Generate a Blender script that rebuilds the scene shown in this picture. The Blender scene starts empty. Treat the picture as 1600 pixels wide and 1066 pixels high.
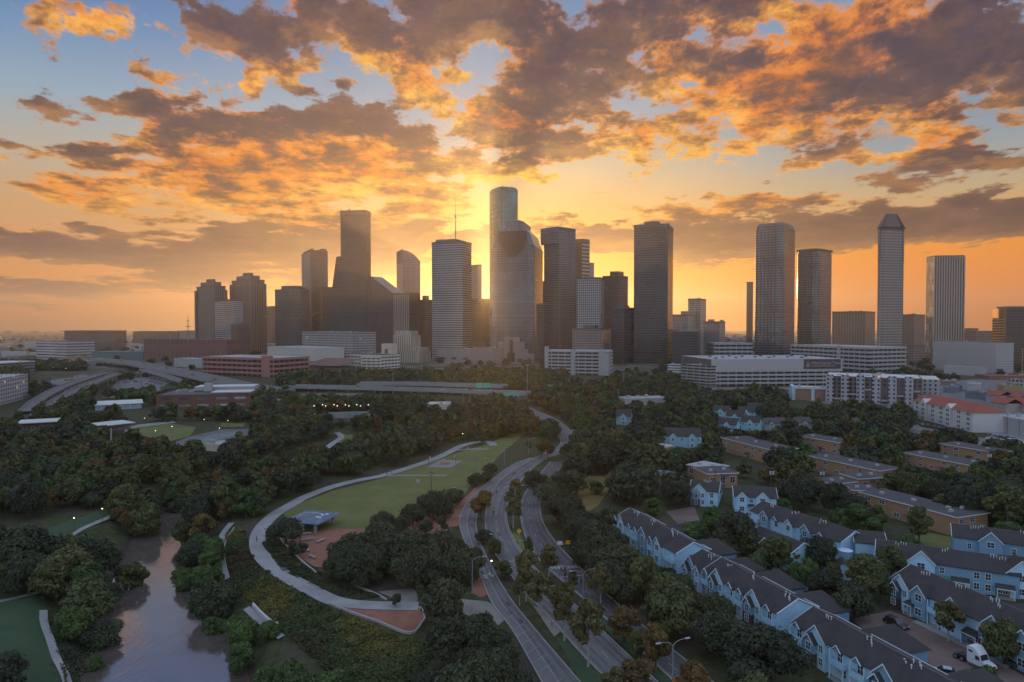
import bpy, math, random
import numpy as np
from mathutils import Vector, Matrix
random.seed(7); rng = np.random.default_rng(7)
SC = bpy.context.scene
COL = SC.collection
PI = math.pi
R = math.radians
# ------------------------------------------------------------------ camera (surveyed from the photograph)
CAM_H = 62.0; F = 1067.0; PITCH = math.atan(25 / F); CP, SP = math.cos(PITCH), math.sin(PITCH)
def ray(px, py):
    cx, cy = (px - 800) / F, (533 - py) / F
    return (cx, CP + cy * SP, -SP + cy * CP)
def g(px, py, z=0.0):
    """point of the height z seen at a photo position"""
    d = ray(px, py); t = (z - CAM_H) / d[2]
    return (d[0] * t, d[1] * t)
def zat(py, y):
    """height at distance y that is seen at photo row py"""
    t = (533 - py) / F
    return CAM_H + y * (t * CP - SP) / (CP + t * SP)
def xat(px, y): return (px - 800) / F * y
def proj(x, y, z):
    h = z - CAM_H; dep = y * CP - h * SP
    return (800 + F * x / dep, 533 - F * (y * SP + h * CP) / dep)
# ------------------------------------------------------------------ terrain: flat, with the bayou's valley cut in
RIV = np.array([(-25,40,15),(-48,95,14),(-62,118,12.5),(-70,136,11.5),(-84,160,9.2),(-98,187,7.2),(-108,208,6),(-117,228,5),(-118,250,5),(-108,285,5.5),(-92,330,6),(-72,390,7),(-50,470,8),(-20,600,8)], float)
def _rivd(x, y):
    x = np.asarray(x, float); y = np.asarray(y, float); best = np.full(x.shape, 1e9)
    for (a, b) in zip(RIV[:-1], RIV[1:]):
        ab = b[:2] - a[:2]; L2 = (ab ** 2).sum()
        t = np.clip(((x - a[0]) * ab[0] + (y - a[1]) * ab[1]) / L2, 0, 1)
        w = a[2] + (b[2] - a[2]) * t
        d = np.hypot(x - a[0] - ab[0] * t, y - a[1] - ab[1] * t) - w
        best = np.minimum(best, d)
    return best
WATER_Z = -6.0
def terr(x, y):
    d = _rivd(x, y)
    t = np.clip((d + 4) / 21.0, 0, 1); s = t * t * (3 - 2 * t)
    return -8.2 * (1 - s)
def tz(x, y): return float(terr(np.array([x]), np.array([y]))[0])
def gt(px, py):
    """point of the terrain seen at a photo position"""
    z = 0.0
    for _ in range(14):
        x, y = g(px, py, z); z = 0.5 * z + 0.5 * tz(x, y)
    x, y = g(px, py, z)
    return (x, y, tz(x, y))
# ------------------------------------------------------------------ node helper
def lin(r, gg, b):
    f = lambda c: (c / 255 / 12.92) if c / 255 <= .04045 else ((c / 255 + .055) / 1.055) ** 2.4
    return (f(r), f(gg), f(b))
class NT:
    def __init__(s, tree): s.t = tree; s.n = tree.nodes; s.l = tree.links
    def new(s, typ, **kw):
        n = s.n.new(typ)
        for k, v in kw.items(): setattr(n, k, v)
        return n
    def put(s, sock, v):
        if v is None: return
        if hasattr(v, 'links') and hasattr(v, 'is_output'): s.l.new(v, sock)
        else:
            if hasattr(sock.default_value, '__len__') and hasattr(v, '__len__') and len(sock.default_value) == 4 and len(v) == 3: v = (*v, 1)
            sock.default_value = v
    def m(s, op, a, b=None, c=None, clamp=False):
        n = s.new('ShaderNodeMath', operation=op, use_clamp=clamp)
        for i, v in enumerate((a, b, c)): s.put(n.inputs[i], v)
        return n.outputs[0]
    def vm(s, op, a, b=None, sc=None):
        n = s.new('ShaderNodeVectorMath', operation=op); s.put(n.inputs[0], a)
        if b is not None: s.put(n.inputs[1], b)
        if sc is not None: s.put(n.inputs['Scale'], sc)
        return n.outputs['Value'] if op in ('LENGTH', 'DOT_PRODUCT', 'DISTANCE') else n.outputs['Vector']
    def mix(s, f, a, b, blend='MIX'):
        n = s.new('ShaderNodeMix', data_type='RGBA', blend_type=blend); s.put(n.inputs[0], f); s.put(n.inputs[6], a); s.put(n.inputs[7], b)
        return n.outputs[2]
    def fmix(s, f, a, b):
        n = s.new('ShaderNodeMix', data_type='FLOAT'); s.put(n.inputs[0], f); s.put(n.inputs[2], a); s.put(n.inputs[3], b); return n.outputs[0]
    def step(s, v, a, b, smooth=True):
        n = s.new('ShaderNodeMapRange', interpolation_type='SMOOTHSTEP' if smooth else 'LINEAR'); s.put(n.inputs[0], v); s.put(n.inputs[1], a); s.put(n.inputs[2], b)
        return n.outputs[0]
    def sep(s, v): n = s.new('ShaderNodeSeparateXYZ'); s.put(n.inputs[0], v); return n.outputs
    def comb(s, x, y, z): n = s.new('ShaderNodeCombineXYZ'); s.put(n.inputs[0], x); s.put(n.inputs[1], y); s.put(n.inputs[2], z); return n.outputs[0]
    def noise(s, vec, scale=1, detail=2, rough=.5, dist=0, dim='3D'):
        n = s.new('ShaderNodeTexNoise', noise_dimensions=dim)
        if vec is not None: s.put(n.inputs['Vector'], vec)
        n.inputs['Scale'].default_value = scale; n.inputs['Detail'].default_value = detail; n.inputs['Roughness'].default_value = rough; n.inputs['Distortion'].default_value = dist
        return n.outputs[0]
    def ramp(s, f, stops):
        n = s.new('ShaderNodeValToRGB'); s.put(n.inputs[0], f); e = n.color_ramp.elements
        while len(e) < len(stops): e.new(.5)
        for el, (p, c) in zip(e, stops): el.position = p; el.color = (*c, 1)
        return n.outputs[0]
def newmat(name):
    m = bpy.data.materials.new(name); m.use_nodes = True; n = NT(m.node_tree)
    bs = m.node_tree.nodes['Principled BSDF']; return m, n, bs
def M(name, col, rough=.8, var=.18, scale=.35, metal=0, emit=None, es=1, fine=None, spec=None):
    """plain procedural surface: a base colour broken up by two noises"""
    m, n, bs = newmat(name)
    pos = n.new('ShaderNodeNewGeometry').outputs['Position']
    a = n.noise(pos, scale, 4, .6)
    f = n.m('MULTIPLY_ADD', a, 2 * var, 1 - var)
    if fine: f = n.m('MULTIPLY', f, n.m('MULTIPLY_ADD', n.noise(pos, fine, 2, .6), .5, .75))
    n.put(bs.inputs['Base Color'], n.vm('SCALE', (*col,), None, f)); bs.inputs['Roughness'].default_value = rough; bs.inputs['Metallic'].default_value = metal
    if spec is not None: bs.inputs['Specular IOR Level'].default_value = spec
    if emit: bs.inputs['Emission Color'].default_value = (*emit, 1); bs.inputs['Emission Strength'].default_value = es
    return m
def facade(name, wall, glass, pu, pv, du, dv, grough=.12, wrough=.75, gvar=.5, gspec=.5, gmetal=0, off=0.0, lit=0.0):
    """a wall with one pane per pu x pv metres; du, dv = share of the bay that is pane (UVs are metres)"""
    m, n, bs = newmat(name)
    uv = n.sep(n.new('ShaderNodeUVMap').outputs[0])
    u = n.m('DIVIDE', uv[0], pu); v = n.m('DIVIDE', n.m('ADD', uv[1], off), pv)
    def pane(t, d):
        if d >= 1: return None
        return n.m('LESS_THAN', n.m('ABSOLUTE', n.m('SUBTRACT', n.m('FRACT', t), .5)), d / 2)
    pa, pb = pane(u, du), pane(v, dv)
    mask = pa if pb is None else pb if pa is None else n.m('MULTIPLY', pa, pb)
    if mask is None: mask = 1.0
    wn = n.new('ShaderNodeTexWhiteNoise', noise_dimensions='3D')
    n.put(wn.inputs[0], n.comb(n.m('FLOOR', u), n.m('FLOOR', v), 0.5))
    fl = n.new('ShaderNodeTexWhiteNoise', noise_dimensions='1D'); n.put(fl.inputs['W'], n.m('FLOOR', v)); big = n.noise(n.comb(uv[0], n.m('MULTIPLY', uv[1], .5), 0.0), .03, 3, .6)  # the broad noise paints uneven reflections into the pane colour
    gl = n.vm('SCALE', (*glass,), None, n.m('MULTIPLY', n.m('MULTIPLY_ADD', wn.outputs[0], 2 * gvar, 1 - gvar), n.m('MULTIPLY', n.m('MULTIPLY_ADD', fl.outputs[0], .5, .75), n.m('MULTIPLY_ADD', n.step(big, .35, .65), .9, .55))))
    pos = n.new('ShaderNodeNewGeometry').outputs['Position']
    wl = n.vm('SCALE', (*wall,), None, n.m('MULTIPLY_ADD', n.noise(pos, .05, 5, .65), .5, .75))
    n.put(bs.inputs['Base Color'], n.mix(mask, wl, gl))
    n.put(bs.inputs['Roughness'], n.fmix(mask, wrough, grough))
    n.put(bs.inputs['Specular IOR Level'], n.fmix(mask, .3, gspec))
    if gmetal: n.put(bs.inputs['Metallic'], n.m('MULTIPLY', mask, gmetal))
    # panes sit a touch out of true, so reflections break up from bay to bay
    nm = n.new('ShaderNodeNewGeometry').outputs['Normal']
    jit = n.vm('SCALE', n.vm('SUBTRACT', wn.outputs[1], (.5, .5, .5)), None, n.m('MULTIPLY', mask, .05))
    n.put(bs.inputs['Normal'], n.vm('NORMALIZE', n.vm('ADD', nm, jit)))
    if lit:
        on = n.m('MULTIPLY', mask, n.m('GREATER_THAN', wn.outputs[0], 1 - lit))
        bs.inputs['Emission Color'].default_value = (1, .62, .25, 1); n.put(bs.inputs['Emission Strength'], n.m('MULTIPLY', on, .7))
    return m
# ------------------------------------------------------------------ mesh builder
class MB:
    def __init__(s): s.v = []; s.f = []; s.mi = []; s.uvs = {}
    def face(s, pts, mi=0, uv=None):
        i = len(s.v); s.v += [tuple(p) for p in pts]; s.f.append(tuple(range(i, i + len(pts)))); s.mi.append(mi)
        if uv: s.uvs[len(s.f) - 1] = uv
        return s
    def box(s, x0, x1, y0, y1, z0, z1, mi=0, top=None):
        s.prism([(x0, y0), (x1, y0), (x1, y1), (x0, y1)], z0, z1, mi, mi if top is None else top); return s
    def obox(s, c, hx, hy, z0, z1, ang=0, mi=0, top=None):
        ca, sa = math.cos(ang), math.sin(ang)
        s.prism([(c[0] + a * ca - b * sa, c[1] + a * sa + b * ca) for a, b in ((-hx, -hy), (hx, -hy), (hx, hy), (-hx, hy))], z0, z1, mi, mi if top is None else top); return s
    def prism(s, poly, z0, z1, mi=0, top=None, contu=False):
        return s.loft([(poly, z0), (poly, z1)], mi, top, contu)
    def loft(s, rings, mi=0, top=None, contu=False):
        n = len(rings[0][0]); top = mi if top is None else top
        for (p0, z0), (p1, z1) in zip(rings[:-1], rings[1:]):
            acc = 0
            for i in range(n):
                j = (i + 1) % n; L = math.dist(p0[i], p0[j])
                s.face([(*p0[i], z0), (*p0[j], z0), (*p1[j], z1), (*p1[i], z1)], mi, [(acc, z0), (acc + L, z0), (acc + L, z1), (acc, z1)] if contu else None)
                acc += L
        s.face([(*p, rings[-1][1]) for p in rings[-1][0]], top); s.face([(*p, rings[0][1]) for p in reversed(rings[0][0])], top)
        return s
    def tube(s, a, b, r0, r1=None, n=6, mi=0, cap=True):
        a, b = Vector(a), Vector(b); r1 = r0 if r1 is None else r1; d = (b - a).normalized()
        u = d.cross(Vector((0, 0, 1)) if abs(d.z) < .9 else Vector((1, 0, 0))).normalized(); w = d.cross(u)
        ra = [a + (u * math.cos(t) + w * math.sin(t)) * r0 for t in [2 * PI * k / n for k in range(n)]]
        rb = [b + (u * math.cos(t) + w * math.sin(t)) * r1 for t in [2 * PI * k / n for k in range(n)]]
        for i in range(n): s.face([ra[i], ra[(i + 1) % n], rb[(i + 1) % n], rb[i]], mi)
        if cap: s.face(rb, mi); s.face(ra[::-1], mi)
        return s
    def path(s, pts, r0, r1=None, n=6, mi=0):
        r1 = r0 if r1 is None else r1; k = len(pts) - 1
        for i in range(k): s.tube(pts[i], pts[i + 1], r0 + (r1 - r0) * i / k, r0 + (r1 - r0) * (i + 1) / k, n, mi)
        return s
    def ball(s, c, r, n=8, m=6, mi=0, sz=1):
        P = lambda i, j: (c[0] + r * math.sin(PI * j / m) * math.cos(2 * PI * i / n), c[1] + r * math.sin(PI * j / m) * math.sin(2 * PI * i / n), c[2] + sz * r * math.cos(PI * j / m))
        for j in range(m):
            for i in range(n):
                q = [P(i, j), P(i, j + 1), P(i + 1, j + 1), P(i + 1, j)]
                if j == 0: q = q[:3]
                elif j == m - 1: q = [q[0], q[1], q[3]]
                s.face(q, mi)
        return s
    def gable(s, x0, x1, y0, y1, z0, z1, ov=.4, th=.22, axis='x', mi=0):
        """two pitched roof slabs, ridge along axis, eaves at z0, ridge at z1, overhang ov"""
        T = (lambda a, b, c: (a, b, c)) if axis == 'x' else (lambda a, b, c: (b, a, c))
        if axis == 'y': x0, x1, y0, y1 = y0, y1, x0, x1
        ym = (y0 + y1) / 2; sl = (z1 - z0) / (ym - y0)
        for ya, sg in ((y0 - ov, 1), (y1 + ov, -1)):
            za = z0 - sl * ov
            A = [(x0 - ov, ya, za), (x1 + ov, ya, za), (x1 + ov, ym, z1), (x0 - ov, ym, z1)]
            B = [(p[0], p[1], p[2] + th) for p in A]
            A = [T(*p) for p in A]; B = [T(*p) for p in B]
            s.face(B, mi); s.face(A[::-1], mi)
            for i in range(4): s.face([A[i], A[(i + 1) % 4], B[(i + 1) % 4], B[i]], mi)
        return s
    def build(s, name, mats, parent=None, smooth=False):
        me = bpy.data.meshes.new(name); me.from_pydata(s.v, [], s.f)
        if not isinstance(mats, (list, tuple)): mats = [mats]
        for m in mats: me.materials.append(m)
        me.polygons.foreach_set('material_index', s.mi)
        if smooth: me.polygons.foreach_set('use_smooth', [True] * len(s.f))
        uvl = me.uv_layers.new(name='UVMap'); data = uvl.data
        for p in me.polygons:
            cu = s.uvs.get(p.index); n = p.normal
            if cu is None:
                if abs(n.z) < .8:
                    t = Vector((-n.y, n.x, 0)).normalized()
                    for li in p.loop_indices:
                        c = me.vertices[me.loops[li].vertex_index].co; data[li].uv = (c.dot(t), c.z)
                else:
                    for li in p.loop_indices:
                        c = me.vertices[me.loops[li].vertex_index].co; data[li].uv = (c.x, c.y)
            else:
                for k, li in enumerate(p.loop_indices): data[li].uv = cu[k]
        me.update()
        return link(name, me, parent)
def link(name, me, parent=None):
    o = bpy.data.objects.new(name, me); COL.objects.link(o)
    if parent is not None: o.parent = parent
    return o
def tag(o, label=None, cat=None, group=None, kind=None):
    if label: o['label'] = label
    if cat: o['category'] = cat
    if group: o['group'] = group
    if kind: o['kind'] = kind
    return o
def thing(name, label, cat, loc=(0, 0, 0), rz=0, group=None):
    o = link(name, None); o.location = loc; o.rotation_euler = (0, 0, rz); o.empty_display_size = 1
    return tag(o, label, cat, group)
KIDS = {}
def dup(root, loc, rz=0, label=None, group=None, scale=None):
    def cp(o, par):
        c = o.copy(); COL.objects.link(c)
        if par is not None: c.parent = par
        for k in kids(o): cp(k, c)
        return c
    r = cp(root, None); r.location = loc; r.rotation_euler = (0, 0, rz)
    if scale: r.scale = (scale,) * 3 if not hasattr(scale, '__len__') else scale
    if label: r['label'] = label
    if group: r['group'] = group
    return r
def kids(o):
    if o.name not in KIDS: KIDS[o.name] = list(o.children)
    return KIDS[o.name]
def smoothline(pts, n=6):
    P = [np.array(p, float) for p in pts]; P = [2 * P[0] - P[1]] + P + [2 * P[-1] - P[-2]]; out = []
    for i in range(1, len(P) - 2):
        for k in range(n):
            t = k / n; a, b, c, d = P[i - 1:i + 3]
            out.append(.5 * ((2 * b) + (c - a) * t + (2 * a - 5 * b + 4 * c - d) * t * t + (3 * b - a - 3 * c + d) * t ** 3))
    return out + [P[-2]]
# ------------------------------------------------------------------ camera, sky, sun, air
cam = bpy.data.objects.new('camera', bpy.data.cameras.new('camera')); COL.objects.link(cam); SC.camera = cam
cam.location = (0, 0, CAM_H); cam.rotation_euler = (PI / 2 - PITCH, 0, 0)
cam.data.sensor_width = 36; cam.data.lens = 36 * F / 1600; cam.data.clip_end = 40000; cam.data.clip_start = 1
def azel(px, py):
    d = Vector(ray(px, py)).normalized(); return math.atan2(d.x, d.y), math.asin(d.z)
SUN_AZ, SUN_EL = azel(757, 452)
sun = bpy.data.objects.new('sun', bpy.data.lights.new('sun', 'SUN')); COL.objects.link(sun)
sun.data.energy = 4.2; sun.data.angle = R(.5); sun.data.color = (1, .58, .25)
sd = Vector((math.sin(SUN_AZ) * math.cos(SUN_EL), math.cos(SUN_AZ) * math.cos(SUN_EL), math.sin(SUN_EL)))
sun.rotation_euler = (-sd).to_track_quat('-Z', 'Y').to_euler(); sun.location = (0, 0, 500)
W = bpy.data.worlds.new('World'); SC.world = W; W.use_nodes = True
wn = NT(W.node_tree); wn.n.clear()
K = 1000.0        # angular unit of the sky's own map: milliradians of azimuth and elevation
# cloud banks: photo-surveyed azimuth/elevation of the centre, half sizes, weight
DENS = [(150,38,88,24,1),(120,52,60,18,.7),(385,55,120,48,1.1),(330,30,60,30,.8),(450,98,62,30,1),(520,15,120,50,1),(610,60,120,52,1),(720,25,170,62,1.1),(640,95,60,28,.9),
 (665,145,52,30,1),(700,130,40,20,.6),(400,142,44,20,.9),(440,158,40,10,.6),(265,122,60,9,.7),(510,105,24,12,.7),(560,110,40,14,.5),(250,8,28,16,.8),(545,182,110,28,1.15),(620,188,50,20,.8),(180,105,22,8,.6),(60,105,46,12,.75),(120,112,30,10,.5),
 (235,160,62,26,.95),(300,195,120,36,1.05),(420,215,210,38,1.1),(330,255,150,46,1),(440,262,170,46,1.05),(560,262,170,50,1.05),(600,222,140,30,1),(240,285,170,28,.9),(120,292,120,20,.85),(40,298,60,12,.7),(380,318,170,22,.9),(200,340,170,14,.85),
 (150,235,66,22,.95),(38,226,40,11,.8),(95,212,50,12,.6),(88,166,28,16,.8),(140,162,24,15,.8),(205,180,40,16,.6),(30,258,50,10,.55),
 (800,185,120,36,1.15),(760,200,70,30,.9),(850,120,90,50,1),(930,75,110,60,1),(830,60,70,60,1),(905,150,110,40,1),(950,175,70,30,.8),(840,228,160,34,1.1),(1000,222,90,32,1),(930,205,80,26,.8),(700,255,80,22,.9),(780,272,130,16,.9),(640,300,110,20,.85),(660,325,70,12,.8),
 (1110,20,150,44,1),(1000,25,90,46,1),(1060,95,100,46,1),(1150,110,110,50,1),(1250,140,230,66,1.2),(1340,80,220,80,1.2),(1180,170,130,40,1),(1500,70,150,80,1.2),(1450,140,130,46,1),(1560,100,90,60,1),(1578,150,42,20,.9),(1040,40,80,40,.8),
 (1130,236,56,20,.95),(1170,215,36,12,.6),(1285,238,92,20,1.1),(1240,245,60,14,.8),(1450,222,86,24,1.05),(1410,238,40,12,.8),(1168,275,44,11,.9),(1490,262,130,11,1),(1590,246,70,13,.9),(960,290,80,9,.8),(850,290,60,12,.7),(1060,255,60,12,.6),(1010,262,60,10,.6),
 (1050,338,90,20,1),(1190,322,110,20,1),(1120,315,60,14,.8),(1340,318,66,15,.95),(1440,315,80,15,.9),(1280,330,60,12,.6),(990,345,60,12,.6),
 (1230,366,230,30,1.2),(1420,352,220,32,1.25),(1560,344,110,30,1.2),(1120,385,140,28,1.2),(1000,372,150,24,1.1),(900,365,100,26,1.05),(840,345,60,16,.8),(1090,405,90,10,.8),
 (90,385,170,20,1.2),(240,400,190,18,1.15),(120,412,160,10,.8),(400,385,190,28,1.15),(560,395,150,40,1.2),(660,372,110,30,1.1),(740,380,80,26,.9),(520,345,120,12,.9),(610,350,90,10,.8),(330,435,160,12,.85),(480,430,110,24,.9),(100,447,190,12,1),(300,455,150,8,.6),(60,470,140,7,.6),(880,420,40,18,.7),
 (1480,395,150,6,.5),(1350,440,160,7,.4),(1240,425,100,5,.4),(1500,455,120,6,.4)]
DARK = [(150,60,60,10,.9),(385,45,130,38,1.1),(470,90,50,24,.5),(560,20,120,40,.8),(730,20,170,56,.85),(630,75,60,20,.6),(545,178,120,28,1.1),(60,105,60,14,1),(88,166,34,18,.8),(140,162,30,16,.9),(235,155,60,24,.7),(300,185,110,26,.6),(150,240,66,18,.75),(38,228,44,12,.9),(400,205,120,22,.45),(680,225,80,22,.6),
 (840,60,70,50,.6),(925,70,110,52,.8),(900,145,110,36,.9),(840,235,120,26,.7),(720,215,70,18,.5),(1010,15,120,40,.7),(1080,60,80,36,.5),(1140,85,70,30,.5),(1540,70,130,80,1),(1420,120,120,40,.65),(1330,150,90,20,.5),(1600,40,80,70,.5),
 (1285,233,92,16,.85),(1490,262,140,14,1.2),(1590,246,80,16,1.1),(1230,366,240,36,1.2),(1420,352,230,38,1.2),(1560,344,120,36,1.2),(1110,385,150,34,1.1),(980,372,160,26,.95),(880,365,110,24,.7),
 (90,388,190,28,1.5),(240,400,190,24,1.3),(420,385,190,30,1.1),(560,395,150,44,1),(670,375,120,34,.8),(740,380,80,28,.7),(330,435,160,20,.9),(480,432,120,26,.7),(100,447,200,18,1),(50,470,150,12,.7)]
# the banks are tabulated once: a ramp over azimuth for each of NR rows of elevation (red: how much cloud, green: how dark it is)
NR, NCOL = 25, 31
AZ0, AZ1, EL0, EL1 = -.68, .68, -.01, .52
def _table(rows, A, E_):
    tot = np.zeros(A.shape)
    for (px, py, rx, ry, w) in rows:
        a, e = azel(px, py); c2 = math.cos(a) ** 1.5
        v = np.clip(1 - np.hypot((A - a) * F / (rx * 1.45 * c2), (E_ - e) * F / (ry * 1.5)), 0, 1) * w
        h = np.clip(.18 - np.abs(tot - v), 0, None) / .18
        tot = np.maximum(tot, v) + h ** 3 * .18 / 6 * (v > 0)
    return tot
def skymap(n, uv):
    x, y, _ = n.sep(uv)
    u = n.m('DIVIDE', n.m('SUBTRACT', x, AZ0), AZ1 - AZ0, clamp=True)
    v = n.m('MULTIPLY', n.m('POWER', n.m('DIVIDE', n.m('SUBTRACT', y, EL0), EL1 - EL0, clamp=True), .8), NR - 1)
    As = np.linspace(AZ0, AZ1, NCOL); Es = EL0 + (EL1 - EL0) * (np.arange(NR) / (NR - 1)) ** (1 / .8)
    A, E_ = np.meshgrid(As, Es); T1, T2 = _table(DENS, A, E_), _table(DARK, A, E_)
    acc = None
    for i in range(NR):
        q = n.new('ShaderNodeValToRGB'); n.put(q.inputs[0], u); cr = q.color_ramp; cr.interpolation = 'CARDINAL'
        cr.elements[0].position = 0; cr.elements[1].position = 1
        for j in range(1, NCOL - 1): cr.elements.new(j / (NCOL - 1))
        for j in range(NCOL): cr.elements[j].color = (T1[i, j] / 1.6, T2[i, j] / 1.6, 0, 1)
        acc = q.outputs[0] if acc is None else n.mix(n.m('SUBTRACT', v, i - 1, clamp=True), acc, q.outputs[0])
    o = n.sep(acc)
    return n.m('MULTIPLY', o[0], 1.6), n.m('MULTIPLY', o[1], 1.6)
def density_group():
    t = bpy.data.node_groups.new('cloud_density', 'ShaderNodeTree'); n = NT(t)
    t.interface.new_socket('UV', in_out='INPUT', socket_type='NodeSocketVector')
    t.interface.new_socket('Density', in_out='OUTPUT', socket_type='NodeSocketFloat')
    t.interface.new_socket('Detail', in_out='OUTPUT', socket_type='NodeSocketFloat')
    t.interface.new_socket('Dark', in_out='OUTPUT', socket_type='NodeSocketFloat')
    gi, go = n.new('NodeGroupInput'), n.new('NodeGroupOutput')
    x, y, _ = n.sep(gi.outputs[0])
    q = n.m('DIVIDE', 1.0, n.m('ADD', n.m('MAXIMUM', y, 0), .16))            # the cloud deck seen in perspective
    P = n.comb(n.m('MULTIPLY', x, n.m('MULTIPLY', n.m('POWER', q, .2), 8.6)), n.m('MULTIPLY', n.m('POWER', q, .7), 7.2), 0.0)
    f1 = n.noise(P, 1.75, 9, .64, .1)
    # ragged outlines: the banks are pushed about by a second noise
    wv = n.new('ShaderNodeTexNoise'); n.put(wv.inputs['Vector'], P); wv.inputs['Scale'].default_value = 1.1; wv.inputs['Detail'].default_value = 4; wv.inputs['Roughness'].default_value = .62
    off = n.vm('MULTIPLY', n.vm('SUBTRACT', wv.outputs[1], (.5, .5, .5)), (.12, .055, 0))
    uv = n.vm('ADD', gi.outputs[0], off)
    b, dkv = skymap(n, uv)
    d = n.m('ADD', n.m('MULTIPLY', b, 1.42), n.m('MULTIPLY', n.m('SUBTRACT', f1, .5), n.fmix(n.step(y, .06, .22), 1.5, 2.7)))
    # away from the surveyed part of the sky the deck is plain broken cloud
    far = n.step(y, .47, .62)
    d = n.fmix(far, d, n.m('ADD', .42, n.m('MULTIPLY', n.m('SUBTRACT', f1, .5), 2.0)))
    n.put(go.inputs[0], d); n.put(go.inputs[1], f1); n.put(go.inputs[2], dkv)
    return t
dirv = wn.new('ShaderNodeTexCoord').outputs['Generated']
dx, dy, dz = wn.sep(dirv)
az = wn.m('ARCTAN2', dx, dy); el = wn.m('ARCSINE', dz)
UV = wn.comb(az, el, 0.0)
DG = density_group()
def dens(uv):
    q = wn.new('ShaderNodeGroup'); q.node_tree = DG; wn.put(q.inputs[0], uv); return q.outputs
D1 = dens(UV)
# a second look one step towards the sun tells which side of a bank the light reaches
tow = wn.vm('NORMALIZE', wn.comb(wn.m('MULTIPLY', wn.m('SUBTRACT', SUN_AZ, az), .45), wn.m('SUBTRACT', SUN_EL - .03, el), 0.0))
D2 = dens(wn.vm('ADD', UV, wn.vm('SCALE', tow, None, .024)))
# angular distance to the sun
sdot = wn.vm('DOT_PRODUCT', dirv, tuple(sd)); sang = wn.m('ARCCOSINE', wn.m('MINIMUM', sdot, 1.0))
glow1 = wn.m('POWER', 2.718, wn.m('MULTIPLY', wn.m('POWER', wn.m('DIVIDE', sang, .085), 1.3), -1))
glow2 = wn.m('POWER', 2.718, wn.m('MULTIPLY', wn.m('POWER', wn.m('DIVIDE', sang, .30), 1.5), -1))
# clear sky: by elevation, and by azimuth left to right
E = lambda py: max(0, azel(800, py)[1]) / .52
def skyramp(stops): return wn.ramp(wn.m('DIVIDE', wn.m('MAXIMUM', el, 0.0), .52), [(E(py), lin(*c)) for py, c in stops])
mid = skyramp([(508,(244,118,0)),(470,(255,150,0)),(420,(255,172,6)),(340,(238,184,104)),(270,(200,186,156)),(200,(148,172,188)),(110,(118,156,188)),(0,(98,140,182))])
lef = skyramp([(508,(150,98,84)),(490,(200,118,66)),(450,(224,140,70)),(350,(206,160,112)),(280,(180,174,158)),(200,(140,170,192)),(100,(88,138,186)),(0,(62,112,172))])
rig = skyramp([(508,(228,104,0)),(470,(255,130,0)),(400,(252,150,8)),(330,(196,172,130)),(270,(142,160,170)),(210,(118,150,176)),(110,(128,158,186)),(0,(110,140,180))])
base = wn.mix(wn.step(az, -.05, -.55), mid, lef); base = wn.mix(wn.step(az, .08, .55), base, rig)
nis = wn.new('ShaderNodeTexSky', sky_type='NISHITA'); nis.sun_disc = False; nis.sun_elevation = SUN_EL; nis.sun_rotation = SUN_AZ; nis.altitude = 60; nis.air_density = 1.2; nis.dust_density = 2.5
base = wn.vm('ADD', wn.vm('SCALE', base, None, .98), wn.vm('SCALE', nis.outputs[0], None, .006))
base = wn.vm('ADD', base, wn.vm('SCALE', (1.0, .62, .16), None, wn.m('MULTIPLY', glow1, .42)))
base = wn.vm('ADD', base, wn.vm('SCALE', (.55, .30, .06), None, wn.m('MULTIPLY', glow2, .10)))
# clouds
alpha = wn.step(D1[0], .50, .80); thick = wn.step(D1[0], .55, 1.25)
litf = wn.m('SUBTRACT', 1.0, wn.step(D2[0], .30, 1.0))
dk = D1[2]
dk = wn.m('ADD', wn.m('ADD', wn.m('MULTIPLY', dk, 1.5), wn.m('MULTIPLY', thick, .30)), wn.m('MULTIPLY', wn.m('SUBTRACT', D1[1], .5), 1.8))
dark = wn.step(dk, .08, .85)
low = wn.step(el, .18, .05)
orange = wn.mix(wn.step(el, .20, .44), lin(220, 118, 22), lin(206, 116, 50)); orange = wn.mix(wn.step(D1[1], .44, .62), orange, lin(132, 82, 54))
dkc = wn.mix(wn.step(el, .10, .40), lin(36, 35, 54), lin(54, 49, 74)); dkc = wn.mix(wn.m('MULTIPLY', wn.step(az, -.3, -.62), low), dkc, lin(28, 40, 72))
dkc = wn.mix(wn.step(D2[1], .4, .7), dkc, lin(96, 70, 68))
body = wn.mix(dark, orange, dkc)
edge = wn.mix(wn.step(sang, .45, .12), lin(255, 176, 66), lin(255, 206, 80))
edge = wn.mix(wn.m('MULTIPLY', dark, .55), edge, lin(190, 128, 84))
body = wn.mix(wn.m('MULTIPLY', litf, wn.m('SUBTRACT', 1.0, wn.m('MULTIPLY', dark, .6))), body, edge)
rim = wn.m('MULTIPLY', wn.m('SUBTRACT', 1.0, thick), wn.m('SUBTRACT', 1.0, wn.m('MULTIPLY', dark, .8)))
body = wn.mix(wn.m('MULTIPLY', rim, .30), body, edge)
body = wn.vm('ADD', body, wn.vm('SCALE', (1.0, .56, .12), None, wn.m('MULTIPLY', glow1, .22)))
fine = wn.noise(wn.vm('MULTIPLY', UV, (1.0, 2.0, 0)), 26, 5, .7)
body = wn.vm('SCALE', body, None, wn.m('MULTIPLY_ADD', wn.m('ADD', wn.m('SUBTRACT', D1[1], .5), wn.m('MULTIPLY', wn.m('SUBTRACT', fine, .5), .9)), -1.0, 1.0))
front = wn.mix(wn.m('MULTIPLY', alpha, .97), base, body)
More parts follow.
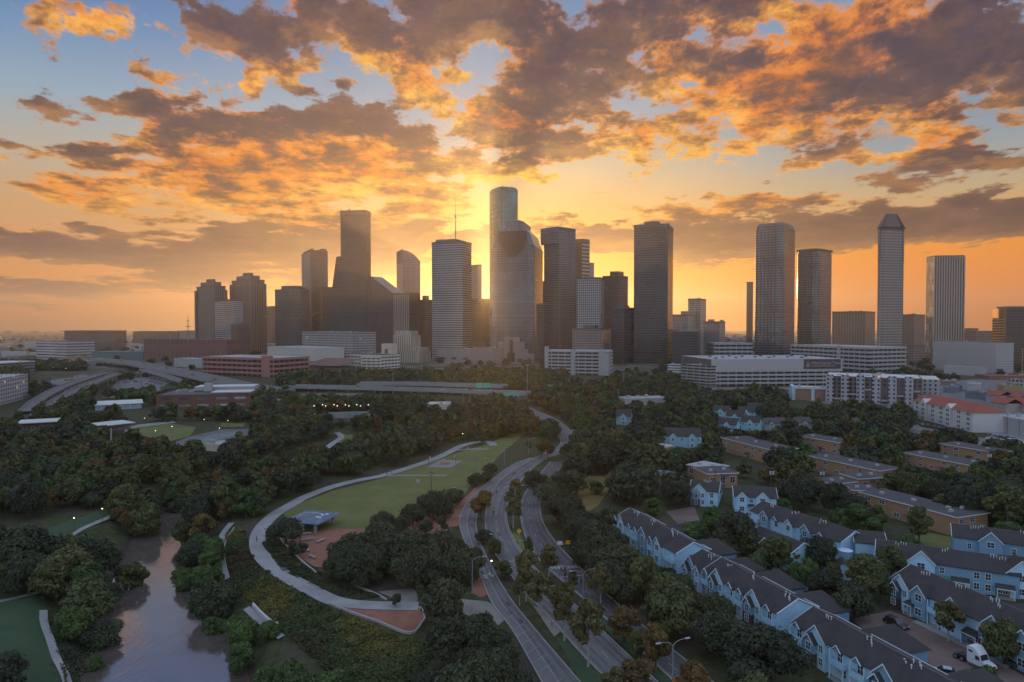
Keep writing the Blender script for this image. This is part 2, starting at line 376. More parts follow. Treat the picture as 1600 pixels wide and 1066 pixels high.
# the sky behind the camera and overhead: dusk blue, loosely clouded
back = wn.ramp(wn.m('DIVIDE', wn.m('MAXIMUM', el, 0.0), 1.57), [(0, (.60, .64, .73)), (.25, (.60, .74, .98)), (.6, (.51, .64, .92)), (1, (.44, .57, .85))])
back = wn.mix(wn.m('MULTIPLY', wn.step(D1[0], .40, .75), .45), back, (.42, .38, .42))
isback = wn.m('MAXIMUM', wn.step(dy, .45, -.05), wn.step(el, .50, .85))
sky = wn.mix(isback, front, back)
sky = wn.mix(wn.step(el, 0.0, -.05), sky, (.12, .09, .075))
bg = wn.new('ShaderNodeBackground'); wn.put(bg.inputs[0], wn.vm('SCALE', sky, None, 10.0)); bg.inputs[1].default_value = .1
out = wn.new('ShaderNodeOutputWorld'); wn.l.new(bg.outputs[0], out.inputs[0])
W.cycles.sampling_method = 'MANUAL'; W.cycles.sample_map_resolution = 512
# the morning haze
hz = MB().box(-6200, 6200, -420, 7700, -40, 372).build('haze', [])
hm = bpy.data.materials.new('morning_haze'); hm.use_nodes = True; hn = NT(hm.node_tree); hn.n.clear()
pv = hn.new('ShaderNodeVolumePrincipled'); pv.inputs['Color'].default_value = (.97, .85, .66, 1); pv.inputs['Density'].default_value = .00015; pv.inputs['Anisotropy'].default_value = .72
ho = hn.new('ShaderNodeOutputMaterial'); hn.l.new(pv.outputs[0], ho.inputs['Volume']); hz.data.materials.append(hm); tag(hz, kind='stuff')
SC.view_settings.view_transform = 'Standard'; SC.view_settings.look = 'None'; SC.view_settings.exposure = 0; SC.view_settings.gamma = 1
SC.cycles.use_denoising = True; SC.cycles.max_bounces = 5; SC.cycles.diffuse_bounces = 2; SC.cycles.glossy_bounces = 2; SC.cycles.transmission_bounces = 2; SC.cycles.volume_bounces = 0; SC.cycles.transparent_max_bounces = 4
SC.cycles.sample_clamp_indirect = 6
# ------------------------------------------------------------------ materials of the setting
def ground_mat():
    m, n, bs = newmat('ground_cover')
    pos = n.new('ShaderNodeNewGeometry').outputs['Position']; x, y, z = n.sep(pos)
    a = n.noise(pos, .045, 5, .65); b = n.noise(pos, .4, 4, .7); c = n.noise(pos, 2.2, 2, .6)
    grass = n.mix(n.step(b, .35, .65), (.032, .045, .020), (.072, .080, .032))
    grass = n.mix(n.step(a, .56, .68), grass, (.060, .050, .024))
    soil = n.mix(b, (.05, .042, .034), (.085, .07, .055))
    col = n.mix(n.step(a, .50, .40), grass, soil)
    city = n.mix(n.step(n.noise(pos, .022, 4, .7), .42, .6), (.05, .06, .035), (.17, .16, .15))
    col = n.mix(n.step(n.m('ADD', y, n.m('MULTIPLY', a, 200)), 900, 1150), col, city)
    col = n.mix(n.step(z, -4.6, -5.8), col, (.05, .04, .03))
    n.put(bs.inputs['Base Color'], n.vm('SCALE', col, None, n.m('MULTIPLY_ADD', c, .6, .7))); bs.inputs['Roughness'].default_value = .95; bs.inputs['Specular IOR Level'].default_value = .2
    return m
def surf(name, c0, c1, s1=.25, s2=3, rough=.85, streak=None, spec=.3):
    m, n, bs = newmat(name)
    pos = n.new('ShaderNodeNewGeometry').outputs['Position']
    a = n.noise(pos, s1, 5, .65); b = n.noise(pos, s2, 3, .7)
    f = n.m('ADD', n.m('MULTIPLY', n.step(a, .3, .7), .7), n.m('MULTIPLY', b, .3))
    col = n.mix(f, c0, c1)
    if streak: col = n.mix(n.m('MULTIPLY', n.step(n.noise(pos, .9, 6, .75), .55, .72), .6), col, streak)
    n.put(bs.inputs['Base Color'], col); bs.inputs['Roughness'].default_value = rough; bs.inputs['Specular IOR Level'].default_value = spec
    return m
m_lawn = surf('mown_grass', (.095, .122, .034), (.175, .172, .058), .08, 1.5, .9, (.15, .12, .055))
m_lawn2 = surf('deep_green_grass', (.030, .064, .032), (.058, .095, .042), .1, 1.5)  # a deeper green than the mown lawn
m_dry = surf('dry_grass', (.15, .10, .03), (.22, .15, .05), .15, 1)
m_conc = surf('pale_concrete', (.23, .23, .23), (.35, .345, .34), .14, 2, .85, (.17, .165, .16))
m_asph = surf('worn_asphalt', (.13, .125, .13), (.20, .19, .19), .09, 1.2, .8, (.09, .085, .085))
m_asph2 = surf('dark_asphalt', (.075, .075, .082), (.125, .12, .125), .09, 1.2, .8, (.05, .05, .052))
m_brick = surf('red_paving', (.22, .095, .065), (.33, .15, .10), .3, 3, .85)
m_mulch = surf('bark_mulch', (.045, .028, .022), (.075, .05, .038), .4, 3, .95)
m_lotred = surf('stained_lot', (.13, .085, .07), (.22, .16, .14), .1, 1, .85, (.07, .045, .04))
m_court = surf('court_grey', (.20, .20, .205), (.26, .26, .26), .2, 2)
m_courtred = surf('court_red', (.26, .09, .08), (.32, .12, .10), .2, 2)
m_mark = surf('road_paint', (.24, .24, .24), (.46, .46, .45), .8, 5, .7)
m_kerb = surf('kerb_concrete', (.26, .255, .25), (.38, .375, .37), .5, 3)
m_gravel = surf('gravel', (.18, .16, .14), (.28, .26, .23), .2, 3)
# one ground sheet, finer where the terrain moves
xs = np.unique(np.concatenate([np.linspace(-6000, -800, 14), np.linspace(-800, -260, 28), np.arange(-260, 70, 2.5), np.linspace(70, 700, 30), np.linspace(700, 6000, 14)]))
ys = np.unique(np.concatenate([np.linspace(-380, 60, 12), np.arange(60, 340, 2.5), np.linspace(340, 700, 40), np.linspace(700, 7500, 26)]))
gx, gy = np.meshgrid(xs, ys); gz = terr(gx.ravel(), gy.ravel())
nx, ny = len(xs), len(ys)
me = bpy.data.meshes.new('ground'); me.from_pydata(np.c_[gx.ravel(), gy.ravel(), gz].tolist(), [], [(j * nx + i, j * nx + i + 1, (j + 1) * nx + i + 1, (j + 1) * nx + i) for j in range(ny - 1) for i in range(nx - 1)])
me.materials.append(ground_mat()); me.polygons.foreach_set('use_smooth', [True] * len(me.polygons)); tag(link('ground', me), kind='structure')
# the bayou
def water_mat():
    m, n, bs = newmat('muddy_water'); pos = n.new('ShaderNodeNewGeometry').outputs['Position']
    n.put(bs.inputs['Base Color'], n.mix(n.step(n.noise(pos, .07, 4, .6), .35, .65), (.105, .08, .072), (.15, .12, .108))); bs.inputs['Roughness'].default_value = .06
    bs.inputs['IOR'].default_value = 2.3; bs.inputs['Specular IOR Level'].default_value = 1.0
    p2 = n.vm('MULTIPLY', pos, (1, .45, 1)); h = n.m('ADD', n.m('MULTIPLY', n.noise(p2, .5, 4, .6, .8), 1.0), n.m('MULTIPLY', n.noise(p2, 1.9, 3, .6, .5), .3))
    bp = n.new('ShaderNodeBump'); bp.inputs['Strength'].default_value = .12; bp.inputs['Distance'].default_value = .35; n.put(bp.inputs['Height'], h); n.put(bs.inputs['Normal'], bp.outputs[0])
    return m
wb = MB(); L_, R_ = [], []
cl = smoothline([tuple(p) for p in RIV], 4)
for i, p in enumerate(cl):
    q = cl[min(i + 1, len(cl) - 1)] - cl[max(i - 1, 0)]; nrm = np.array([-q[1], q[0]]) / np.hypot(q[0], q[1]); w = p[2] + 6
    L_.append(p[:2] + nrm * w); R_.append(p[:2] - nrm * w)
for i in range(len(cl) - 1): wb.face([(*R_[i], WATER_Z), (*R_[i + 1], WATER_Z), (*L_[i + 1], WATER_Z), (*L_[i], WATER_Z)])
tag(wb.build('river_water', water_mat()), kind='structure')
# ------------------------------------------------------------------ sheets laid on the ground
LAY = [0.01]
def lay():
    LAY[0] += .0045; return LAY[0]
def sheet(name, pts, mat, z=None, world=False, sub=None, kind='structure'):
    """flat sheet from a photo outline"""
    z = lay() if z is None else z
    P = [(p if world else g(*p, 0)) for p in pts]
    return tag(MB().face([(x, y, z) for x, y in P] if _area(P) > 0 else [(x, y, z) for x, y in P[::-1]]).build(name, mat), kind=kind)
def _area(P): return sum(P[i][0] * P[(i + 1) % len(P)][1] - P[(i + 1) % len(P)][0] * P[i][1] for i in range(len(P)))
def drape(name, pts, mat, step=2.0, up=.09, kind='structure'):
    """sheet from a photo outline that follows the terrain"""
    P = [gt(*p)[:2] for p in pts]; bm_ = MB()
    x0, x1, y0, y1 = min(p[0] for p in P), max(p[0] for p in P), min(p[1] for p in P), max(p[1] for p in P)
    for i in range(int((x1 - x0) / step) + 1):
        for j in range(int((y1 - y0) / step) + 1):
            a, b = x0 + i * step, y0 + j * step
            if inside(P, a + step / 2, b + step / 2): bm_.face([(u, v, tz(u, v) + up) for u, v in ((a, b), (a + step, b), (a + step, b + step), (a, b + step))])
    return tag(bm_.build(name, mat), kind=kind)
def inside(P, x, y):
    c = False; j = len(P) - 1
    for i in range(len(P)):
        if (P[i][1] > y) != (P[j][1] > y) and x < (P[j][0] - P[i][0]) * (y - P[i][1]) / (P[j][1] - P[i][1]) + P[i][0]: c = not c
        j = i
    return c
def strip(name, Lp, Rp, mat, z=None, kind='structure', world=False, n=6):
    """road between two edges given in the photo"""
    z = lay() if z is None else z
    A = smoothline([p if world else g(*p) for p in Lp], n); B = smoothline([p if world else g(*p) for p in Rp], n); k = min(len(A), len(B)); m_ = MB()
    for i in range(k - 1): m_.face([(*A[i], z), (*B[i], z), (*B[i + 1], z), (*A[i + 1], z)])
    return tag(m_.build(name, mat), kind=kind), A, B
def offsetline(C, w):
    out = []
    for i, p in enumerate(C):
        q = np.array(C[min(i + 1, len(C) - 1)][:2]) - np.array(C[max(i - 1, 0)][:2]); q = q / (np.hypot(*q) + 1e-9)
        out.append((p[0] - q[1] * w, p[1] + q[0] * w))
    return out
def pathway(name, pts, w, mat, drap=False, up=None, n=8, kind='structure', thick=None):
    C = smoothline([(gt(*p)[:2] if drap else g(*p)) for p in pts], n); A, B = offsetline(C, w / 2), offsetline(C, -w / 2)
    up = lay() if up is None else up; m_ = MB(); zz = (lambda p: tz(p[0], p[1])) if drap else (lambda p: 0)
    for i in range(len(C) - 1):
        q = [A[i], B[i], B[i + 1], A[i + 1]]; zc = [zz(C[i]), zz(C[i]), zz(C[i + 1]), zz(C[i + 1])] if drap else [0] * 4
        zc = [max(zc[k], zz(q[k])) if drap else 0 for k in range(4)]
        m_.face([(q[k][0], q[k][1], zc[k] + up) for k in (0, 1, 2, 3)])
    return tag(m_.build(name, mat), kind=kind), C
def kerb(name, line, w=.2, h=.32, z=0, closed=False, mat=None):
    A, B = offsetline(line, w / 2), offsetline(line, -w / 2); m_ = MB()
    for i in range(len(line) - 1):
        a, b, c, d = A[i], B[i], B[i + 1], A[i + 1]
        m_.face([(*a, z + h), (*b, z + h), (*c, z + h), (*d, z + h)]); m_.face([(*b, z), (*c, z), (*c, z + h), (*b, z + h)]); m_.face([(*d, z), (*a, z), (*a, z + h), (*d, z + h)])
    return tag(m_.build(name, mat or m_kerb), kind='structure')
def dashes(name, line, w, on, off, z, s0=0, s1=1e9, mat=None):
    m_ = MB(); acc = 0
    for i in range(len(line) - 1):
        a, b = np.array(line[i][:2]), np.array(line[i + 1][:2]); L = np.hypot(*(b - a)); d = (b - a) / (L + 1e-9); nn = np.array([-d[1], d[0]]) * w / 2; t = 0
        while t < L:
            ph = (acc + t) % (on + off); e = min(L, t + ((on - ph) if ph < on else (on + off - ph)) + 1e-4)
            if ph < on and s0 <= acc + t <= s1: p, q = a + d * t, a + d * e; m_.face([(*(p + nn), z), (*(p - nn), z), (*(q - nn), z), (*(q + nn), z)])
            t = e
        acc += L
    return tag(m_.build(name, mat or m_mark), kind='structure') if m_.f else None
def lerpline(A, B, t): return [(a[0] + (b[0] - a[0]) * t, a[1] + (b[1] - a[1]) * t) for a, b in zip(A, B)]
# park lawns
sheet('lawn', [(442,802),(470,786),(520,767),(600,747),(660,727),(720,706),(752,697),(800,678),(806,672),(830,668),(800,695),(780,712),(760,735),(735,760),(712,790),(690,812),(600,828),(520,830),(470,832)], m_lawn)
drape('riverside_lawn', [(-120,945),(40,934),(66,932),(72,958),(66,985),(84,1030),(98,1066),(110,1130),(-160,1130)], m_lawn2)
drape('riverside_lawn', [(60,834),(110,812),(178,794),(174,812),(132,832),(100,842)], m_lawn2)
sheet('lawn', [(190,690),(216,668),(262,661),(306,668),(296,682),(246,694),(222,696)], m_lawn)
sheet('lawn', [(528,678),(552,680),(545,694),(528,692)], m_lawn)
sheet('lawn', [(1425,838),(1450,832),(1545,850),(1530,866),(1450,856)], m_lawn)
sheet('dry_lawn', [(898,800),(906,752),(920,744),(954,745),(950,768),(935,790),(915,803)], m_dry)
sheet('dry_lawn', [(925,640),(1010,628),(1060,632),(960,646)], m_dry)
# paths
_, PATHC = pathway('promenade_path', [(772,697),(764,691),(748,691),(722,697),(700,708),(680,717),(655,726),(600,743),(560,751),(520,761),(480,776),(452,791),(430,804),(412,821),(403,838),(403,856),(412,873),(430,890),(455,906),(485,922),(515,937),(545,944),(590,947),(655,948)], 4.4, m_conc, up=.16)
pathway('park_path', [(585,744),(640,743),(698,743)], 1.6, m_conc)
pathway('park_path', [(700,705),(735,702),(762,702)], 2.2, m_conc)
pathway('park_path', [(500,708),(520,693),(533,683),(527,676)], 3.5, m_conc)
pathway('towpath', [(362,818),(349,835),(345,855),(346,880),(353,908)], 2.0, m_conc, True, .12)
pathway('towpath', [(385,952),(402,968),(420,982),(440,998)], 1.5, m_conc, True, .12)
pathway('park_path', [(100,845),(125,829),(150,818),(176,807)], 1.8, m_conc, True, .12)
pathway('park_path', [(-40,948),(20,936),(64,926)], 1.6, m_conc, True, .12)
pathway('park_path', [(68,955),(69,975),(78,1000),(88,1030),(104,1064),(112,1110)], 1.5, m_conc, True, .12)
# basketball court
ct = [(667,730),(688,719),(722,720),(705,731)]
sheet('ball_court', ct, m_court); sheet('court_key', [(684,726.5),(690,722.5),(705,723),(700,727)], m_courtred)
# plaza round the pavilion, the red terrace, the red pavement beside the road
sheet('brick_plaza', [(436,828),(470,832),(520,828),(590,826),(640,806),(690,800),(700,830),(640,850),(560,856),(530,868),(512,888),(492,886),(470,872),(448,852)], m_brick)
sheet('brick_terrace', [(515,944),(560,953),(655,952),(664,968),(641,990),(590,972)], m_brick)
sheet('brick_pavement', [(770,752),(742,763),(716,788),(700,800),(690,826),(716,822),(724,806),(744,784),(768,764)], m_brick)
sheet('brick_pavement', [(726,894),(750,897),(760,905),(772,926),(752,934),(738,928),(736,910)], m_brick)
sheet('plaza_path', [(590,925),(640,920),(700,935),(760,940),(800,960),(770,985),(730,965),(655,952)], m_gravel)
# roads
fr, fA, fB = strip('parking_road', [(828,716),(800,728),(776,744),(745,770),(726,792),(718,815),(724,842),(738,870),(752,905),(770,945),(800,985),(846,1066),(880,1130)], [(850,712),(832,729),(808,745),(776,764),(752,790),(744,815),(748,842),(760,870),(778,905),(800,940),(836,985),(905,1066),(962,1130)], m_asph)
m1, aA, aB = strip('boulevard', [(802,635),(828,650),(852,662),(868,676),(876,690),(866,702),(824,722),(792,742),(768,770),(759,800),(759,830),(768,855),(785,882),(812,918),(860,968),(906,1020),(952,1066),(1010,1125)], [(810,630),(838,642),(868,655),(890,672),(898,690),(884,706),(850,719),(822,743),(800,772),(792,800),(794,822),(804,845),(822,872),(852,905),(900,948),(960,1005),(1026,1066),(1090,1125)], m_asph)
m2, bA, bB = strip('boulevard', [(860,722),(838,748),(818,775),(813,800),(818,830),(832,862),(852,886),(878,908),(920,944),(968,988),(1042,1056),(1110,1120)], [(886,722),(862,748),(846,775),(844,800),(853,826),(874,855),(906,888),(938,920),(980,958),(1030,1000),(1112,1066),(1185,1125)], m_asph2)
# verges and medians: kerbs first, planted strips between
kerb('kerb', aA); kerb('kerb', aB); kerb('kerb', bA); kerb('kerb', bB); kerb('kerb', fB[:]); kerb('kerb', fA[:])
sheet('median_grass', [(797,832),(812,835),(824,866),(838,880),(826,876),(806,850)], m_lawn)
sheet('median_grass', [(818,925),(806,912),(822,924),(838,946),(830,945)], m_lawn)
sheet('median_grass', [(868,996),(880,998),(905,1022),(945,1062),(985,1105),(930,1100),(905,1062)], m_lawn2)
sheet('median_bed', [(764,880),(778,884),(806,914),(800,922),(786,912)], m_mulch)
sheet('median_paving', [(832,946),(846,952),(876,988),(866,996)], m_gravel)
sheet('median_bed', [(846,896),(858,895),(880,913),(925,952),(915,955),(880,925)], m_mulch)
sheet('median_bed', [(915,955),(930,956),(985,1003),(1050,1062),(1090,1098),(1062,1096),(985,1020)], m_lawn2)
zm = LAY[0] + .012
dashes('lane_markings', lerpline(aA, aB, .5), .14, 3, 6, zm); dashes('lane_markings', lerpline(bA, bB, .42), .14, 3, 6, zm)
dashes('lane_markings', lerpline(aA, aB, .93), .12, 400, 1, zm); dashes('lane_markings', lerpline(bA, bB, .06), .12, 400, 1, zm); dashes('lane_markings', lerpline(fA, fB, .45), .12, 400, 1, zm)
m_track = surf('tyre_worn_asphalt', (.085, .082, .086), (.15, .145, .145), .2, 1.5, .7)
for A_, B_, ts in ((aA, aB, (.14, .32, .66, .84)), (bA, bB, (.12, .3, .58, .8)), (fA, fB, (.58, .86))):
    for t_ in ts: dashes('tyre_tracks', lerpline(A_, B_, t_), .55, 900, .01, zm - .006, mat=m_track)
pr_ = random.Random(9); m_patch = surf('road_patch', (.06, .06, .062), (.09, .088, .09), .5, 3)
for A_, B_ in ((aA, aB), (bA, bB), (fA, fB)):
    for _ in range(9):
        i = pr_.randrange(20, len(A_) - 3); t_ = pr_.uniform(.1, .7); a, b = lerpline(A_, B_, t_)[i], lerpline(A_, B_, t_)[i + 1]; c, d = lerpline(A_, B_, t_ + pr_.uniform(.06, .2))[i + 1], lerpline(A_, B_, t_ + .12)[i]
        tag(MB().face([(*a, zm - .003), (*d, zm - .003), (*c, zm - .003), (*b, zm - .003)][::-1]).build('road_patch', m_patch), kind='structure')
# angled bays, stop bars, crossing
mk = MB()
def bar(p, q, w):
    a, b = np.array(g(*p)), np.array(g(*q)); d = (b - a) / np.hypot(*(b - a)); nn = np.array([-d[1], d[0]]) * w / 2
    mk.face([(*(a + nn), zm), (*(a - nn), zm), (*(b - nn), zm), (*(b + nn), zm)])
acc_ = 0
for i in range(1, len(fA) - 1):
    a, b = np.array(fA[i]), np.array(fA[i + 1]); c = np.array(fB[i]); Ls = np.hypot(*(b - a)); px_, py_ = proj(a[0], a[1], 0); acc_ += Ls
    if acc_ < 2.7 or not (968 < py_ < 1140 or 755 < py_ < 800 or 880 < py_ < 915): continue
    acc_ = 0; dd = (b - a) / (Ls + 1e-6); nn = np.array([dd[1], -dd[0]])
    if np.dot(nn, c - a) < 0: nn = -nn
    q = a + nn * 3.6 - dd * 2.6; w = np.array([-(q - a)[1], (q - a)[0]]); w = w / np.hypot(*w) * .05; p = a + nn * .2
    mk.face([(*(p + w), zm), (*(p - w), zm), (*(q - w), zm), (*(q + w), zm)])
for k in range(9):
    x = 855 + k * 5.4; bar((x, 886.5 - k * .25), (x + 3.6, 890.5 - k * .25), .6)
bar((780, 879.5), (818, 876), .45); bar((873, 903), (912, 899.5), .4); bar((756, 899), (762, 905), 1); bar((764, 896), (770, 902), 1)
for k in range(9): bar((806 + k * 4.5, 722 - k * 1.2), (798 + k * 5, 727 - k * 1.1), .2)
tag(mk.build('road_markings', m_mark), kind='structure')
# lots and lanes among the houses
sheet('parking_lot', [(1330,968),(1392,955),(1424,968),(1480,992),(1570,1040),(1640,1080),(1640,1120),(1480,1120),(1420,1050),(1380,1010)], m_lotred)
sheet('footpath', [(1425,972),(1432,970),(1490,994),(1580,1042),(1572,1046),(1482,1000)], m_conc)
sheet('parking_lot', [(1040,800),(1085,792),(1090,806),(1100,830),(1130,850),(1160,872),(1150,886),(1120,866),(1090,838),(1062,822)], m_lotred)
sheet('lane', [(1200,905),(1320,880),(1332,868),(1330,850),(1345,846),(1345,880),(1330,900),(1260,925),(1225,925)], m_asph2)
pathway('footpath', [(1405,905),(1470,918),(1520,926),(1560,930),(1640,938)], 1.8, m_conc)
sheet('footpath', [(1510,910),(1519,911),(1517,927),(1508,926)], m_conc); sheet('footpath', [(1552,921),(1560,922),(1562,932),(1554,931)], m_conc)
sheet('parking_lot', [(1535,690),(1548,674),(1640,684),(1640,702)], m_conc)
sheet('lane', [(1380,640),(1420,655),(1440,668),(1500,680),(1640,700),(1640,712),(1480,690),(1420,676)], m_asph)
sheet('parking_lot', [(1100,606),(1310,604),(1420,600),(1460,610),(1430,640),(1380,645),(1230,622),(1110,618)], m_asph)
sheet('parking_lot', [(1420,600),(1640,585),(1640,660),(1560,650),(1430,620)], m_asph)
sheet('lane', [(1195,680),(1240,690),(1300,706),(1380,740),(1376,748),(1290,716),(1190,690)], m_asph2)
sheet('parking_lot', [(160,622),(172,606),(250,602),(252,618),(240,622)], m_asph); sheet('parking_lot', [(52,600),(130,585),(170,592),(120,606),(60,618)], m_asph)
sheet('parking_lot', [(175,605),(185,594),(240,588),(275,594),(255,604)], m_asph)
m_slabd = surf('weathered_slab', (.10, .10, .10), (.19, .185, .18), .12, 1.5, .85, (.07, .07, .07))
sheet('skate_plaza', [(262,696),(300,682),(345,672),(392,671),(388,680),(352,694),(330,704),(300,704)], m_slabd)
sheet('skate_plaza', [(290,690),(340,678),(370,674),(374,678),(345,687),(300,699)], surf('painted_slab', (.07, .15, .13), (.26, .26, .24), .3, 1.5))
sheet('lawn', [(345,662),(385,660),(380,668),(345,668)], m_lawn)
sheet('lane', [(192,670),(216,664),(270,658),(275,661),(218,668),(196,676)], m_conc)
sheet('car_park', [(396,680),(430,676),(436,690),(400,694)], m_conc)
# ------------------------------------------------------------------ downtown towers
def dirs(th): return (math.sin(th), math.cos(th)), (-math.cos(th), math.sin(th))
def corner(pl, pc, pr, d, theta, depth=30):
    """corner point, side lengths along the right-hand and left-hand faces that make the edges fall on pl, pc, pr"""
    r_, l_ = dirs(R(theta)); cx, cy = xat(pc, d), d
    tl = (pl - 800) / F; b = (tl * cy - cx) / (l_[0] - tl * l_[1])
    if pr is None or pr == pc: a = depth
    else: tr = (pr - 800) / F; a = (tr * cy - cx) / (r_[0] - tr * r_[1])
    return (cx, cy), a, b
m_roof = M('flat_roof', (.12, .115, .11), .9, .3, .05); m_roofl = M('pale_roof', (.37, .37, .375), .8, .25, .06); m_mech = M('plant_room_cladding', (.13, .12, .115), .8, .25, .1)
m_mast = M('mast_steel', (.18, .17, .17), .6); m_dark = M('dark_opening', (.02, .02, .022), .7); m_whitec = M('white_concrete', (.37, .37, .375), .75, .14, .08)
m_cream = M('cream_stone', (.55, .50, .40), .8, .14, .1); m_brickr = M('red_brick', (.26, .11, .085), .85, .2, .3); m_steel = M('galvanised_steel', (.36, .37, .38), .5, .1)
class Tower:
    """box tower standing on its nearest corner: x runs along the right-hand face, y along the left-hand face"""
    def __init__(s, name, label, pl, pc, pr, top, d, theta, mat, cat='tower', depth=30, base=True, roof=m_roof, parapet=1.6, pm=None, bevel=0):
        (cx, cy), s.a, s.b = corner(pl, pc, pr, d, theta, depth); s.h = zat(top, d); s.d = d
        s.o = thing(name, label, cat, (cx, cy, 0), PI / 2 - R(theta)); s.mat = mat; a, b = s.a, s.b
        poly = [(0, 0), (a, 0), (a, b), (0, b)]
        if bevel: k = bevel; poly = [(k, 0), (a - k, 0), (a, k), (a, b - k), (a - k, b), (k, b), (0, b - k), (0, k)]
        s.poly = poly
        if base: MB().prism(poly, 0, s.h, 0, 1).build('facade', [mat, roof], s.o)
        if base and parapet and not bevel:
            t = .5; q = MB(); z0, z1 = s.h - parapet, s.h + .9
            q.box(-t, a + t, -t, .25, z0, z1).box(-t, a + t, b - .25, b + t, z0, z1).box(-t, .25, .25, b - .25, z0, z1).box(a - .25, a + t, .25, b - .25, z0, z1)
            q.build('parapet', pm or m_mech, s.o)
    def z(s, py): return zat(py, s.d)
    def box(s, name, fx0, fx1, fy0, fy1, z0, z1, mat, top=None):
        return MB().box(fx0 * s.a, fx1 * s.a, fy0 * s.b, fy1 * s.b, z0, z1, 0, 1 if top else 0).build(name, [mat] + ([top] if top else []), s.o)
    def plant(s, fx0, fx1, fy0, fy1, hh, mat=None): return s.box('plant_room', fx0, fx1, fy0, fy1, s.h + .004, s.h + hh, mat or m_mech)
    def clutter(s, n=7, hm=3):
        r_ = random.Random(int(s.d * 7 + s.a * 13))
        for _ in range(n): x, y, w = r_.uniform(.08, .8) * s.a, r_.uniform(.08, .8) * s.b, r_.uniform(1, 4); MB().box(x, x + w, y, y + w * r_.uniform(.6, 1.6), s.h + .002, s.h + r_.uniform(1, hm)).build('rooftop_unit', m_mech, s.o)
        k = MB(); x, y = r_.uniform(.2, .8) * s.a, r_.uniform(.2, .8) * s.b; k.tube((x, y, s.h), (x, y, s.h + hm * 2.4), .18, .08); k.build('antenna', m_mast, s.o)
f_twin = facade('ribbed_brown_concrete', (.26, .21, .18), (.045, .04, .04), 5.2, 60, .42, 1, .3)
f_twin2 = facade('ribbed_brown_concrete', (.24, .195, .17), (.045, .04, .04), 3.1, 3.6, .55, .55, .3, lit=.012)
f_band = facade('white_bands', (.38, .36, .35), (.07, .075, .08), 60, 4.0, 1, .48)
f_brown = facade('brown_glass_bands', (.175, .15, .14), (.055, .055, .06), 1.6, 3.9, .85, .5, lit=.004)
f_brownd = facade('dark_brown_facade', (.10, .088, .086), (.036, .036, .04), 1.6, 4.0, .7, .55)
f_brick = facade('red_brown_office', (.20, .105, .085), (.06, .05, .05), 3.4, 3.8, .55, .42)
f_greyr = facade('rose_granite_grid', (.30, .235, .215), (.06, .06, .065), 2.9, 3.9, .58, .52)
f_slate = facade('blue_glass_curtain', (.075, .095, .115), (.06, .095, .125), 1.7, 4.0, .9, .8, .16, .5, .25, 1.0, .3)
f_teal = facade('green_glass_curtain', (.09, .13, .135), (.07, .20, .20), 1.7, 4.0, .92, .84, .06, .4, .3, 1.0, .55)
f_grid = facade('white_grid_facade', (.38, .365, .345), (.06, .06, .065), 3.3, 3.9, .62, .55, lit=.008)
f_gridg = facade('grey_grid_facade', (.33, .31, .30), (.05, .05, .055), 2.6, 3.8, .55, .55)
f_dkband = facade('charcoal_banded_glass', (.105, .09, .085), (.03, .032, .036), 1.5, 3.9, .93, .58, .1, .6, .4, .8)
f_glassr = facade('mirror_banded_glass', (.17, .165, .165), (.09, .115, .135), 1.6, 4.0, .94, .62, .05, .4, .3, 1.0, .6)
f_sq = facade('square_window_granite', (.32, .285, .26), (.028, .03, .036), 3.6, 3.9, .52, .56)
f_plain = facade('smooth_fin_wall', (.40, .31, .25), (.33, .26, .21), 7, 9, .96, .98, .7)
f_edge = facade('sunlit_side_glass', (.60, .34, .15), (.55, .30, .12), 1.6, 3.9, .95, .55, .18, .5, .4, 1.0, .9)  # orange metallic colour paints low sunlight onto the edge tower's left side
f_hotel = facade('hotel_windows', (.44, .43, .44), (.10, .10, .12), 3.4, 3.4, .34, .46)
f_apt = facade('flat_windows', (.44, .43, .43), (.05, .055, .065), 3.4, 3.2, .42, .52, lit=.03)
f_tan = facade('tan_block_windows', (.30, .22, .15), (.06, .055, .05), 3.6, 3.3, .5, .45)
# -- left cluster
def twin(label, pl, pr, top, d):
    t = Tower('apartment_tower', label, pl, (pl + pr) / 2 + 6, pr, top + 9, d, 40, f_twin)
    t.box('upper_block', .14, .86, .14, .86, t.h + .9, t.h + 10, f_twin2, m_roof); t.box('plant_room', .34, .66, .34, .66, t.h + 10, t.h + 17, m_mech)
    for fx, fy in ((0, 0), (1, 0), (0, 1)): MB().box(fx * t.a - 3 - (.6 if fx == 0 else -.6), fx * t.a + 3, fy * t.b - 3, fy * t.b + 3.6, 0, t.h - 8).build('corner_bay', [f_twin2], t.o)
    t.clutter(4, 4)
twin('brown ribbed apartment tower farthest left on the skyline, the lower of a matching pair', 308, 353, 438, 1500)
twin('brown ribbed apartment tower, the taller right-hand one of the matching left pair', 363, 414, 428, 1480)
t = Tower('office_tower', 'small pale tower with white horizontal bands between the two brown apartment towers', 336, 366, 380, 468, 1350, 50, f_band); t.clutter()
t = Tower('office_block', 'reddish low office block in front of the left brown apartment tower pair', 361, 372, 390, 507, 1280, 40, f_brick); t.clutter(4)
t = Tower('office_tower', 'boxy grey brown tower with a flat double roof left of the notched tower', 430, 470, 484, 452, 1400, 25, f_brown); t.plant(.15, .9, .25, .8, 8)
t.box('shoulder', .0, 1.0, .16, .42, t.h + 1, t.h + 5, f_brown); t.clutter(4)
t = Tower('office_tower', 'tall notched tower with a pale fluted left edge left of the stepped skyscraper', 472, 487, 513, 392, 1480, 62, f_brown)
q = MB()
for fx0, fx1, hh in ((.05, .22, 5), (.3, .62, 2), (.66, .98, 6)): q.box(fx0 * t.a, fx1 * t.a, .1 * t.b, .9 * t.b, t.h + .9, t.h + .9 + hh)
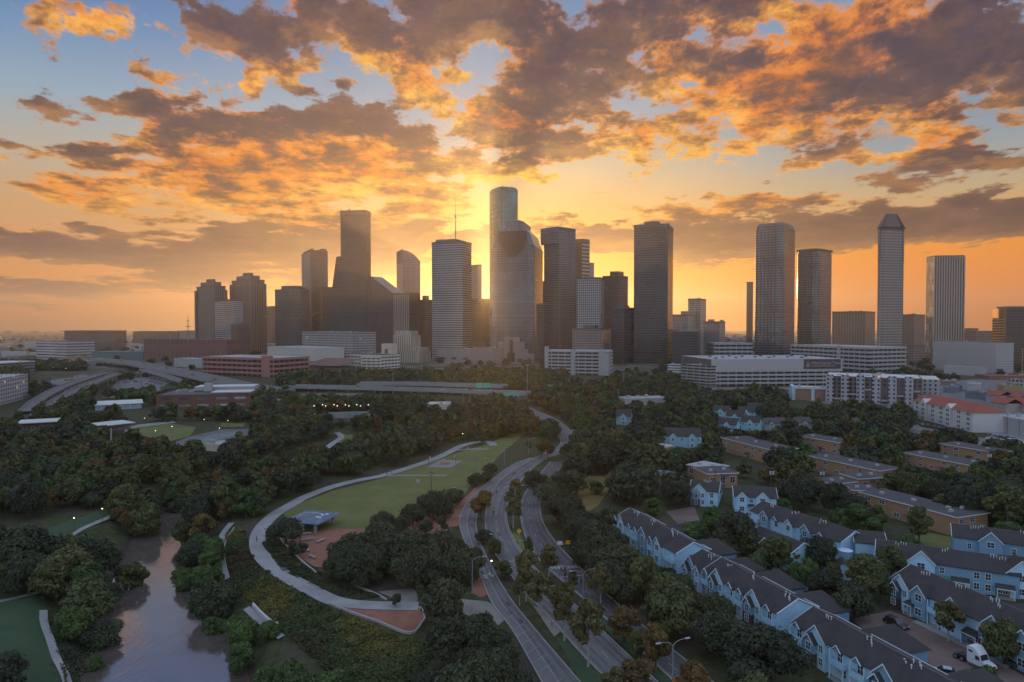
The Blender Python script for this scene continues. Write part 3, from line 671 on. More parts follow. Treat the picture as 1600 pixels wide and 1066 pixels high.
q.build('roof_notches', f_brown, t.o)
q = MB()
for k in range(5): q.box(-1.2, 0, (.1 + k * .18) * t.b, (.19 + k * .18) * t.b, 0, t.h - 3)
q.build('fluting', M('pale_fluting', (.34, .30, .27)), t.o)
t.box('lower_wing', .28, .99, -.55, -.01, 0, t.z(450), f_brownd, m_roof)
# -- stepped skyscraper
t = Tower('stepped_skyscraper', 'tall dark skyscraper with a stepped sloping left shoulder and flat dark top', 533, 573, 580, 329, 1300, 8, f_brownd, depth=40); t.clutter(9, 5)
W_ = lambda p: (t.b * (573 - p) / 40.0)
q = MB(); zz = lambda p: t.z(p)
sh = [(533.2, 345), (533.2, 400), (527, 400), (527, 430), (523, 446), (519, 446), (519, 520), (514, 522), (514, 566)]
prof = [(W_(533.2), zz(400)), (W_(525), zz(400)), (W_(519), zz(446)), (W_(518), zz(452)), (W_(518), zz(452) - .5), (W_(514), zz(456)), (W_(512), 0), (W_(533.2), 0)]
prof = [(W_(533.2), zz(400)), (W_(526), zz(400)), (W_(525), zz(404)), (W_(518.5), zz(450)), (W_(516), zz(450)), (W_(515.5), zz(453)), (W_(513), zz(530)), (W_(513), 0), (W_(533.2), 0)]
front_, back_ = [(2.0, y, z) for y, z in prof], [(t.a - 2, y, z) for y, z in prof]
q.face(front_); q.face(back_[::-1])
for i in range(len(prof)): j = (i + 1) % len(prof); q.face([front_[j], front_[i], back_[i], back_[j]])
q.build('sloping_shoulder', f_brownd, t.o)
MB().box(-.5, t.a + .5, -.5, t.b + .5, t.z(335), t.z(331)).build('crown_band', m_mech, t.o)
t.box('low_wing', .02, .9, -.3, -.012, 0, t.z(438), f_brownd, m_roof)
# -- gabled tower with lean-to glass roof
t = Tower('sloped_roof_tower', 'brown tower with a long sloping glass roof right of the stepped skyscraper', 580, 640, 657, 457, 1250, 30, f_brownd, parapet=0)
zr = t.z(429); rr = MB()
A = [(0, t.b, t.h), (0, .42 * t.b, t.h), (t.a, .42 * t.b, t.h), (t.a, t.b, t.h)]; Bp = [(0, t.b, zr), (t.a, t.b, zr)]
rr.face([A[1], A[2], Bp[1], Bp[0]]); rr.face([A[0], A[1], Bp[0]], 1); rr.face([A[2], A[3], Bp[1]], 1); rr.face([A[3], A[0], Bp[0], Bp[1]], 1)
rr.build('sloping_roof', [M('glass_roof', (.20, .18, .17), .25), f_brownd], t.o)
q = MB()
for k in range(9): q.box(-.7, 0, (.02 + k * .045) * t.b, (.04 + k * .045) * t.b, 0, t.h - 4)
q.build('pilasters', M('pale_pilasters', (.36, .30, .25)), t.o)
t = Tower('office_tower', 'pale tower with a curved right edge and a raised dark fin at its top left', 620, 630, 657, 405, 1420, 70, f_gridg, base=False)
q = MB(); n_ = 8; pr_ = []
for i in range(n_ + 1): u = i / n_; pr_.append((u * t.a, t.z(391) - (t.z(391) - t.z(408)) * u ** 2.2))
lo = [(0, 0)] + [(t.a, 0)]; ft = [(x, 0, z) for x, z in pr_] ; bk = [(x, t.b, z) for x, z in pr_]
q.face([(0, 0, 0), (t.a, 0, 0)] + ft[::-1]); q.face(([(0, t.b, 0), (t.a, t.b, 0)] + bk[::-1])[::-1])
for i in range(n_): q.face([ft[i], ft[i + 1], bk[i + 1], bk[i]], 1)
q.face([(t.a, 0, 0), (t.a, t.b, 0), bk[-1], ft[-1]]); q.face([(0, t.b, 0), (0, 0, 0), ft[0], bk[0]])
q.build('facade', [f_gridg, m_roof], t.o); t.box('fin', -.02, .05, .05, .95, t.z(409), t.z(389), m_mech)
t = Tower('office_block', 'narrow brown block glimpsed between the curved tower and the white banded tower', 655, 668, 676, 469, 1290, 30, f_brown); t.plant(.3, .8, .3, .8, 9)
t = Tower('office_block', 'small hazy block far behind between left apartment pair and boxy tower', 416, 426, 432, 479, 1700, 40, f_brown)
# -- white banded tower with a spire
t = Tower('banded_tower', 'white striped tower with a comb roof box and tall spire', 675, 723, 737, 377, 1200, 22, f_band, parapet=1)
z1 = t.h + .92; z2 = t.z(371); t.box('roof_box', .2, .75, .26, .94, z1, z2 - 1.2, m_mech)
q = MB()
for k in range(13): y = (.27 + k * .052) * t.b; q.box(.2 * t.a - .5, .2 * t.a - .004, y, y + .9, z1, z2)
q.build('louvres', M('pale_louvres', (.4, .38, .36)), t.o)
xm, ym = .25 * t.a, .3 * t.b
MB().tube((xm, ym, z2 - 1.2), (xm, ym, t.z(330)), .9, .6, 8).tube((xm, ym, t.z(330)), (xm, ym, t.z(301)), .45, .15, 6).tube((xm, ym, t.z(338)), (xm, ym, t.z(335)), 1.5, 1.5, 8).build('spire', m_mast, t.o)
t = Tower('office_tower', 'slender grey tower squeezed in just left of the tallest green glass tower', 735, 746, 753, 414, 1480, 45, f_gridg); t.box('upper_fin', .4, 1, .0, .3, t.h, t.h + 2, f_gridg)
t = Tower('office_block', 'low dark block at the foot of the tallest glass tower, left side', 737, 757, 766, 467, 1380, 30, f_brownd)
# -- tallest tower: rounded glass slab
def rounded(a, b, r, n=7):
    P = []
    for cx, cy, s0 in ((a - r, r, -90), (a - r, b - r, 0), (r, b - r, 90), (r, r, 180)):
        for k in range(n): t_ = R(s0 + 90 * k / (n - 1)); P.append((cx + r * math.cos(t_), cy + r * math.sin(t_)))
    return P
t = Tower('glass_skyscraper', 'tallest tower of the skyline, green glass with rounded sides and a dark seam', 761, 782, 813, 293, 1300, 62, f_teal, base=False)
MB().prism(rounded(t.a, t.b, min(t.a, t.b) * .32), 0, t.h, 0, 1, True).build('facade', [f_teal, m_roof], t.o, False)
MB().prism(rounded(t.a * .9, t.b * .9, min(t.a, t.b) * .28), t.h + .01, t.h + 3.2).build('parapet', m_mech, t.o).location = (t.a * .05, t.b * .05, 0)
c45 = min(t.a, t.b) * .32 * .293 - .35
MB().obox((c45, c45), .7, .9, 0, t.h, R(45)).build('seam', m_dark, t.o)
for k in range(8): MB().box(t.a * (.15 + .09 * k), t.a * (.15 + .09 * k) + 1.2, t.b * .3, t.b * .3 + 1.2, t.h + 3, t.h + 4.5 + (k * 37 % 5)).build('rooftop_unit', m_mech, t.o)
# -- blue granite tower with a temple crown
t = Tower('temple_crown_tower', 'blue glass tower with a stepped temple crown in front of the tallest tower', 768, 834, 849, 383, 1150, 12, f_slate, base=False)
bw = lambda p: (834 - p) / 66.0 * t.b
Q = lambda i, j, k=0: [(i, j), (t.a - i, j), (t.a - i, t.b - j), (i, t.b - j)]
def chamf(i, j, c): a, b = t.a - i, t.b - j; return [(i + c, j), (a - c, j), (a, j + c), (a, b - c), (a - c, b), (i + c, b), (i, b - c), (i, j + c)]
s6 = t.b / 66
MB().prism(chamf(0, 0, 7), 0, t.z(383), 0, 1, True).build('facade', [f_slate, m_roof], t.o)
MB().loft([(chamf(0, 1 * s6, 7), t.z(383)), (chamf(3, 8 * s6, 7), t.z(362)), (chamf(8, 16 * s6, 6), t.z(353))], 0, 1).build('sloping_shoulders', [f_slate, m_roof], t.o)
MB().prism(chamf(10, 19 * s6, 4), t.z(353), t.z(343)).build('crown_block', f_slate, t.o)
MB().prism(chamf(14, 24 * s6, 3), t.z(343), t.z(341)).build('crown_cap', m_mech, t.o)
m_gran = M('dark_granite', (.045, .04, .045), .85)
q = MB(); yy = lambda f: f * t.b
for (f0, f1, pa, pb) in ((.16, .84, 378, 360), (.2, .8, 386, 378), (.25, .75, 391, 386), (.32, .68, 396, 391), (.38, .62, 401, 396)): q.box(-.9, -.004, yy(f0), yy(f1), t.z(pa), t.z(pb) - .01)
q.build('temple_relief', m_gran, t.o)
m_bluec = facade('blue_side_glass', (.12, .145, .165), (.10, .13, .155), 1.7, 4.0, .9, .8, .06, .4, .3, 1.0, .4)
MB().box(-.5, -.004, yy(.0), yy(.13), 0, t.z(386)).build('pale_edge_bay', m_bluec, t.o)
MB().box(-.5, -.004, yy(.87), yy(1.0), 0, t.z(386)).build('pale_edge_bay', m_bluec, t.o)
m_pod = M('grey_granite', (.20, .195, .205), .6, .2, .05)
q = MB()
for f0, f1, py, xx in ((-.05, 1.04, 552, -16), (.1, .86, 545, -14), (.18, .8, 534, -12), (.3, .66, 527, -10)): q.box(xx, -.6 if xx > -11 else xx + 1.9, yy(f0), yy(f1), 0, t.z(py))
q.build('podium', m_pod, t.o)
q = MB()
for f0, f1, pa, pb in ((.45, .52, 575, 531), (.4, .57, 575, 551), (.22, .34, 575, 560), (.62, .74, 575, 560)): q.box(-16.6, -16.01, yy(f0), yy(f1), t.z(pa), t.z(pb))
q.build('podium_entrance', m_dark, t.o)
# -- pair right of the crown tower
t = Tower('granite_tower', 'rose granite grid tower with a broad stepped top and rooftop crane', 850, 874, 899, 357, 1170, 48, f_greyr)
t.box('wide_top', -.10, 1.0, 0.01, 1.12, t.z(380), t.z(354), f_greyr, m_roof); t.plant(.1, .9, .1, .85, 4)
q = MB().tube((.5 * t.a, .4 * t.b, t.h), (.5 * t.a, .4 * t.b, t.z(344)), .6, .4); q.tube((.5 * t.a, .4 * t.b, t.z(349)), (.1 * t.a, .9 * t.b, t.z(351)), .4, .3); q.build('crane', m_mast, t.o)
t = Tower('office_tower', 'dark tower with bright ribbed right face behind the rose granite tower', 898, 909, 921, 377, 1330, 50, f_brownd); t.box('open_crown', 0, 1, 0, 1, t.h + .9, t.h + 5, m_mech)
q = MB()
for k in range(int(t.h / 7)): q.box(0, t.a, -.6, -.01, k * 7, k * 7 + 3)
q.build('lit_ribs', M('lit_face_ribs', (.5, .42, .32)), t.o)  # bands are real, their warm pale tone paints the light on this face
t = Tower('office_block', 'small white block just right of the dark ribbed tower', 914, 921, 928, 411, 1440, 45, f_grid)
t = Tower('grid_tower', 'pale grid tower with an uneven roofline below the dark ribbed tower', 901, 938, 944, 434, 1120, 14, f_grid); t.clutter(9, 3)
t = Tower('office_tower', 'grey tower with a lit right side and a roof box right of pale grid tower', 941, 967, 981, 431, 1270, 35, f_brown); t.plant(.1, .7, .1, .6, 9, f_brown); t.clutter(3)
t = Tower('office_block', 'dark brown block with a rounded roofline left of the charcoal tower', 955, 975, 990, 481, 1085, 35, f_brownd); t.plant(.2, .8, .2, .8, 4)
t = Tower('office_block', 'low broad brown block in front of the pale grid tower', 894, 940, 955, 514, 1060, 15, f_greyr); t.plant(.2, .7, .3, .7, 6); t.clutter()
t = Tower('office_tower', 'slim dark tower sliver between the crown tower and rose granite tower', 844, 852, 857, 440, 1300, 45, f_brownd)
t = Tower('office_block', 'dark low block beneath the crown tower, right of its podium', 838, 850, 858, 475, 1120, 45, f_brownd)
# -- charcoal slab
t = Tower('charcoal_tower', 'dark charcoal slab tower with fine floor bands standing alone right of centre', 990, 1043, 1051, 350, 1084, 20, f_dkband, parapet=5); t.plant(.1, .9, .3, .72, 6.5); t.clutter(4)
t = Tower('office_block', 'dark brown cube block right of the foot of the charcoal tower', 1049, 1090, 1101, 518, 1010, 16, f_brownd)
t = Tower('office_block', 'pale stepped block just right of the charcoal tower', 1050, 1075, 1086, 492, 1400, 28, f_grid); t.box('upper_step', .3, 1, .0, .6, t.h + .9, t.h + 8, f_grid)
t.box('lower_step', -.5, -.01, .3, 1, 0, t.h * .8, f_grid)
t = Tower('office_tower', 'white grid tower between the pale stepped block and white block', 1075, 1094, 1103, 467, 1450, 28, f_grid); t.clutter(4)
t = Tower('office_block', 'white block with small roof turrets right of the white grid tower', 1099, 1124, 1133, 503, 1300, 28, f_grid); t.plant(.2, .5, .5, .8, 5, m_whitec); t.plant(.6, .9, .05, .2, 4, m_whitec)
t = Tower('office_tower', 'slim brown tower sliver left of the big mirrored tower', 1166, 1176, None, 441, 1500, 20, f_brown)
# -- two mirrored towers
def mirror(label, pl, pc, pr, top, d, th, rad, lid):
    t = Tower('mirrored_tower', label, pl, pc, pr, top, d, th, f_glassr, base=False)
    p = rounded(t.a, t.b, rad * min(t.a, t.b)); MB().prism(p, 0, t.h, 0, 1, True).build('facade', [f_glassr, m_roof], t.o)
    MB().prism([(x * .96 + .02 * t.a, y * .96 + .02 * t.b) for x, y in p], t.h + .01, t.h + 4).build('parapet', f_glassr, t.o)
    if lid: MB().prism([(x * 1.06 - .03 * t.a, y * 1.06 - .03 * t.b) for x, y in p], t.h + 4, t.h + 6.5).build('roof_disc', m_mech, t.o)
    else: MB().loft([([(x * .96 + .02 * t.a, y * .96 + .02 * t.b) for x, y in p], t.h + 4), ([(x * .8 + .1 * t.a, y * .8 + .1 * t.b) for x, y in p], t.h + 8)]).build('curved_roof', m_mech, t.o)
    q = MB()
    for k in range(5): u = .25 + k * .12; q.box(-.5, -.003, t.b * u, t.b * (u + .03), 0, t.h - 2)
    q.build('mullions', M('dark_mullions', (.06, .06, .065), .4), t.o); t.clutter(4, 3); return t
mirror('big mirrored glass tower with curved corners, right of the orange gap', 1177, 1222, 1243, 354, 1050, 40, .17, False)
mirror('mirrored glass tower with an overhanging roof disc, behind the bigger mirrored one', 1241, 1276, 1302, 394, 1150, 48, .30, True)
# -- octagonal cap tower
t = Tower('pyramid_cap_tower', 'granite tower with small square windows and an eight sided pyramid cap', 1367, 1374, 1414, 360, 973, 76, f_sq, base=False)
a, b = t.a, t.b
def oc(i, c): return [(i + c, i), (a - i - c, i), (a - i, i + c), (a - i, b - i - c), (a - i - c, b - i), (i + c, b - i), (i, b - i - c), (i, i + c)]
MB().prism(oc(0, 4.5), 0, t.z(409), 0, 1, True).build('facade', [f_sq, m_roof], t.o)
MB().prism(oc(1.0, 5), t.z(409), t.z(357), 0, 1, True).build('upper_shaft', [f_sq, m_roof], t.o)
MB().prism(oc(2.4, 7.0), t.z(357), t.z(354)).build('cornice', m_mech, t.o)
MB().loft([(oc(1.2, 6.2), t.z(354)), ([(a * .5 + (x - a * .5) * .42, b * .5 + (y - b * .5) * .42) for x, y in oc(1.2, 6.2)], t.z(333))]).build('pyramid_cap', M('slate_cap', (.085, .10, .115), .6), t.o)
# -- finned tower
t = Tower('finned_tower', 'tower with dark vertical grooves on its front and a smooth left side', 1446, 1458, 1505, 401, 1080, 98, f_plain, parapet=0)
MB().box(.02 * t.a, .98 * t.a, -.5, -.01, 2, t.h - 2).build('dark_glazing', M('groove_glass', (.02, .022, .026), .15), t.o)
q = MB()
for k in range(13): x = t.a * (k / 12.0) - 1.0; q.box(max(-.6, x), min(t.a + .6, x + 2.0), -2.2, -.51, 0, t.h)
q.build('fins', M('pale_fins', (.40, .35, .31), .7), t.o)
t.box('cap_slab', 0, 1, 0, 1, t.h + .01, t.h + 1.6, m_mech)
# -- right hand low-rises behind
t = Tower('hotel_slab', 'long brown hotel slab behind between the mirrored tower and pyramid cap tower', 1300, 1352, 1367, 487, 1330, 40, facade('brown_slab_bays', (.27, .205, .17), (.10, .075, .065), 5, 3.6, .5, .6)); t.clutter(8)
t = Tower('hotel_slab', 'brown slab behind just right of the pyramid cap tower', 1410, 1428, 1445, 492, 1320, 50, facade('brown_slab_bays', (.25, .19, .16), (.09, .07, .06), 4, 3.6, .5, .6)); t.clutter(5)
t = Tower('office_block', 'small grey block between the pyramid cap tower and the finned tower', 1418, 1428, 1446, 541, 1060, 60, f_greyr)
t = Tower('office_block', 'low distant brown block right of the finned tower', 1503, 1525, 1551, 518, 1500, 60, f_brown); t.plant(.0, .3, .2, .8, 7)
t = Tower('right_edge_tower', 'bronze tower at the right edge with an orange lit left face', 1551, 1571, 1640, 482, 990, 97, f_brownd, depth=30, parapet=0)
MB().box(-.5, -.01, 0, t.b, 10, t.h - 14).build('glazed_side', f_edge, t.o); MB().box(-.5, -.01, 0, t.b, t.h - 13.9, t.h).build('blank_band', M('sunlit_side_panel', (.6, .34, .14), .28, .1, metal=.8), t.o); t.plant(.05, .95, .1, .9, 3); t.clutter(6, 2)  # orange on this side is painted sunlight; the tower itself is brown
# ------------------------------------------------------------------ mid-height blocks round the foot of downtown
def block(name, label, A, B, h, dep, mat, cat='building', roof=m_roof, parapet=True, clutter=4, pm=None, group=None):
    """block whose front foot runs from photo point A to photo point B"""
    a, b = np.array(g(*A)), np.array(g(*B)); L = np.hypot(*(b - a)); ang = math.atan2(b[1] - a[1], b[0] - a[0])
    o = thing(name, label, cat, (*a, 0), ang, group); MB().box(0, L, 0, dep, 0, h, 0, 1).build('walls', [mat, roof], o)
    if parapet:
        q = MB(); q.box(-.2, L + .2, -.2, .15, h - .6, h + .5).box(-.2, L + .2, dep - .15, dep + .2, h - .6, h + .5).box(-.2, .15, .15, dep - .15, h - .6, h + .5).box(L - .15, L + .2, .15, dep - .15, h - .6, h + .5); q.build('parapet', pm or mat, o)
    if clutter:
        r_ = random.Random(int(L * 31 + dep * 7 + a[0]))
        for _ in range(clutter): x, y, w = r_.uniform(.06, .85) * L, r_.uniform(.1, .8) * dep, r_.uniform(.8, 2.6); MB().box(x, x + w * r_.uniform(1, 2), y, y + w, h + .002, h + r_.uniform(.8, 2.2)).build('rooftop_unit', m_steel, o)
    return o, L
def hz_(base, top): y = g(800, base)[1]; return zat(top, y)
def garage(name, label, A, B, h, dep, mat, n, cat='car park', cores=()):
    """open deck car park: real slabs, spandrels and columns, dark inside"""
    a, b = np.array(g(*A)), np.array(g(*B)); L = np.hypot(*(b - a)); ang = math.atan2(b[1] - a[1], b[0] - a[0])
    o = thing(name, label, cat, (*a, 0), ang); fh = h / n
    MB().box(1.2, L - 1.2, 1.2, dep - 1.2, 0, h - .5).build('dark_fill', m_dark, o)  # near-black solid stands in for the shade between the decks
    q = MB()
    for k in range(n):
        z = fh * (k + 1) - fh * .5; zt = z + fh * .5
        q.box(0, L, 0, 1.1, z, zt).box(0, L, dep - 1.1, dep, z, zt).box(0, 1.1, 1.1, dep - 1.1, z, zt).box(L - 1.1, L, 1.1, dep - 1.1, z, zt)
    q.build('parapet_bands', mat, o); q = MB(); k = 0
    while k * 8.5 < L: q.box(k * 8.5, k * 8.5 + .7, .06, 1.0, 0, h - .05); k += 1
    k = 1
    while k * 8.5 < dep: q.box(.06, 1.0, k * 8.5, k * 8.5 + .7, 0, h - .05).box(L - 1, L - .06, k * 8.5, k * 8.5 + .7, 0, h - .05); k += 1
    q.build('columns', mat, o); MB().box(1.12, L - 1.12, 1.12, dep - 1.12, h - .45, h - .25).build('top_deck', m_roofl, o)
    for i, (f0, f1, hh) in enumerate(cores): MB().box(f0 * L, f1 * L, -.6, 5, 0, h + hh).build('stair_core', mat, o)
    return o, L
garage('parking_garage', 'white open deck car park with taller stair towers below the rose granite tower', (851, 585), (951, 587), hz_(586, 548), 40, m_whitec, 7, cores=((0, .055, 5), (.42, .485, 1), (.85, .92, 2), (.92, 1, -3)))
garage('parking_garage', 'red brick open deck car park on the left below the pale office block', (316, 585), (428, 590), hz_(587, 558), 60, M('red_garage_panels', (.36, .17, .15), .8), 4, cores=((.84, .95, 2.5),))
garage('parking_garage', 'white ribbed car park block at the foot of the mirrored towers, right part', (1235, 573), (1358, 582), hz_(578, 541), 70, m_whitec, 6, cores=((.62, .66, 1),))
garage('parking_garage', 'small white ribbed car park left of the mirrored tower', (1115, 572), (1176, 572), hz_(572, 536), 40, m_whitec, 6)
block('banded_block', 'small bright white banded block at the left end of the long medical garage', (1043, 592), (1063, 593), hz_(592, 570), 14, facade('white_bands', (.62, .63, .63), (.08, .09, .1), 40, 2.8, 1, .4), clutter=2)
# the long garage under a flat roof with a lettered board
A_, B_, C_ = (1064, 600), (1112, 604), (1308, 602)
o, L = garage('long_garage', 'long low garage with blank upper wall, broad grey roof and dark lettered board', (1112, 604), (1316, 602), hz_(603, 578), 85, M('grey_precast', (.40, .39, .39), .8), 4)
h4 = hz_(603, 578); hT = hz_(603, 561)
MB().box(0, L, 0, 85, h4 + .01, hT, 0, 1).build('upper_wall', [M('blank_panels', (.42, .41, .415), .8, .08, .04), m_roofl], o)
MB().box(-.3, 0, 2, 83, h4, hT - .4).build('brown_side_panel', M('brown_panel', (.13, .10, .09), .8), o)
for k in range(14): MB().box(8 + k * 8.8, 10 + k * 8.8, 10 + (k * 37 % 50), 13 + (k * 37 % 50), hT + .01, hT + 1.3).build('rooftop_unit', m_mech, o)
x0, x1 = L * .70, L * .985
MB().box(x0, x1, -.35, -.01, h4 + .8, hT - .5).build('sign_board', M('brown_board', (.075, .06, .055), .6), o)
fc = bpy.data.curves.new('lettering', 'FONT'); fc.body = 'AllenCenna Towers'; fc.size = (hT - h4) * .42; fc.extrude = .04; fc.materials.append(M('sign_letters', (.42, .36, .32), .5))
tmp = bpy.data.objects.new('lettering', fc); COL.objects.link(tmp); bpy.context.view_layer.update()
tme = bpy.data.meshes.new_from_object(tmp); bpy.data.objects.remove(tmp); tme.materials.clear(); tme.materials.append(M('sign_letters', (.42, .36, .32), .5))
tx = link('lettering', tme, o); tx.location = (x0 + (x1 - x0) * .19, -.42, h4 + (hT - h4) * .48); tx.rotation_euler = (PI / 2, 0, 0); tx.scale = (.98, 1, 1)
ms = M('sign_letters', (.36, .31, .28), .5); MB().box(x0 + (x1 - x0) * .2, x0 + (x1 - x0) * .84, -.42, -.36, h4 + (hT - h4) * .3, h4 + (hT - h4) * .36).build('sign_underline', ms, o)
q = MB(); xc, zc, hh = x0 + (x1 - x0) * .11, h4 + (hT - h4) * .22, (hT - h4) * .6
for sg in (-1, 1): q.face([(xc + sg * .15, -.42, zc), (xc + sg * 1.9, -.42, zc + .1 * hh), (xc + sg * 1.5, -.42, zc + .45 * hh), (xc, -.42, zc + hh), (xc + sg * .35, -.42, zc + .45 * hh)])
q.build('flame_emblem', ms, o)
block('side_wing', 'brown and white side wing at the left end of the long garage', (1064, 600), (1110, 604.5), hz_(602, 571), 60, facade('garage_bays', (.36, .35, .34), (.04, .04, .04), 8.5, 3.1, .9, .5), clutter=2, roof=m_roofl)
# left foot of downtown
block('office_block', 'pale office block with a square window grid behind the theatre box', (472, 566), (551, 571), hz_(568, 519), 45, f_grid, clutter=8)
o, L = block('theatre', 'large blank cream theatre box with a sloping brown side hall', (418, 573), (492, 578), hz_(575, 543), 50, M('cream_panels', (.50, .48, .44), .8, .08, .05), clutter=3, roof=m_roofl)
q = MB(); q.face([(L * .45, -22, 7), (L * 1.7, -22, 9), (L * 1.7, 20, 17), (L * .45, 20, 15)]); q.box(L * .45, L * 1.7, -21, 20, 0, 6.8); q.build('side_hall', M('brown_metal_roof', (.17, .085, .07), .7), o)
o, L = block('white_office', 'low white office block with three rows of ribbon windows and an arched tower', (532, 574), (595, 577), hz_(575, 553), 40, facade('ribbon_windows', (.62, .59, .53), (.06, .06, .06), 7, 4.6, .84, .42), clutter=4)
MB().box(L * .78, L * 1.02, 20, 32, hz_(575, 553), hz_(575, 537)).build('arched_tower', m_cream, o)
MB().tube((L * .9, 19.7, hz_(575, 548)), (L * .9, 19.99, hz_(575, 548)), 3.4, 3.4, 14).box(L * .9 - 3.4, L * .9 + 3.4, 19.72, 19.98, hz_(575, 553) + .6, hz_(575, 548)).build('arch', M('bronze_arch', (.16, .11, .07)), o)
block('office_wing', 'cream wing right of the low white office block', (595, 577), (624, 572), hz_(575, 556), 30, facade('ribbon_windows', (.60, .56, .49), (.06, .06, .06), 7, 4.2, .8, .42), clutter=2)
o, L = block('city_hall', 'cream art deco hall with a stepped central tower', (612, 566), (655, 567), hz_(566, 549), 40, facade('deco_stone', (.50, .45, .36), (.10, .09, .08), 4.2, 40, .3, 1), clutter=0)
zb = hz_(566, 549); f_deco = facade('deco_stone', (.52, .47, .38), (.11, .10, .09), 4.2, 60, .32, 1)
MB().box(0 + .4, L * .7, 4, 34, zb + .51, hz_(566, 524)).build('tower_shaft', f_deco, o); MB().box(L * .06, L * .63, 8, 30, hz_(566, 524), hz_(566, 517)).build('tower_cap', f_deco, o); MB().box(L * .7, L * .98, 6, 34, zb + .51, hz_(566, 543)).build('tower_wing', f_deco, o)
block('long_brick_hall', 'long windowless red brick hall at the foot of the brown apartment towers', (225, 564), (355, 566), hz_(565, 531), 60, facade('slit_brick', (.21, .11, .095), (.08, .06, .055), 9, 24, .12, .5), clutter=8)
block('shed', 'low white shed left of the red brick car park', (272, 573), (316, 575), hz_(574, 561), 25, m_whitec, clutter=2, roof=m_roofl)
block('grey_hall', 'grey theatre hall with slot windows at the foot of the white banded tower', (683, 568), (740, 570), hz_(569, 546), 50, facade('slot_hall', (.26, .25, .25), (.05, .05, .05), 22, 18, .45, .18), clutter=4)
block('grey_hall', 'low grey hall with a bright roof edge between banded tower and crown tower podium', (735, 570), (770, 571), hz_(570, 544), 40, M('grey_stone', (.22, .21, .21)), clutter=3)
block('distant_block', 'white banded block left of the freeway in the far left', (57, 560), (104, 562), hz_(561, 534), 50, facade('white_bands', (.5, .47, .47), (.10, .09, .09), 60, 5, 1, .4), clutter=3)
block('distant_block', 'brown stepped block on the far left horizon', (101, 548), (176, 548), hz_(548, 517), 60, f_brown, clutter=6)
block('distant_block', 'low brown warehouse left of the lattice mast on the far horizon', (208, 541), (280, 541), hz_(541, 518), 80, M('hazy_brown', (.2, .15, .12)), clutter=4)
block('distant_block', 'small grey block beneath the lattice mast', (278, 541), (312, 541), hz_(541, 517), 60, M('hazy_grey', (.24, .22, .22)), clutter=2)
block('teal_hall', 'low teal roofed hall behind the freeway on the left', (143, 563), (224, 563), hz_(563, 550), 40, M('teal_cladding', (.13, .19, .19)), clutter=2, roof=M('teal_roof', (.16, .22, .22)))
block('banded_hotel', 'white hotel block with rows of small windows right of the finned tower', (1457, 577), (1556, 584), hz_(580, 535), 30, f_hotel, clutter=5)
block('hotel_podium', 'low white podium with lit doorways in front of the white hotel block', (1475, 585), (1535, 588), hz_(587, 574), 16, m_whitec, clutter=1, roof=m_roofl)
q = thing('lattice_mast', 'thin lattice radio mast on the left horizon', 'mast', (xat(294, 1600), 1600, 0))
mb = MB()
for sx, sy in ((-1, -1), (1, -1), (0, 1)): mb.tube((sx * 3, sy * 3, 0), (0, 0, zat(492, 1600)), .5, .3, 5)
mb.build('lattice', m_mast, q); MB().box(-6, 6, -.4, .4, zat(511, 1600), zat(510, 1600)).box(-4, 4, -.4, .4, zat(502, 1600), zat(501, 1600)).build('crossarms', m_mast, q)
# ------------------------------------------------------------------ middle distance: low buildings, freeways
m_wht = M('white_roof_sheet', (.60, .60, .58), .6, .15, .08); m_tan = M('tan_brick', (.38, .22, .13), .85, .14, .3); m_fascia = M('white_trim', (.66, .68, .70), .6, .06); m_redroof = M('red_roof_tiles', (.30, .075, .05), .75, .2, .3)
m_glass = M('window_glass', (.03, .035, .042), .08, .3, .4, spec=.8); m_glass_lit = M('lit_window', (.3, .2, .1), .3, emit=(1, .65, .3), es=1.2)
WM = {}
def window(o, x, y, z, w, h, face='-y', fm=None, lit=False, n=2):
    """a framed window as a part with its pane as a sub-part; face = wall it sits on"""
    key = (round(w, 2), round(h, 2), n, (fm or m_fascia).name)
    if key not in WM:
        t = .11; q = MB(); q.box(-w / 2 - t, w / 2 + t, -.09, 0, -t, 0).box(-w / 2 - t, w / 2 + t, -.09, 0, h, h + t).box(-w / 2 - t, -w / 2, -.09, 0, 0, h).box(w / 2, w / 2 + t, -.09, 0, 0, h)
        for k in range(1, n): q.box(-w / 2 + w * k / n - .035, -w / 2 + w * k / n + .035, -.085, 0, 0, h)
        q.box(-w / 2, w / 2, -.075, 0, h / 2 - .03, h / 2 + .03); f = q.build('window', [fm or m_fascia]); p = MB().face([(-w / 2, -.03, 0), (w / 2, -.03, 0), (w / 2, -.03, h), (-w / 2, -.03, h)]).build('pane', m_glass)
        WM[key] = (f.data, p.data); bpy.data.objects.remove(f); bpy.data.objects.remove(p)
    f = link('window', WM[key][0], o); f.location = (x, y, z); f.rotation_euler = (0, 0, {'-y': 0, 'x': PI / 2, '-x': -PI / 2, 'y': PI}[face])
    p = link('pane', WM[key][1], f)
    if lit: p.data = p.data.copy(); p.data.materials[0] = m_glass_lit
    return f
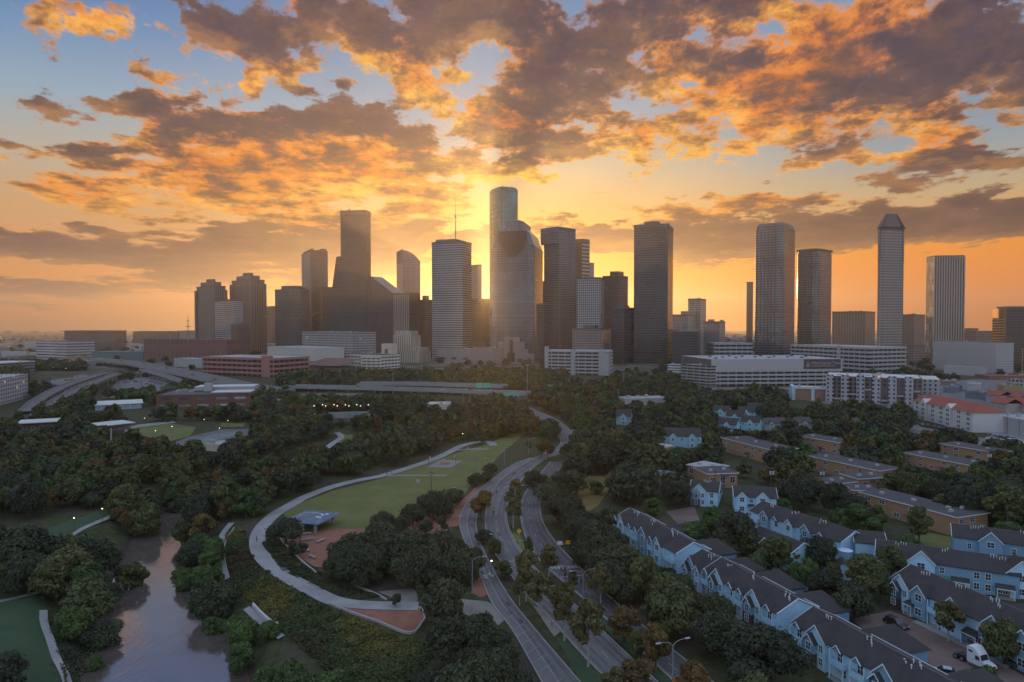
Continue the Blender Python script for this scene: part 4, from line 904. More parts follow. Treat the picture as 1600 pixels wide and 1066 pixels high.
def flats(label, A, B, h, dep, mat=m_tan, name='flats', cat='flats', nwin=None, roof=None, rows=2, band=True, wing=None, end=True):
    """flat roofed two storey flats: overhanging roof slab, rows of windows, entrance hoods"""
    a, b = np.array(g(*A)), np.array(g(*B)); L = np.hypot(*(b - a)); ang = math.atan2(b[1] - a[1], b[0] - a[0]); o = thing(name, label, cat, (*a, 0), ang)
    MB().box(0, L, 0, dep, 0, h).build('walls', [mat], o); MB().box(-.5, L + .5, -.6, dep + .5, h + .01, h + .35, 0, 1).build('roof', [m_fascia if band else m_mech, roof or M('gravel_roof', (.075, .07, .078), .95, .35, .15, fine=2)], o)
    n = nwin or max(2, int(L / 5)); fh = h / rows
    for r_ in range(rows):
        for k in range(n):
            if (k * 7 + r_ * 3) % 6 != 5: window(o, L * (k + .5) / n, 0, fh * r_ + fh * .36, min(1.9, L / n * .5), fh * .4)
    if end:
        for r_ in range(rows): window(o, L, dep * .5, fh * r_ + fh * .36, 1.6, fh * .4, 'x')
    for k in range(max(1, n // 4)): x = L * (k + .55) / max(1, n // 4); MB().box(x - 1.2, x + 1.2, -1.2, -.02, fh * .86, fh * .92).build('entrance_hood', m_mech, o); MB().box(x - .5, x + .5, -.06, -.005, 0, 2.1).build('door', m_mech, o)
    for k in range(max(2, int(L / 9))): x = L * (k + .4) / max(2, int(L / 9)); MB().box(x, x + 1.3, dep * (.3 + .1 * (k % 4)), dep * (.3 + .1 * (k % 4)) + 1, h + .36, h + 1.1).build('rooftop_unit', m_steel, o)
    return o, L
# left of the bayou
block('flats_block', 'grey flats with balconies at the left edge beyond the overpass', (-70, 652), (44, 622), hz_(636, 594), 24, f_apt, cat='flats', roof=m_roofl, clutter=8)
block('banded_block', 'low dark building with a white roof above the left edge flats', (-6, 588), (55, 583), hz_(585, 566), 40, facade('dark_bands', (.2, .2, .2), (.05, .05, .05), 40, 4, 1, .45), roof=m_wht, clutter=2, pm=m_wht)
o, L = block('metal_hall', 'long white metal hall with a shallow pale roof beside the brick school', (149, 642), (222, 638), hz_(640, 632), 30, facade('ribbed_sheet', (.42, .5, .55), (.25, .32, .36), 1.2, 9, .4, .9, .5), roof=m_wht, parapet=False, clutter=0)
MB().gable(0, L, 0, 30, hz_(640, 632) + .02, hz_(640, 629), .8, .25).build('roof', m_wht, o)
o, L = block('brick_school', 'long red brick school with white roofs on the left, windows along its front', (244, 640), (391, 637), hz_(638, 617), 52, facade('brick_school_front', (.17, .085, .065), (.24, .26, .28), 13, 5, .6, .34), roof=M('dark_deck', (.10, .10, .11), .9), clutter=6)
zt = hz_(638, 617); MB().box(L * .28, L * .96, 30, 50, zt + .55, zt + 3.5, 0, 1).build('white_upper_block', [m_whitec, m_wht], o); MB().box(L * .55, L * .99, 6, 24, zt + .55, zt + 1.4, 0, 1).build('white_deck', [m_whitec, m_wht], o); MB().box(L * .42, L * .5, 22, 28, zt + .55, zt + 7).build('stair_tower', m_whitec, o)
for (lab, A, B, bp, tp, dp, wm_) in (('brick pavilion under a wide white roof, far left of the small playing field', (33, 674), (84, 671), 672, 660, 12, M('brown_brick', (.16, .1, .085))), ('low hall under a thin wide pale roof just left of the small playing field', (160, 676), (203, 671), 673, 663, 12, M('brown_brick', (.16, .1, .085)))):
    o, L = block('pavilion_hall', lab, A, B, hz_(bp, tp), dp, wm_, clutter=0, parapet=False); h_ = hz_(bp, tp); MB().box(-2, L + 2, -2.5, dp + 2.5, h_ + .01, h_ + .5).build('roof', m_wht, o)
    for k in range(4): window(o, L * (k + .5) / 4, 0, 1, 1.6, 1.6)
block('blue_roof_shed', 'small shed with a bright blue roof beside the skate plaza trees', (399, 684), (426, 682), 3.4, 10, m_cream, roof=M('blue_roof', (.12, .32, .48), .5), clutter=1)
block('park_hut', 'small grey hut at the corner of the skate plaza', (341, 706), (364, 701), 3.2, 8, m_cream, roof=m_roofl, clutter=1)
block('white_shed', 'small white shed among dark trees at far left', (17, 723), (33, 721), 3.5, 10, m_whitec, roof=M('pale_blue_roof', (.3, .4, .46)), clutter=0)
block('white_shed', 'pale flat shed roof among trees below the tall white pole', (102, 720), (134, 722), 3.5, 9, M('grey_wall', (.3, .33, .35)), roof=M('grey_blue_roof', (.22, .27, .31)), clutter=1)
for lab, A, B, t_, dp, mm, rr in (('low grey warehouse on the far left beyond the lot lamps', (112, 574), (150, 572), 566, 40, M('grey_wall', (.26, .25, .25)), m_roofl), ('brown low shed between the white banded block and the sweeping freeway', (120, 566), (140, 565), 558, 30, m_tan, m_roof), ('pale flat roofed shop at the far left edge above the flats', (-20, 576), (30, 574), 568, 30, m_cream, m_wht), ('dark low depot just right of the twin overpass end', (196, 590), (222, 590), 584, 20, M('depot_wall', (.12, .11, .11)), m_roof), ('white roofed shed between twin overpass and metal hall', (120, 622), (142, 620), 613, 18, m_cream, m_wht), ('small red brick house left of the metal hall', (84, 640), (100, 639), 631, 12, m_brickr, m_roof), ('blue grey shed on the far left below the brown stepped block', (58, 571), (92, 570), 563, 30, M('blue_grey_wall', (.2, .24, .28)), m_roofl), ('low cream hall in the trees right of the brick school', (404, 640), (436, 640), 630, 16, m_cream, m_roof), ('thin white canopy roof beside the brick school, above the skate plaza', (338, 655), (385, 653), 646, 12, M('dark_canopy_wall', (.08, .08, .08)), m_wht), ('pale building glimpsed in trees above the loop path', (668, 640), (702, 640), 632, 14, m_cream, m_wht), ('small white house in the trees before downtown, centre', (778, 597), (792, 597), 589, 12, m_cream, m_roof)):
    block('low_building', lab, A, B, hz_(A[1], t_), dp, mm, clutter=3, roof=rr)
# right of the boulevard
block('white_hall', 'long low white hall in the trees below the charcoal tower', (977, 634), (1043, 632), hz_(633, 623), 16, m_whitec, roof=m_roofl, clutter=3)
o, L = block('framed_clinic', 'small brick building in a white blue frame in front of the long garage', (1238, 625), (1300, 627), hz_(626, 607), 24, M('orange_brick', (.30, .16, .11)), roof=m_wht, clutter=2)
h_ = hz_(626, 607); q = MB(); q.box(-.6, 2.2, -.5, 24, 0, h_ + 1.2).box(L * .48, L * .56, -.6, -.02, 0, h_ + 1.2).box(2.2, L + .5, -.8, -.01, h_ - .6, h_ + 1.2); q.build('white_frame', M('pale_blue_panel', (.42, .55, .62)), o)
# stepped apartment house
o, L = block('apartment_house', 'five storey white and brown apartment house below the pyramid cap tower', (1290, 627), (1440, 634), hz_(630, 590), 50, facade('brown_apartment', (.17, .13, .12), (.06, .07, .08), 4, 3.3, .5, .55, lit=.02), cat='flats', roof=m_wht, clutter=12)
h_ = hz_(630, 590); f_wapt = facade('white_apartment', (.38, .38, .39), (.06, .065, .075), 3.6, 3.3, .4, .5, lit=.02)
for k in range(6): x = L * (.0 + k * .166); MB().box(x, x + L * .085, -2.2, -.03, 0, h_ + 1.6).build('white_bay', [f_wapt], o)
for k in range(6): x = L * (.09 + k * .166); MB().box(x, x + L * .07, -1.0, -.03, h_ * .2 * (k % 3) + 2, h_ * .2 * (k % 3) + 3.2).build('balcony', m_steel, o)
MB().box(L * .96, L * 1.2, 16, 60, 0, h_ - 1, 0, 1).build('white_end_wing', [f_wapt, m_wht], o)
# hotel with the hipped red roof
a, b = np.array(g(1427, 652)), np.array(g(1520, 676)); L = np.hypot(*(b - a)); o = thing('red_roof_hotel', 'white four storey hotel with a hipped red roof and paired windows', 'hotel', (*a, 0), math.atan2(b[1] - a[1], b[0] - a[0])); h_ = 11.5; dp = 17
MB().box(0, L, 0, dp, 0, h_).build('walls', [M('white_render', (.58, .57, .56), .85, .1)], o)
MB().loft([([(-.8, -.8), (L + .8, -.8), (L + .8, dp + .8), (-.8, dp + .8)], h_ + .01), ([(dp * .45, dp * .48), (L - dp * .45, dp * .48), (L - dp * .45, dp * .52), (dp * .45, dp * .52)], h_ + 4.5)]).build('roof', m_redroof, o)
for k in range(7):
    x = L * (k + .5) / 7; out = k in (1, 4)
    if out:
        MB().box(x - 3, x + 3, -1.2, -.02, 0, h_).build('bay', M('white_render', (.58, .57, .56), .85, .1), o); q = MB(); q.face([(x - 3, -1.2, h_), (x + 3, -1.2, h_), (x, -1.2, h_ + 2.6)]); q.face([(x - 3, -1.2, h_), (x, -1.2, h_ + 2.6), (x, 4, h_ + 2.6), (x - 3, 2, h_)]); q.face([(x + 3, -1.2, h_), (x + 3, 2, h_), (x, 4, h_ + 2.6), (x, -1.2, h_ + 2.6)]); q.build('bay_gable', M('white_render', (.58, .57, .56), .85, .1), o)
    for r_ in range(4): window(o, x - .9, -1.2 if out else 0, r_ * 2.8 + 1, 1.0, 1.3, fm=M('grey_frame', (.3, .3, .3))); window(o, x + .9, -1.2 if out else 0, r_ * 2.8 + 1, 1.0, 1.3, fm=M('grey_frame', (.3, .3, .3)))
MB().box(-8, 6, -12, -3, 0, 3.6, 0, 1).build('porch', [m_brickr, M('brown_porch_roof', (.14, .1, .09))], o)
block('warehouse', 'long pale grey warehouse at the right edge below the red roofs', (1547, 672), (1650, 694), hz_(672, 648), 30, facade('tilt_panels', (.36, .36, .36), (.10, .10, .10), 9, 30, .06, 1, .6), clutter=5, roof=m_roofl)
for i, (A, B, h_, dp, lab) in enumerate(((( 1548, 648), (1572, 652), 9, 12, 'red pitched roof house nearest the red roof hotel'), ((1574, 648), (1600, 653), 9, 12, 'red pitched roof house above the right end of the grey warehouse'), ((1540, 632), (1562, 635), 8, 12, 'red pitched roof house behind, left of the upper red pair'), ((1570, 634), (1594, 638), 8, 12, 'red pitched roof house behind, right of the upper red pair'), ((1604, 650), (1630, 655), 9, 12, 'red pitched roof house cut by the right edge'))):
    o, L = block('row_house', lab, A, B, h_, dp, M('pinkish_wall', (.38, .33, .32)), cat='house', parapet=False, clutter=0, group='red roofed houses'); MB().gable(0, L, 0, dp, h_ + .01, h_ + 3, .5, .25).build('roof', m_redroof, o)
    for k in range(3): window(o, L * (k + .5) / 3, 0, h_ * .6, 1.2, 1.4)
for lab, A, B, t_, dp, mm, rr in (('white flat roofed box among the right edge warehouses', (1511, 612), (1532, 613), 600, 25, m_whitec, m_roofl), ('warehouse with a dark blue roof right of the apartment house', (1474, 614), (1492, 615), 606, 40, M('blue_grey_wall', (.16, .18, .22)), M('dark_blue_roof', (.06, .075, .10))), ('long low shed with dark blue roof behind the red roof hotel', (1508, 622), (1546, 626), 612, 40, M('blue_grey_wall', (.16, .18, .22)), M('dark_blue_roof', (.06, .075, .10))), ('blue roofed shed just above the red pitched houses', (1537, 628), (1558, 630), 620, 25, M('blue_wall', (.12, .2, .3)), M('dark_blue_roof', (.06, .075, .10))),
    ('grey shed with dark roof above the right pair of red roofs', (1566, 627), (1588, 629), 618, 25, m_roofl, M('dark_blue_roof', (.06, .075, .10))), ('yellow ochre low building near the right edge', (1568, 612), (1598, 613), 604, 25, M('ochre_wall', (.36, .25, .10)), m_roof), ('white house with two dark windows at right edge', (1580, 604), (1612, 605), 594, 20, f_grid, m_redroof), ('long low red shed on the right horizon', (1545, 594), (1640, 595), 588, 30, M('dull_red_wall', (.22, .1, .08)), M('dull_red_roof', (.2, .09, .075))),
    ('pale flat shed left of the red roof hotel', (1427, 632), (1442, 636), 616, 16, M('pink_grey', (.34, .3, .31)), m_redroof), ('low brown shop right of the apartment house', (1468, 602), (1490, 603), 596, 25, M('brown_shop', (.22, .17, .15)), M('rust_roof', (.24, .11, .08)))):
    block('warehouse', lab, A, B, hz_(A[1], t_), dp, mm, clutter=3, roof=rr)
# tan flats
flats('tan flats with a long flat roof, front right of the open wooded area', (1345, 796), (1490, 837), 5.6, 11)
flats('short tan end block with windows on two floors, closest tan flats to the blue houses', (1494, 840), (1543, 832), 5.8, 12, nwin=3)
flats('small tan flat roofed block at the left end of the nearest tan flats', (1332, 789), (1370, 791), 5.0, 9, nwin=3)
flats('tan flats with long dark flat roof, middle of the right woods', (1264, 734), (1374, 760), 5.8, 12)
flats('small low tan annex below the middle tan flats, left one', (1300, 777), (1337, 773), 4.6, 9, nwin=2, rows=1)
flats('small tan annex below the right end of middle tan flats', (1341, 771), (1384, 768), 5.2, 9, nwin=2, rows=1)
flats('tan flats half hidden in trees, long roof with pale rear edge at right', (1411, 726), (1526, 750), 5.2, 12)
flats('tan flats farthest right in the trees, roof mostly hidden', (1469, 712), (1556, 728), 5.6, 12)
flats('tan flats behind trees left of the boulevard side woods, upper row', (1247, 700), (1312, 712), 6, 12)
flats('tan flats with pale roof units behind the big tree, centre right', (1128, 705), (1206, 727), 6.5, 14)
flats('tan two level block with dark doorways just behind the small blue houses', (1106, 764), (1152, 762), 5.5, 12, nwin=3, rows=1)
flats('low pale roofed block left of the tan block with dark doorways', (1074, 744), (1112, 752), 4.5, 11, nwin=3, rows=1, roof=m_roofl)
flats('small tan hut with a flat roof in the trees left of the blue houses', (1018, 760), (1040, 764), 5, 7, nwin=2, rows=1)
flats('small pink block with a pale roof in trees, left of the big round tree', (1008, 712), (1034, 716), 4.5, 10, nwin=2, rows=1, roof=m_roofl)
flats('low tan block seen over trees right of the teal villas', (1197, 695), (1212, 698), 5, 9, nwin=2, rows=1)
# gabled villas in the middle distance
m_teal = M('teal_siding', (.30, .52, .60), .75, .1); m_teal2 = M('grey_siding', (.36, .42, .46), .75, .1); m_shing = M('dark_shingles', (.046, .042, .043), .9, .4, .4, fine=5); m_shing2 = M('brown_shingles', (.085, .072, .068), .9, .3, .5, fine=6)
def villa(label, px, py, w, dp, h, rh, ang, mat=m_teal, roof=m_shing, gab=2, group=None):
    o = thing('gabled_house', label, 'house', (*g(px, py), 0), R(ang), group); MB().box(-w / 2, w / 2, 0, dp, 0, h).build('walls', [mat], o); q = MB()
    for x in (-w / 2, w / 2): MB().face([(x, 0, h), (x, dp, h), (x, dp / 2, h + rh)]).build('gable_end', [mat], o)
    MB().gable(-w / 2, w / 2, 0, dp, h + .01, h + rh + .01, .4, .22).build('roof', roof, o)
    for k in range(gab):
        x = -w / 2 + w * (k + .5) / gab; gw = min(3.4, w / gab * .4); q = MB().box(x - gw / 2, x + gw / 2, -1, .0, 0, h); q.face([(x - gw / 2, -1, h), (x + gw / 2, -1, h), (x, -1, h + gw * .55)]); q.build('front_gable', [mat], o)
        MB().gable(x - gw / 2, x + gw / 2, -1, dp * .45, h + .01, h + gw * .55 + .01, .25, .16, 'y').build('front_gable_roof', [roof], o); window(o, x, -1, h * .62, 1.1, 1.2); window(o, x, -1, h * .14, 1.1, 1.3)
    for k in range(gab + 1): window(o, -w / 2 + w * (k + .12) / (gab + .3), 0, h * .62, .9, 1.2)
    return o
villa('teal house with a steep front gable alone in the central woods', 974, 664, 9, 8, 5.5, 3.5, -18, gab=1)
villa('wide teal villa with two front gables in the central woods', 1066, 700, 19, 11, 6, 3.2, -6, gab=2)
for i, (px, py, an, lab) in enumerate(((1126, 655, -30, 'teal gabled house farthest left in the hillside row of four'), (1148, 664, -28, 'teal gabled house second from left of the teal hillside row'), (1166, 657, -24, 'teal gabled house with pale roof, third in the teal hillside row'), (1180, 650, -20, 'teal gabled house at the right end of teal hillside row'), (1136, 678, -35, 'lowest teal gabled house under the hillside row'), (1172, 674, -30, 'teal gabled house low right, under the hillside row'))): villa(lab, px, py, 10, 8, 5.5, 3, an, gab=1, group='teal houses in the woods')
villa('pale gabled house with brown roof left of upper tan flats', 1213, 672, 14, 8, 4, 2.6, 8, m_teal2, m_shing2, 2); villa('pale gabled house with a white front in the right woods', 1257, 671, 9, 8, 4, 2.6, 0, m_teal2, m_shing2, 1); villa('pale gabled house behind trees above upper tan flats', 1345, 672, 12, 8, 4, 2.6, -8, m_teal2, m_shing2, 1)
# freeways on piers
m_deck = M('freeway_concrete', (.25, .26, .26), .8, .15, .05); m_deckr = surf('freeway_surface', (.12, .12, .12), (.17, .165, .16), .05, 1); m_girder = M('weathered_girder', (.17, .10, .085), .8, .2, .1)
def viaduct(name, label, pts, w, th=1.6, bar_=1.0, pier=32, deck=None, side=None, zs=None):
    C = smoothline([(*g(px, py, z), z) for px, py, z in pts], 8); A, B = offsetline(C, w / 2), offsetline(C, -w / 2); o = thing(name, label, 'bridge', (0, 0, 0)); q = MB(); ba = [MB(), MB()]; n = len(C)
    for i in range(n - 1):
        z0, z1 = C[i][2], C[i + 1][2]; a, b, c, d = A[i], B[i], B[i + 1], A[i + 1]
        q.face([(*a, z0), (*b, z0), (*c, z1), (*d, z1)], 1); q.face([(*a, z0 - th), (*d, z1 - th), (*c, z1 - th), (*b, z0 - th)]); q.face([(*b, z0 - th), (*c, z1 - th), (*c, z1), (*b, z0)]); q.face([(*d, z1 - th), (*a, z0 - th), (*a, z0), (*d, z1)])
        for e, f, s in ((a, d, 1), (b, c, -1)):
            e, f = np.array(e), np.array(f); nn = np.array([-(f - e)[1], (f - e)[0]]); nn = nn / (np.hypot(*nn) + 1e-9) * -.3 * s
            ba_ = ba[0 if s > 0 else 1]; ba_.face([(*e, z0), (*f, z1), (*f, z1 + bar_), (*e, z0 + bar_)]); ba_.face([(*(e + nn), z0), (*(f + nn), z1), (*(f + nn), z1 + bar_), (*(e + nn), z0 + bar_)]); ba_.face([(*e, z0 + bar_), (*f, z1 + bar_), (*(f + nn), z1 + bar_), (*(e + nn), z0 + bar_)])
    q.build('deck', [side or m_deck, deck or m_deckr], o); [b_.build('barrier', m_deck, o) for b_ in ba]; acc = pier * .4
    for i in range(n - 1):
        acc += math.dist(C[i][:2], C[i + 1][:2])
        if acc > pier and C[i][2] > 3:
            acc = 0; p = MB(); p.box(C[i][0] - w * .3, C[i][0] + w * .3, C[i][1] - .8, C[i][1] + .8, C[i][2] - th - 1.2, C[i][2] - th - .01)
            for k in (-.2, .2): p.tube((C[i][0] + k * w, C[i][1], -.5), (C[i][0] + k * w, C[i][1], C[i][2] - th - 1.2), .65, .65, 8)
            p.build('pier', m_deck, o)
    return o, C, A, B
viaduct('freeway_viaduct', 'long elevated freeway crossing the centre in front of downtown', [(456, 603, 9), (520, 604.5, 9), (600, 606.5, 9), (700, 609.5, 9), (770, 612, 9), (826, 614, 9)], 13)
viaduct('freeway_viaduct', 'second elevated freeway deck just behind the long central one, right part', [(560, 599, 9), (640, 599, 9), (700, 600.5, 9), (790, 603, 9)], 16)
viaduct('slip_road', 'low slip road under the left end of the central freeway', [(462, 618, 5), (520, 617.5, 5), (575, 617.5, 5)], 7)
viaduct('freeway_viaduct', 'broad elevated freeway sweeping from left horizon towards the brick school', [(138, 560, 8), (200, 566, 8), (260, 577, 8), (320, 589, 8), (372, 601, 8), (440, 612, 7)], 26)
viaduct('slip_road', 'narrow ramp branching below the sweeping left freeway', [(222, 577, 8), (252, 585, 7), (290, 597, 5), (330, 610, 2.5)], 7)
viaduct('overpass', 'left carriageway of the twin overpass with rusty girders at left', [(40, 643, 2), (66, 621, 4.5), (110, 600, 7.5), (168, 582, 8.5)], 9, side=m_girder, pier=25)
viaduct('overpass', 'right carriageway of the twin overpass with rusty girders at left', [(58, 650, 2), (86, 628, 4.5), (128, 606, 7.5), (184, 583, 8.5)], 9, side=m_girder, pier=25)
viaduct('street_bridge', 'short street bridge with a row of lamps over the bayou', [(492, 650, 6), (530, 648, 6), (580, 647, 6)], 12, pier=22)
viaduct('flyover', 'thin flyover crossing the boulevard near the freeway end', [(858, 677, 4), (880, 676, 4), (908, 675, 4)], 3.5, th=.6, pier=40)
# ------------------------------------------------------------------ blue terraces, foreground right
def siding(name, col):
    m, n, bs = newmat(name); geo = n.new('ShaderNodeNewGeometry'); pos = geo.outputs['Position']; z = n.sep(pos)[2]
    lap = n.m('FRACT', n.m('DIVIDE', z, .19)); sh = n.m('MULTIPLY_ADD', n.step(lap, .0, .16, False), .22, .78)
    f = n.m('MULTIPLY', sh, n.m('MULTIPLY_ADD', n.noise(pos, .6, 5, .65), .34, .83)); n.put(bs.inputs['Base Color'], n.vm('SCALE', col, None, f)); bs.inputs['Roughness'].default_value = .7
    return m
s_pale = siding('pale_blue_siding', (.42, .66, .82)); s_blue = siding('blue_siding', (.20, .36, .50)); s_navy = siding('slate_blue_siding', (.07, .11, .16)); m_trim = M('white_house_trim', (.62, .74, .82), .6, .08); m_brkd = M('dark_brick_base', (.085, .045, .04), .85, .25, .5, fine=5); m_stone = M('brown_stone_base', (.17, .12, .105), .85, .25, .5, fine=5)
m_vent = M('pale_vent', (.55, .6, .62), .5); m_door = M('pale_door', (.5, .58, .62), .5, .1); m_slab = M('porch_slab', (.25, .25, .25))
VENT = {}
def vent(o, x, y, z, h=.7):
    if 'v' not in VENT:
        q = MB().tube((0, 0, -.25), (0, 0, .55), .09, .09, 6).tube((0, 0, .55), (0, 0, .68), .16, .13, 6).build('v', m_vent); VENT['v'] = q.data; bpy.data.objects.remove(q)
    p = link('roof_vent', VENT['v'], o); p.location = (x, y, z)
def gable_front(o, x, w, out, h, rise, wall, base=None, nested=False, back=4.7, win=True, lowwin=True, lit=False):
    """a cross gable standing forward of the front wall, with its own roof, windows and trim"""
    x0, x1 = x - w / 2, x + w / 2; q = MB(); hb = 2.5 if base else 0
    q.box(x0, x1, -out, .02, hb, h); q.face([(x0, -out, h), (x1, -out, h), (x, -out, h + rise)]); q.build('front_gable', [wall], o)
    if base: MB().box(x0 - .04, x1 + .04, -out - .04, .02, 0, hb - .003).build('gable_base', [base], o)
    MB().gable(x0, x1, -out, back, h + .015, h + .015 + rise, .28, .14, 'y').build('gable_roof', [m_shing], o) if False else None
    r_ = MB(); ov, th = .3, .15; sl = rise / (w / 2); yb = back
    for sg in (-1, 1):
        xe = x + sg * (w / 2 + ov); ze = h - sl * ov + .02; A = [(xe, -out - ov, ze), (x, -out - ov, h + rise + .02), (x, yb, h + rise + .02), (xe, yb * .15, ze)]
        if sg > 0: A = A[::-1]
        B = [(p[0], p[1], p[2] + th) for p in A]; r_.face(A); r_.face(B[::-1])
        for i in range(4): r_.face([A[(i + 1) % 4], A[i], B[i], B[(i + 1) % 4]])
    r_.build('gable_roof', [m_shing], o)
    t = MB()
    for sg in (-1, 1):
        xe = x + sg * (w / 2 + ov); ze = h - sl * ov; P = [(xe, ze - .12), (x, h + rise - .12), (x, h + rise + .18), (xe, ze + .18)]
        y_ = -out - ov - .05; f = [(px_, y_, pz_) for px_, pz_ in P]; b = [(px_, y_ + .045, pz_) for px_, pz_ in P]
        t.face(f if sg < 0 else f[::-1]); t.face(b[::-1] if sg < 0 else b)
        for i in range(4): j = (i + 1) % 4; t.face([f[i], f[j], b[j], b[i]])
    t.build('barge_board', [m_trim], o)
    if win: window(o, x, -out - .0, h - 1.55 if rise < 1.6 else h - 1.5, min(1.5, w * .42), 1.35, fm=m_trim, lit=lit)
    if lowwin: window(o, x, -out - (.04 if base else 0), .85, min(1.5, w * .42), 1.35, fm=m_trim)
def dormer(o, x, h, wall, w=1.7, win=True):
    """little gable at the eaves above a balcony"""
    q = MB(); q.face([(x - w / 2, -.75, h - .35), (x + w / 2, -.75, h - .35), (x + w / 2, -.75, h), (x, -.75, h + w * .5), (x - w / 2, -.75, h)]); q.build('dormer_front', [wall], o)
    r_ = MB(); sl = 1.0
    for sg in (-1, 1):
        xe = x + sg * (w / 2 + .22); A = [(xe, -1.0, h - .2), (x, -1.0, h + w * .5 + .03), (x, w * 1.3, h + w * .5 + .03), (xe, .3, h - .2)]
        if sg > 0: A = A[::-1]
        B = [(p[0], p[1], p[2] + .13) for p in A]; r_.face(A); r_.face(B[::-1])
        for i in range(4): r_.face([A[(i + 1) % 4], A[i], B[i], B[(i + 1) % 4]])
    r_.build('dormer_roof', [m_shing], o)
    t = MB()
    for sg in (-1, 1): t.path([(x + sg * (w / 2 + .22), -1.04, h - .1), (x, -1.04, h + w * .5 + .1)], .09, n=4)
    t.build('barge_board', [m_trim], o)
    if win: window(o, x, -.01, h - 2.1, 1.1, 1.7, fm=m_trim)
def balcony(o, x0, x1, rail, door=True, out=1.15, z=2.55, h=5.3):
    q = MB(); q.box(x0, x1, -out, -.01, z, z + .18); q.box(x0, x1, -out, -out + .08, z + .181, z + 1.15).box(x0, x0 + .08, -out + .08, -.01, z + .181, z + 1.15).box(x1 - .08, x1, -out + .08, -.01, z + .181, z + 1.15); q.build('balcony', [rail], o)
    for x in (x0 + .1, x1 - .1): MB().box(x - .09, x + .09, -out + .09, -out + .27, 0, z - .005).build('porch_post', [m_trim], o); MB().box(x - .07, x + .07, -out + .10, -out + .24, z + .185, h - .3).build('balcony_post', [m_trim], o)
    if door: xm = (x0 + x1) / 2; MB().box(xm - 1.1, xm - .15, -.07, -.012, .1, 2.2).build('door', [m_door], o); window(o, xm + .8, -.0, .8, 1.0, 1.3, fm=m_trim); MB().box(x0, x1, -out - .3, -.02, 0, .12).build('porch_slab', [m_slab], o)
def terrace(label, P, u, L, feats, D=9.5, h=5.3, rh=2.2, wall=s_pale, ends=None, wings=(), vents=1, group='blue terraces', rear_band=True, hip0=False):
    """P = front-left foot in the world, u = unit vector along the front"""
    o = thing('terraced_houses', label, 'terrace', (*P, 0), math.atan2(u[1], u[0]), group); MB().box(0, L, 0, D, 0, h).build('walls', [wall], o); q = MB()
    for x in (0, L): MB().face([(x, 0, h + .001), (x, D, h + .001), (x, D / 2, h + rh)]).build('gable_end', [ends or wall], o)
    MB().gable(0, L, 0, D, h + .02, h + rh + .02, .4, .18).build('roof', [m_shing], o)
    # white verge boards at both ends, ridge cap, eaves board
    t = MB(); sl = rh / (D / 2)
    for x in (-.43, L + .43):
        t = MB()
        for ya, yb in ((-.4, D / 2), (D + .4, D / 2)): t.path([(x, ya, h - sl * .4 + .12), (x, yb, h + rh + .14)], .11, n=4)
        t.build('verge_board', [m_trim], o)
    MB().box(-.4, L + .4, D / 2 - .12, D / 2 + .12, h + rh + .14, h + rh + .24).build('ridge_cap', [M('ridge_tiles', (.12, .11, .115), .9)], o); MB().box(-.4, L + .4, D + .38, D + .5, h - .2, h + .12).build('rear_gutter', [m_trim], o)
    for f in feats:
        k, x = f[0], f[1]
        if k == 'big': gable_front(o, x, f[2] if len(f) > 2 else 4.2, 1.0, h, (f[2] if len(f) > 2 else 4.2) * .5, f[3] if len(f) > 3 else s_pale)
        elif k == 'nest': gable_front(o, x, 4.6, .7, h, 2.3, f[2] if len(f) > 2 else s_pale, win=False, lowwin=False); gable_front(o, x - .9, 2.5, 1.5, h - .8, 1.3, s_blue if len(f) < 4 else f[3], m_brkd, back=1.6); window(o, x + 1.35, -.7, 3.2, .8, 1.3, fm=m_trim); window(o, x + 1.35, -.7, .85, .8, 1.3, fm=m_trim)
        elif k == 'dorm': dormer(o, x, h, s_blue)
        elif k == 'bal': balcony(o, x, f[2], s_pale if len(f) < 4 else f[3], h=h)
        elif k == 'win': window(o, x, 0, 3.3, f[2] if len(f) > 2 else 1.2, 1.4, fm=m_trim); window(o, x, 0, .85, f[2] if len(f) > 2 else 1.2, 1.4, fm=m_trim)
        elif k == 'porch':
            x1 = f[2]; MB().loft([([(x, -1.9), (x1, -1.9), (x1, -.02), (x, -.02)], 2.35), ([(x, -.35), (x1, -.35), (x1, -.02), (x, -.02)], 3.0)]).build('porch_roof', [m_shing], o); MB().box(x, x1, -1.95, -1.8, 2.15, 2.349).build('porch_beam', [m_trim], o)
            for xx in (x + .1, x1 - .25): MB().box(xx, xx + .15, -1.9, -1.75, 0, 2.149).build('porch_post', [m_trim], o)
            MB().box(x, x1, -.05, -.011, 0, 2.1).build('stone_front', [m_stone], o); window(o, x + (x1 - x) * .25, -.05, .8, .9, 1.15, fm=m_trim); window(o, x + (x1 - x) * .52, -.05, .8, .9, 1.15, fm=m_trim); MB().box(x + (x1 - x) * .74, x + (x1 - x) * .74 + .95, -.12, -.051, .05, 2.1).build('door', [m_door], o); MB().box(x, x1, -1.9, -.06, 0, .1).build('porch_slab', [m_slab], o)
        elif k == 'hood': MB().loft([([(x - 1, -1.0), (x + 1, -1.0), (x + 1, -.02), (x - 1, -.02)], 2.4), ([(x - 1, -.1), (x + 1, -.1), (x + 1, -.02), (x - 1, -.02)], 2.9)]).build('door_hood', [m_shing], o); MB().box(x - .5, x + .5, -.08, -.012, .05, 2.1).build('door', [m_door], o); window(o, x, 0, 3.4, .9, 1.1, fm=m_trim)
        elif k == 'endwin': window(o, L, x, 3.3, 1.0, 1.2, 'x', m_trim)
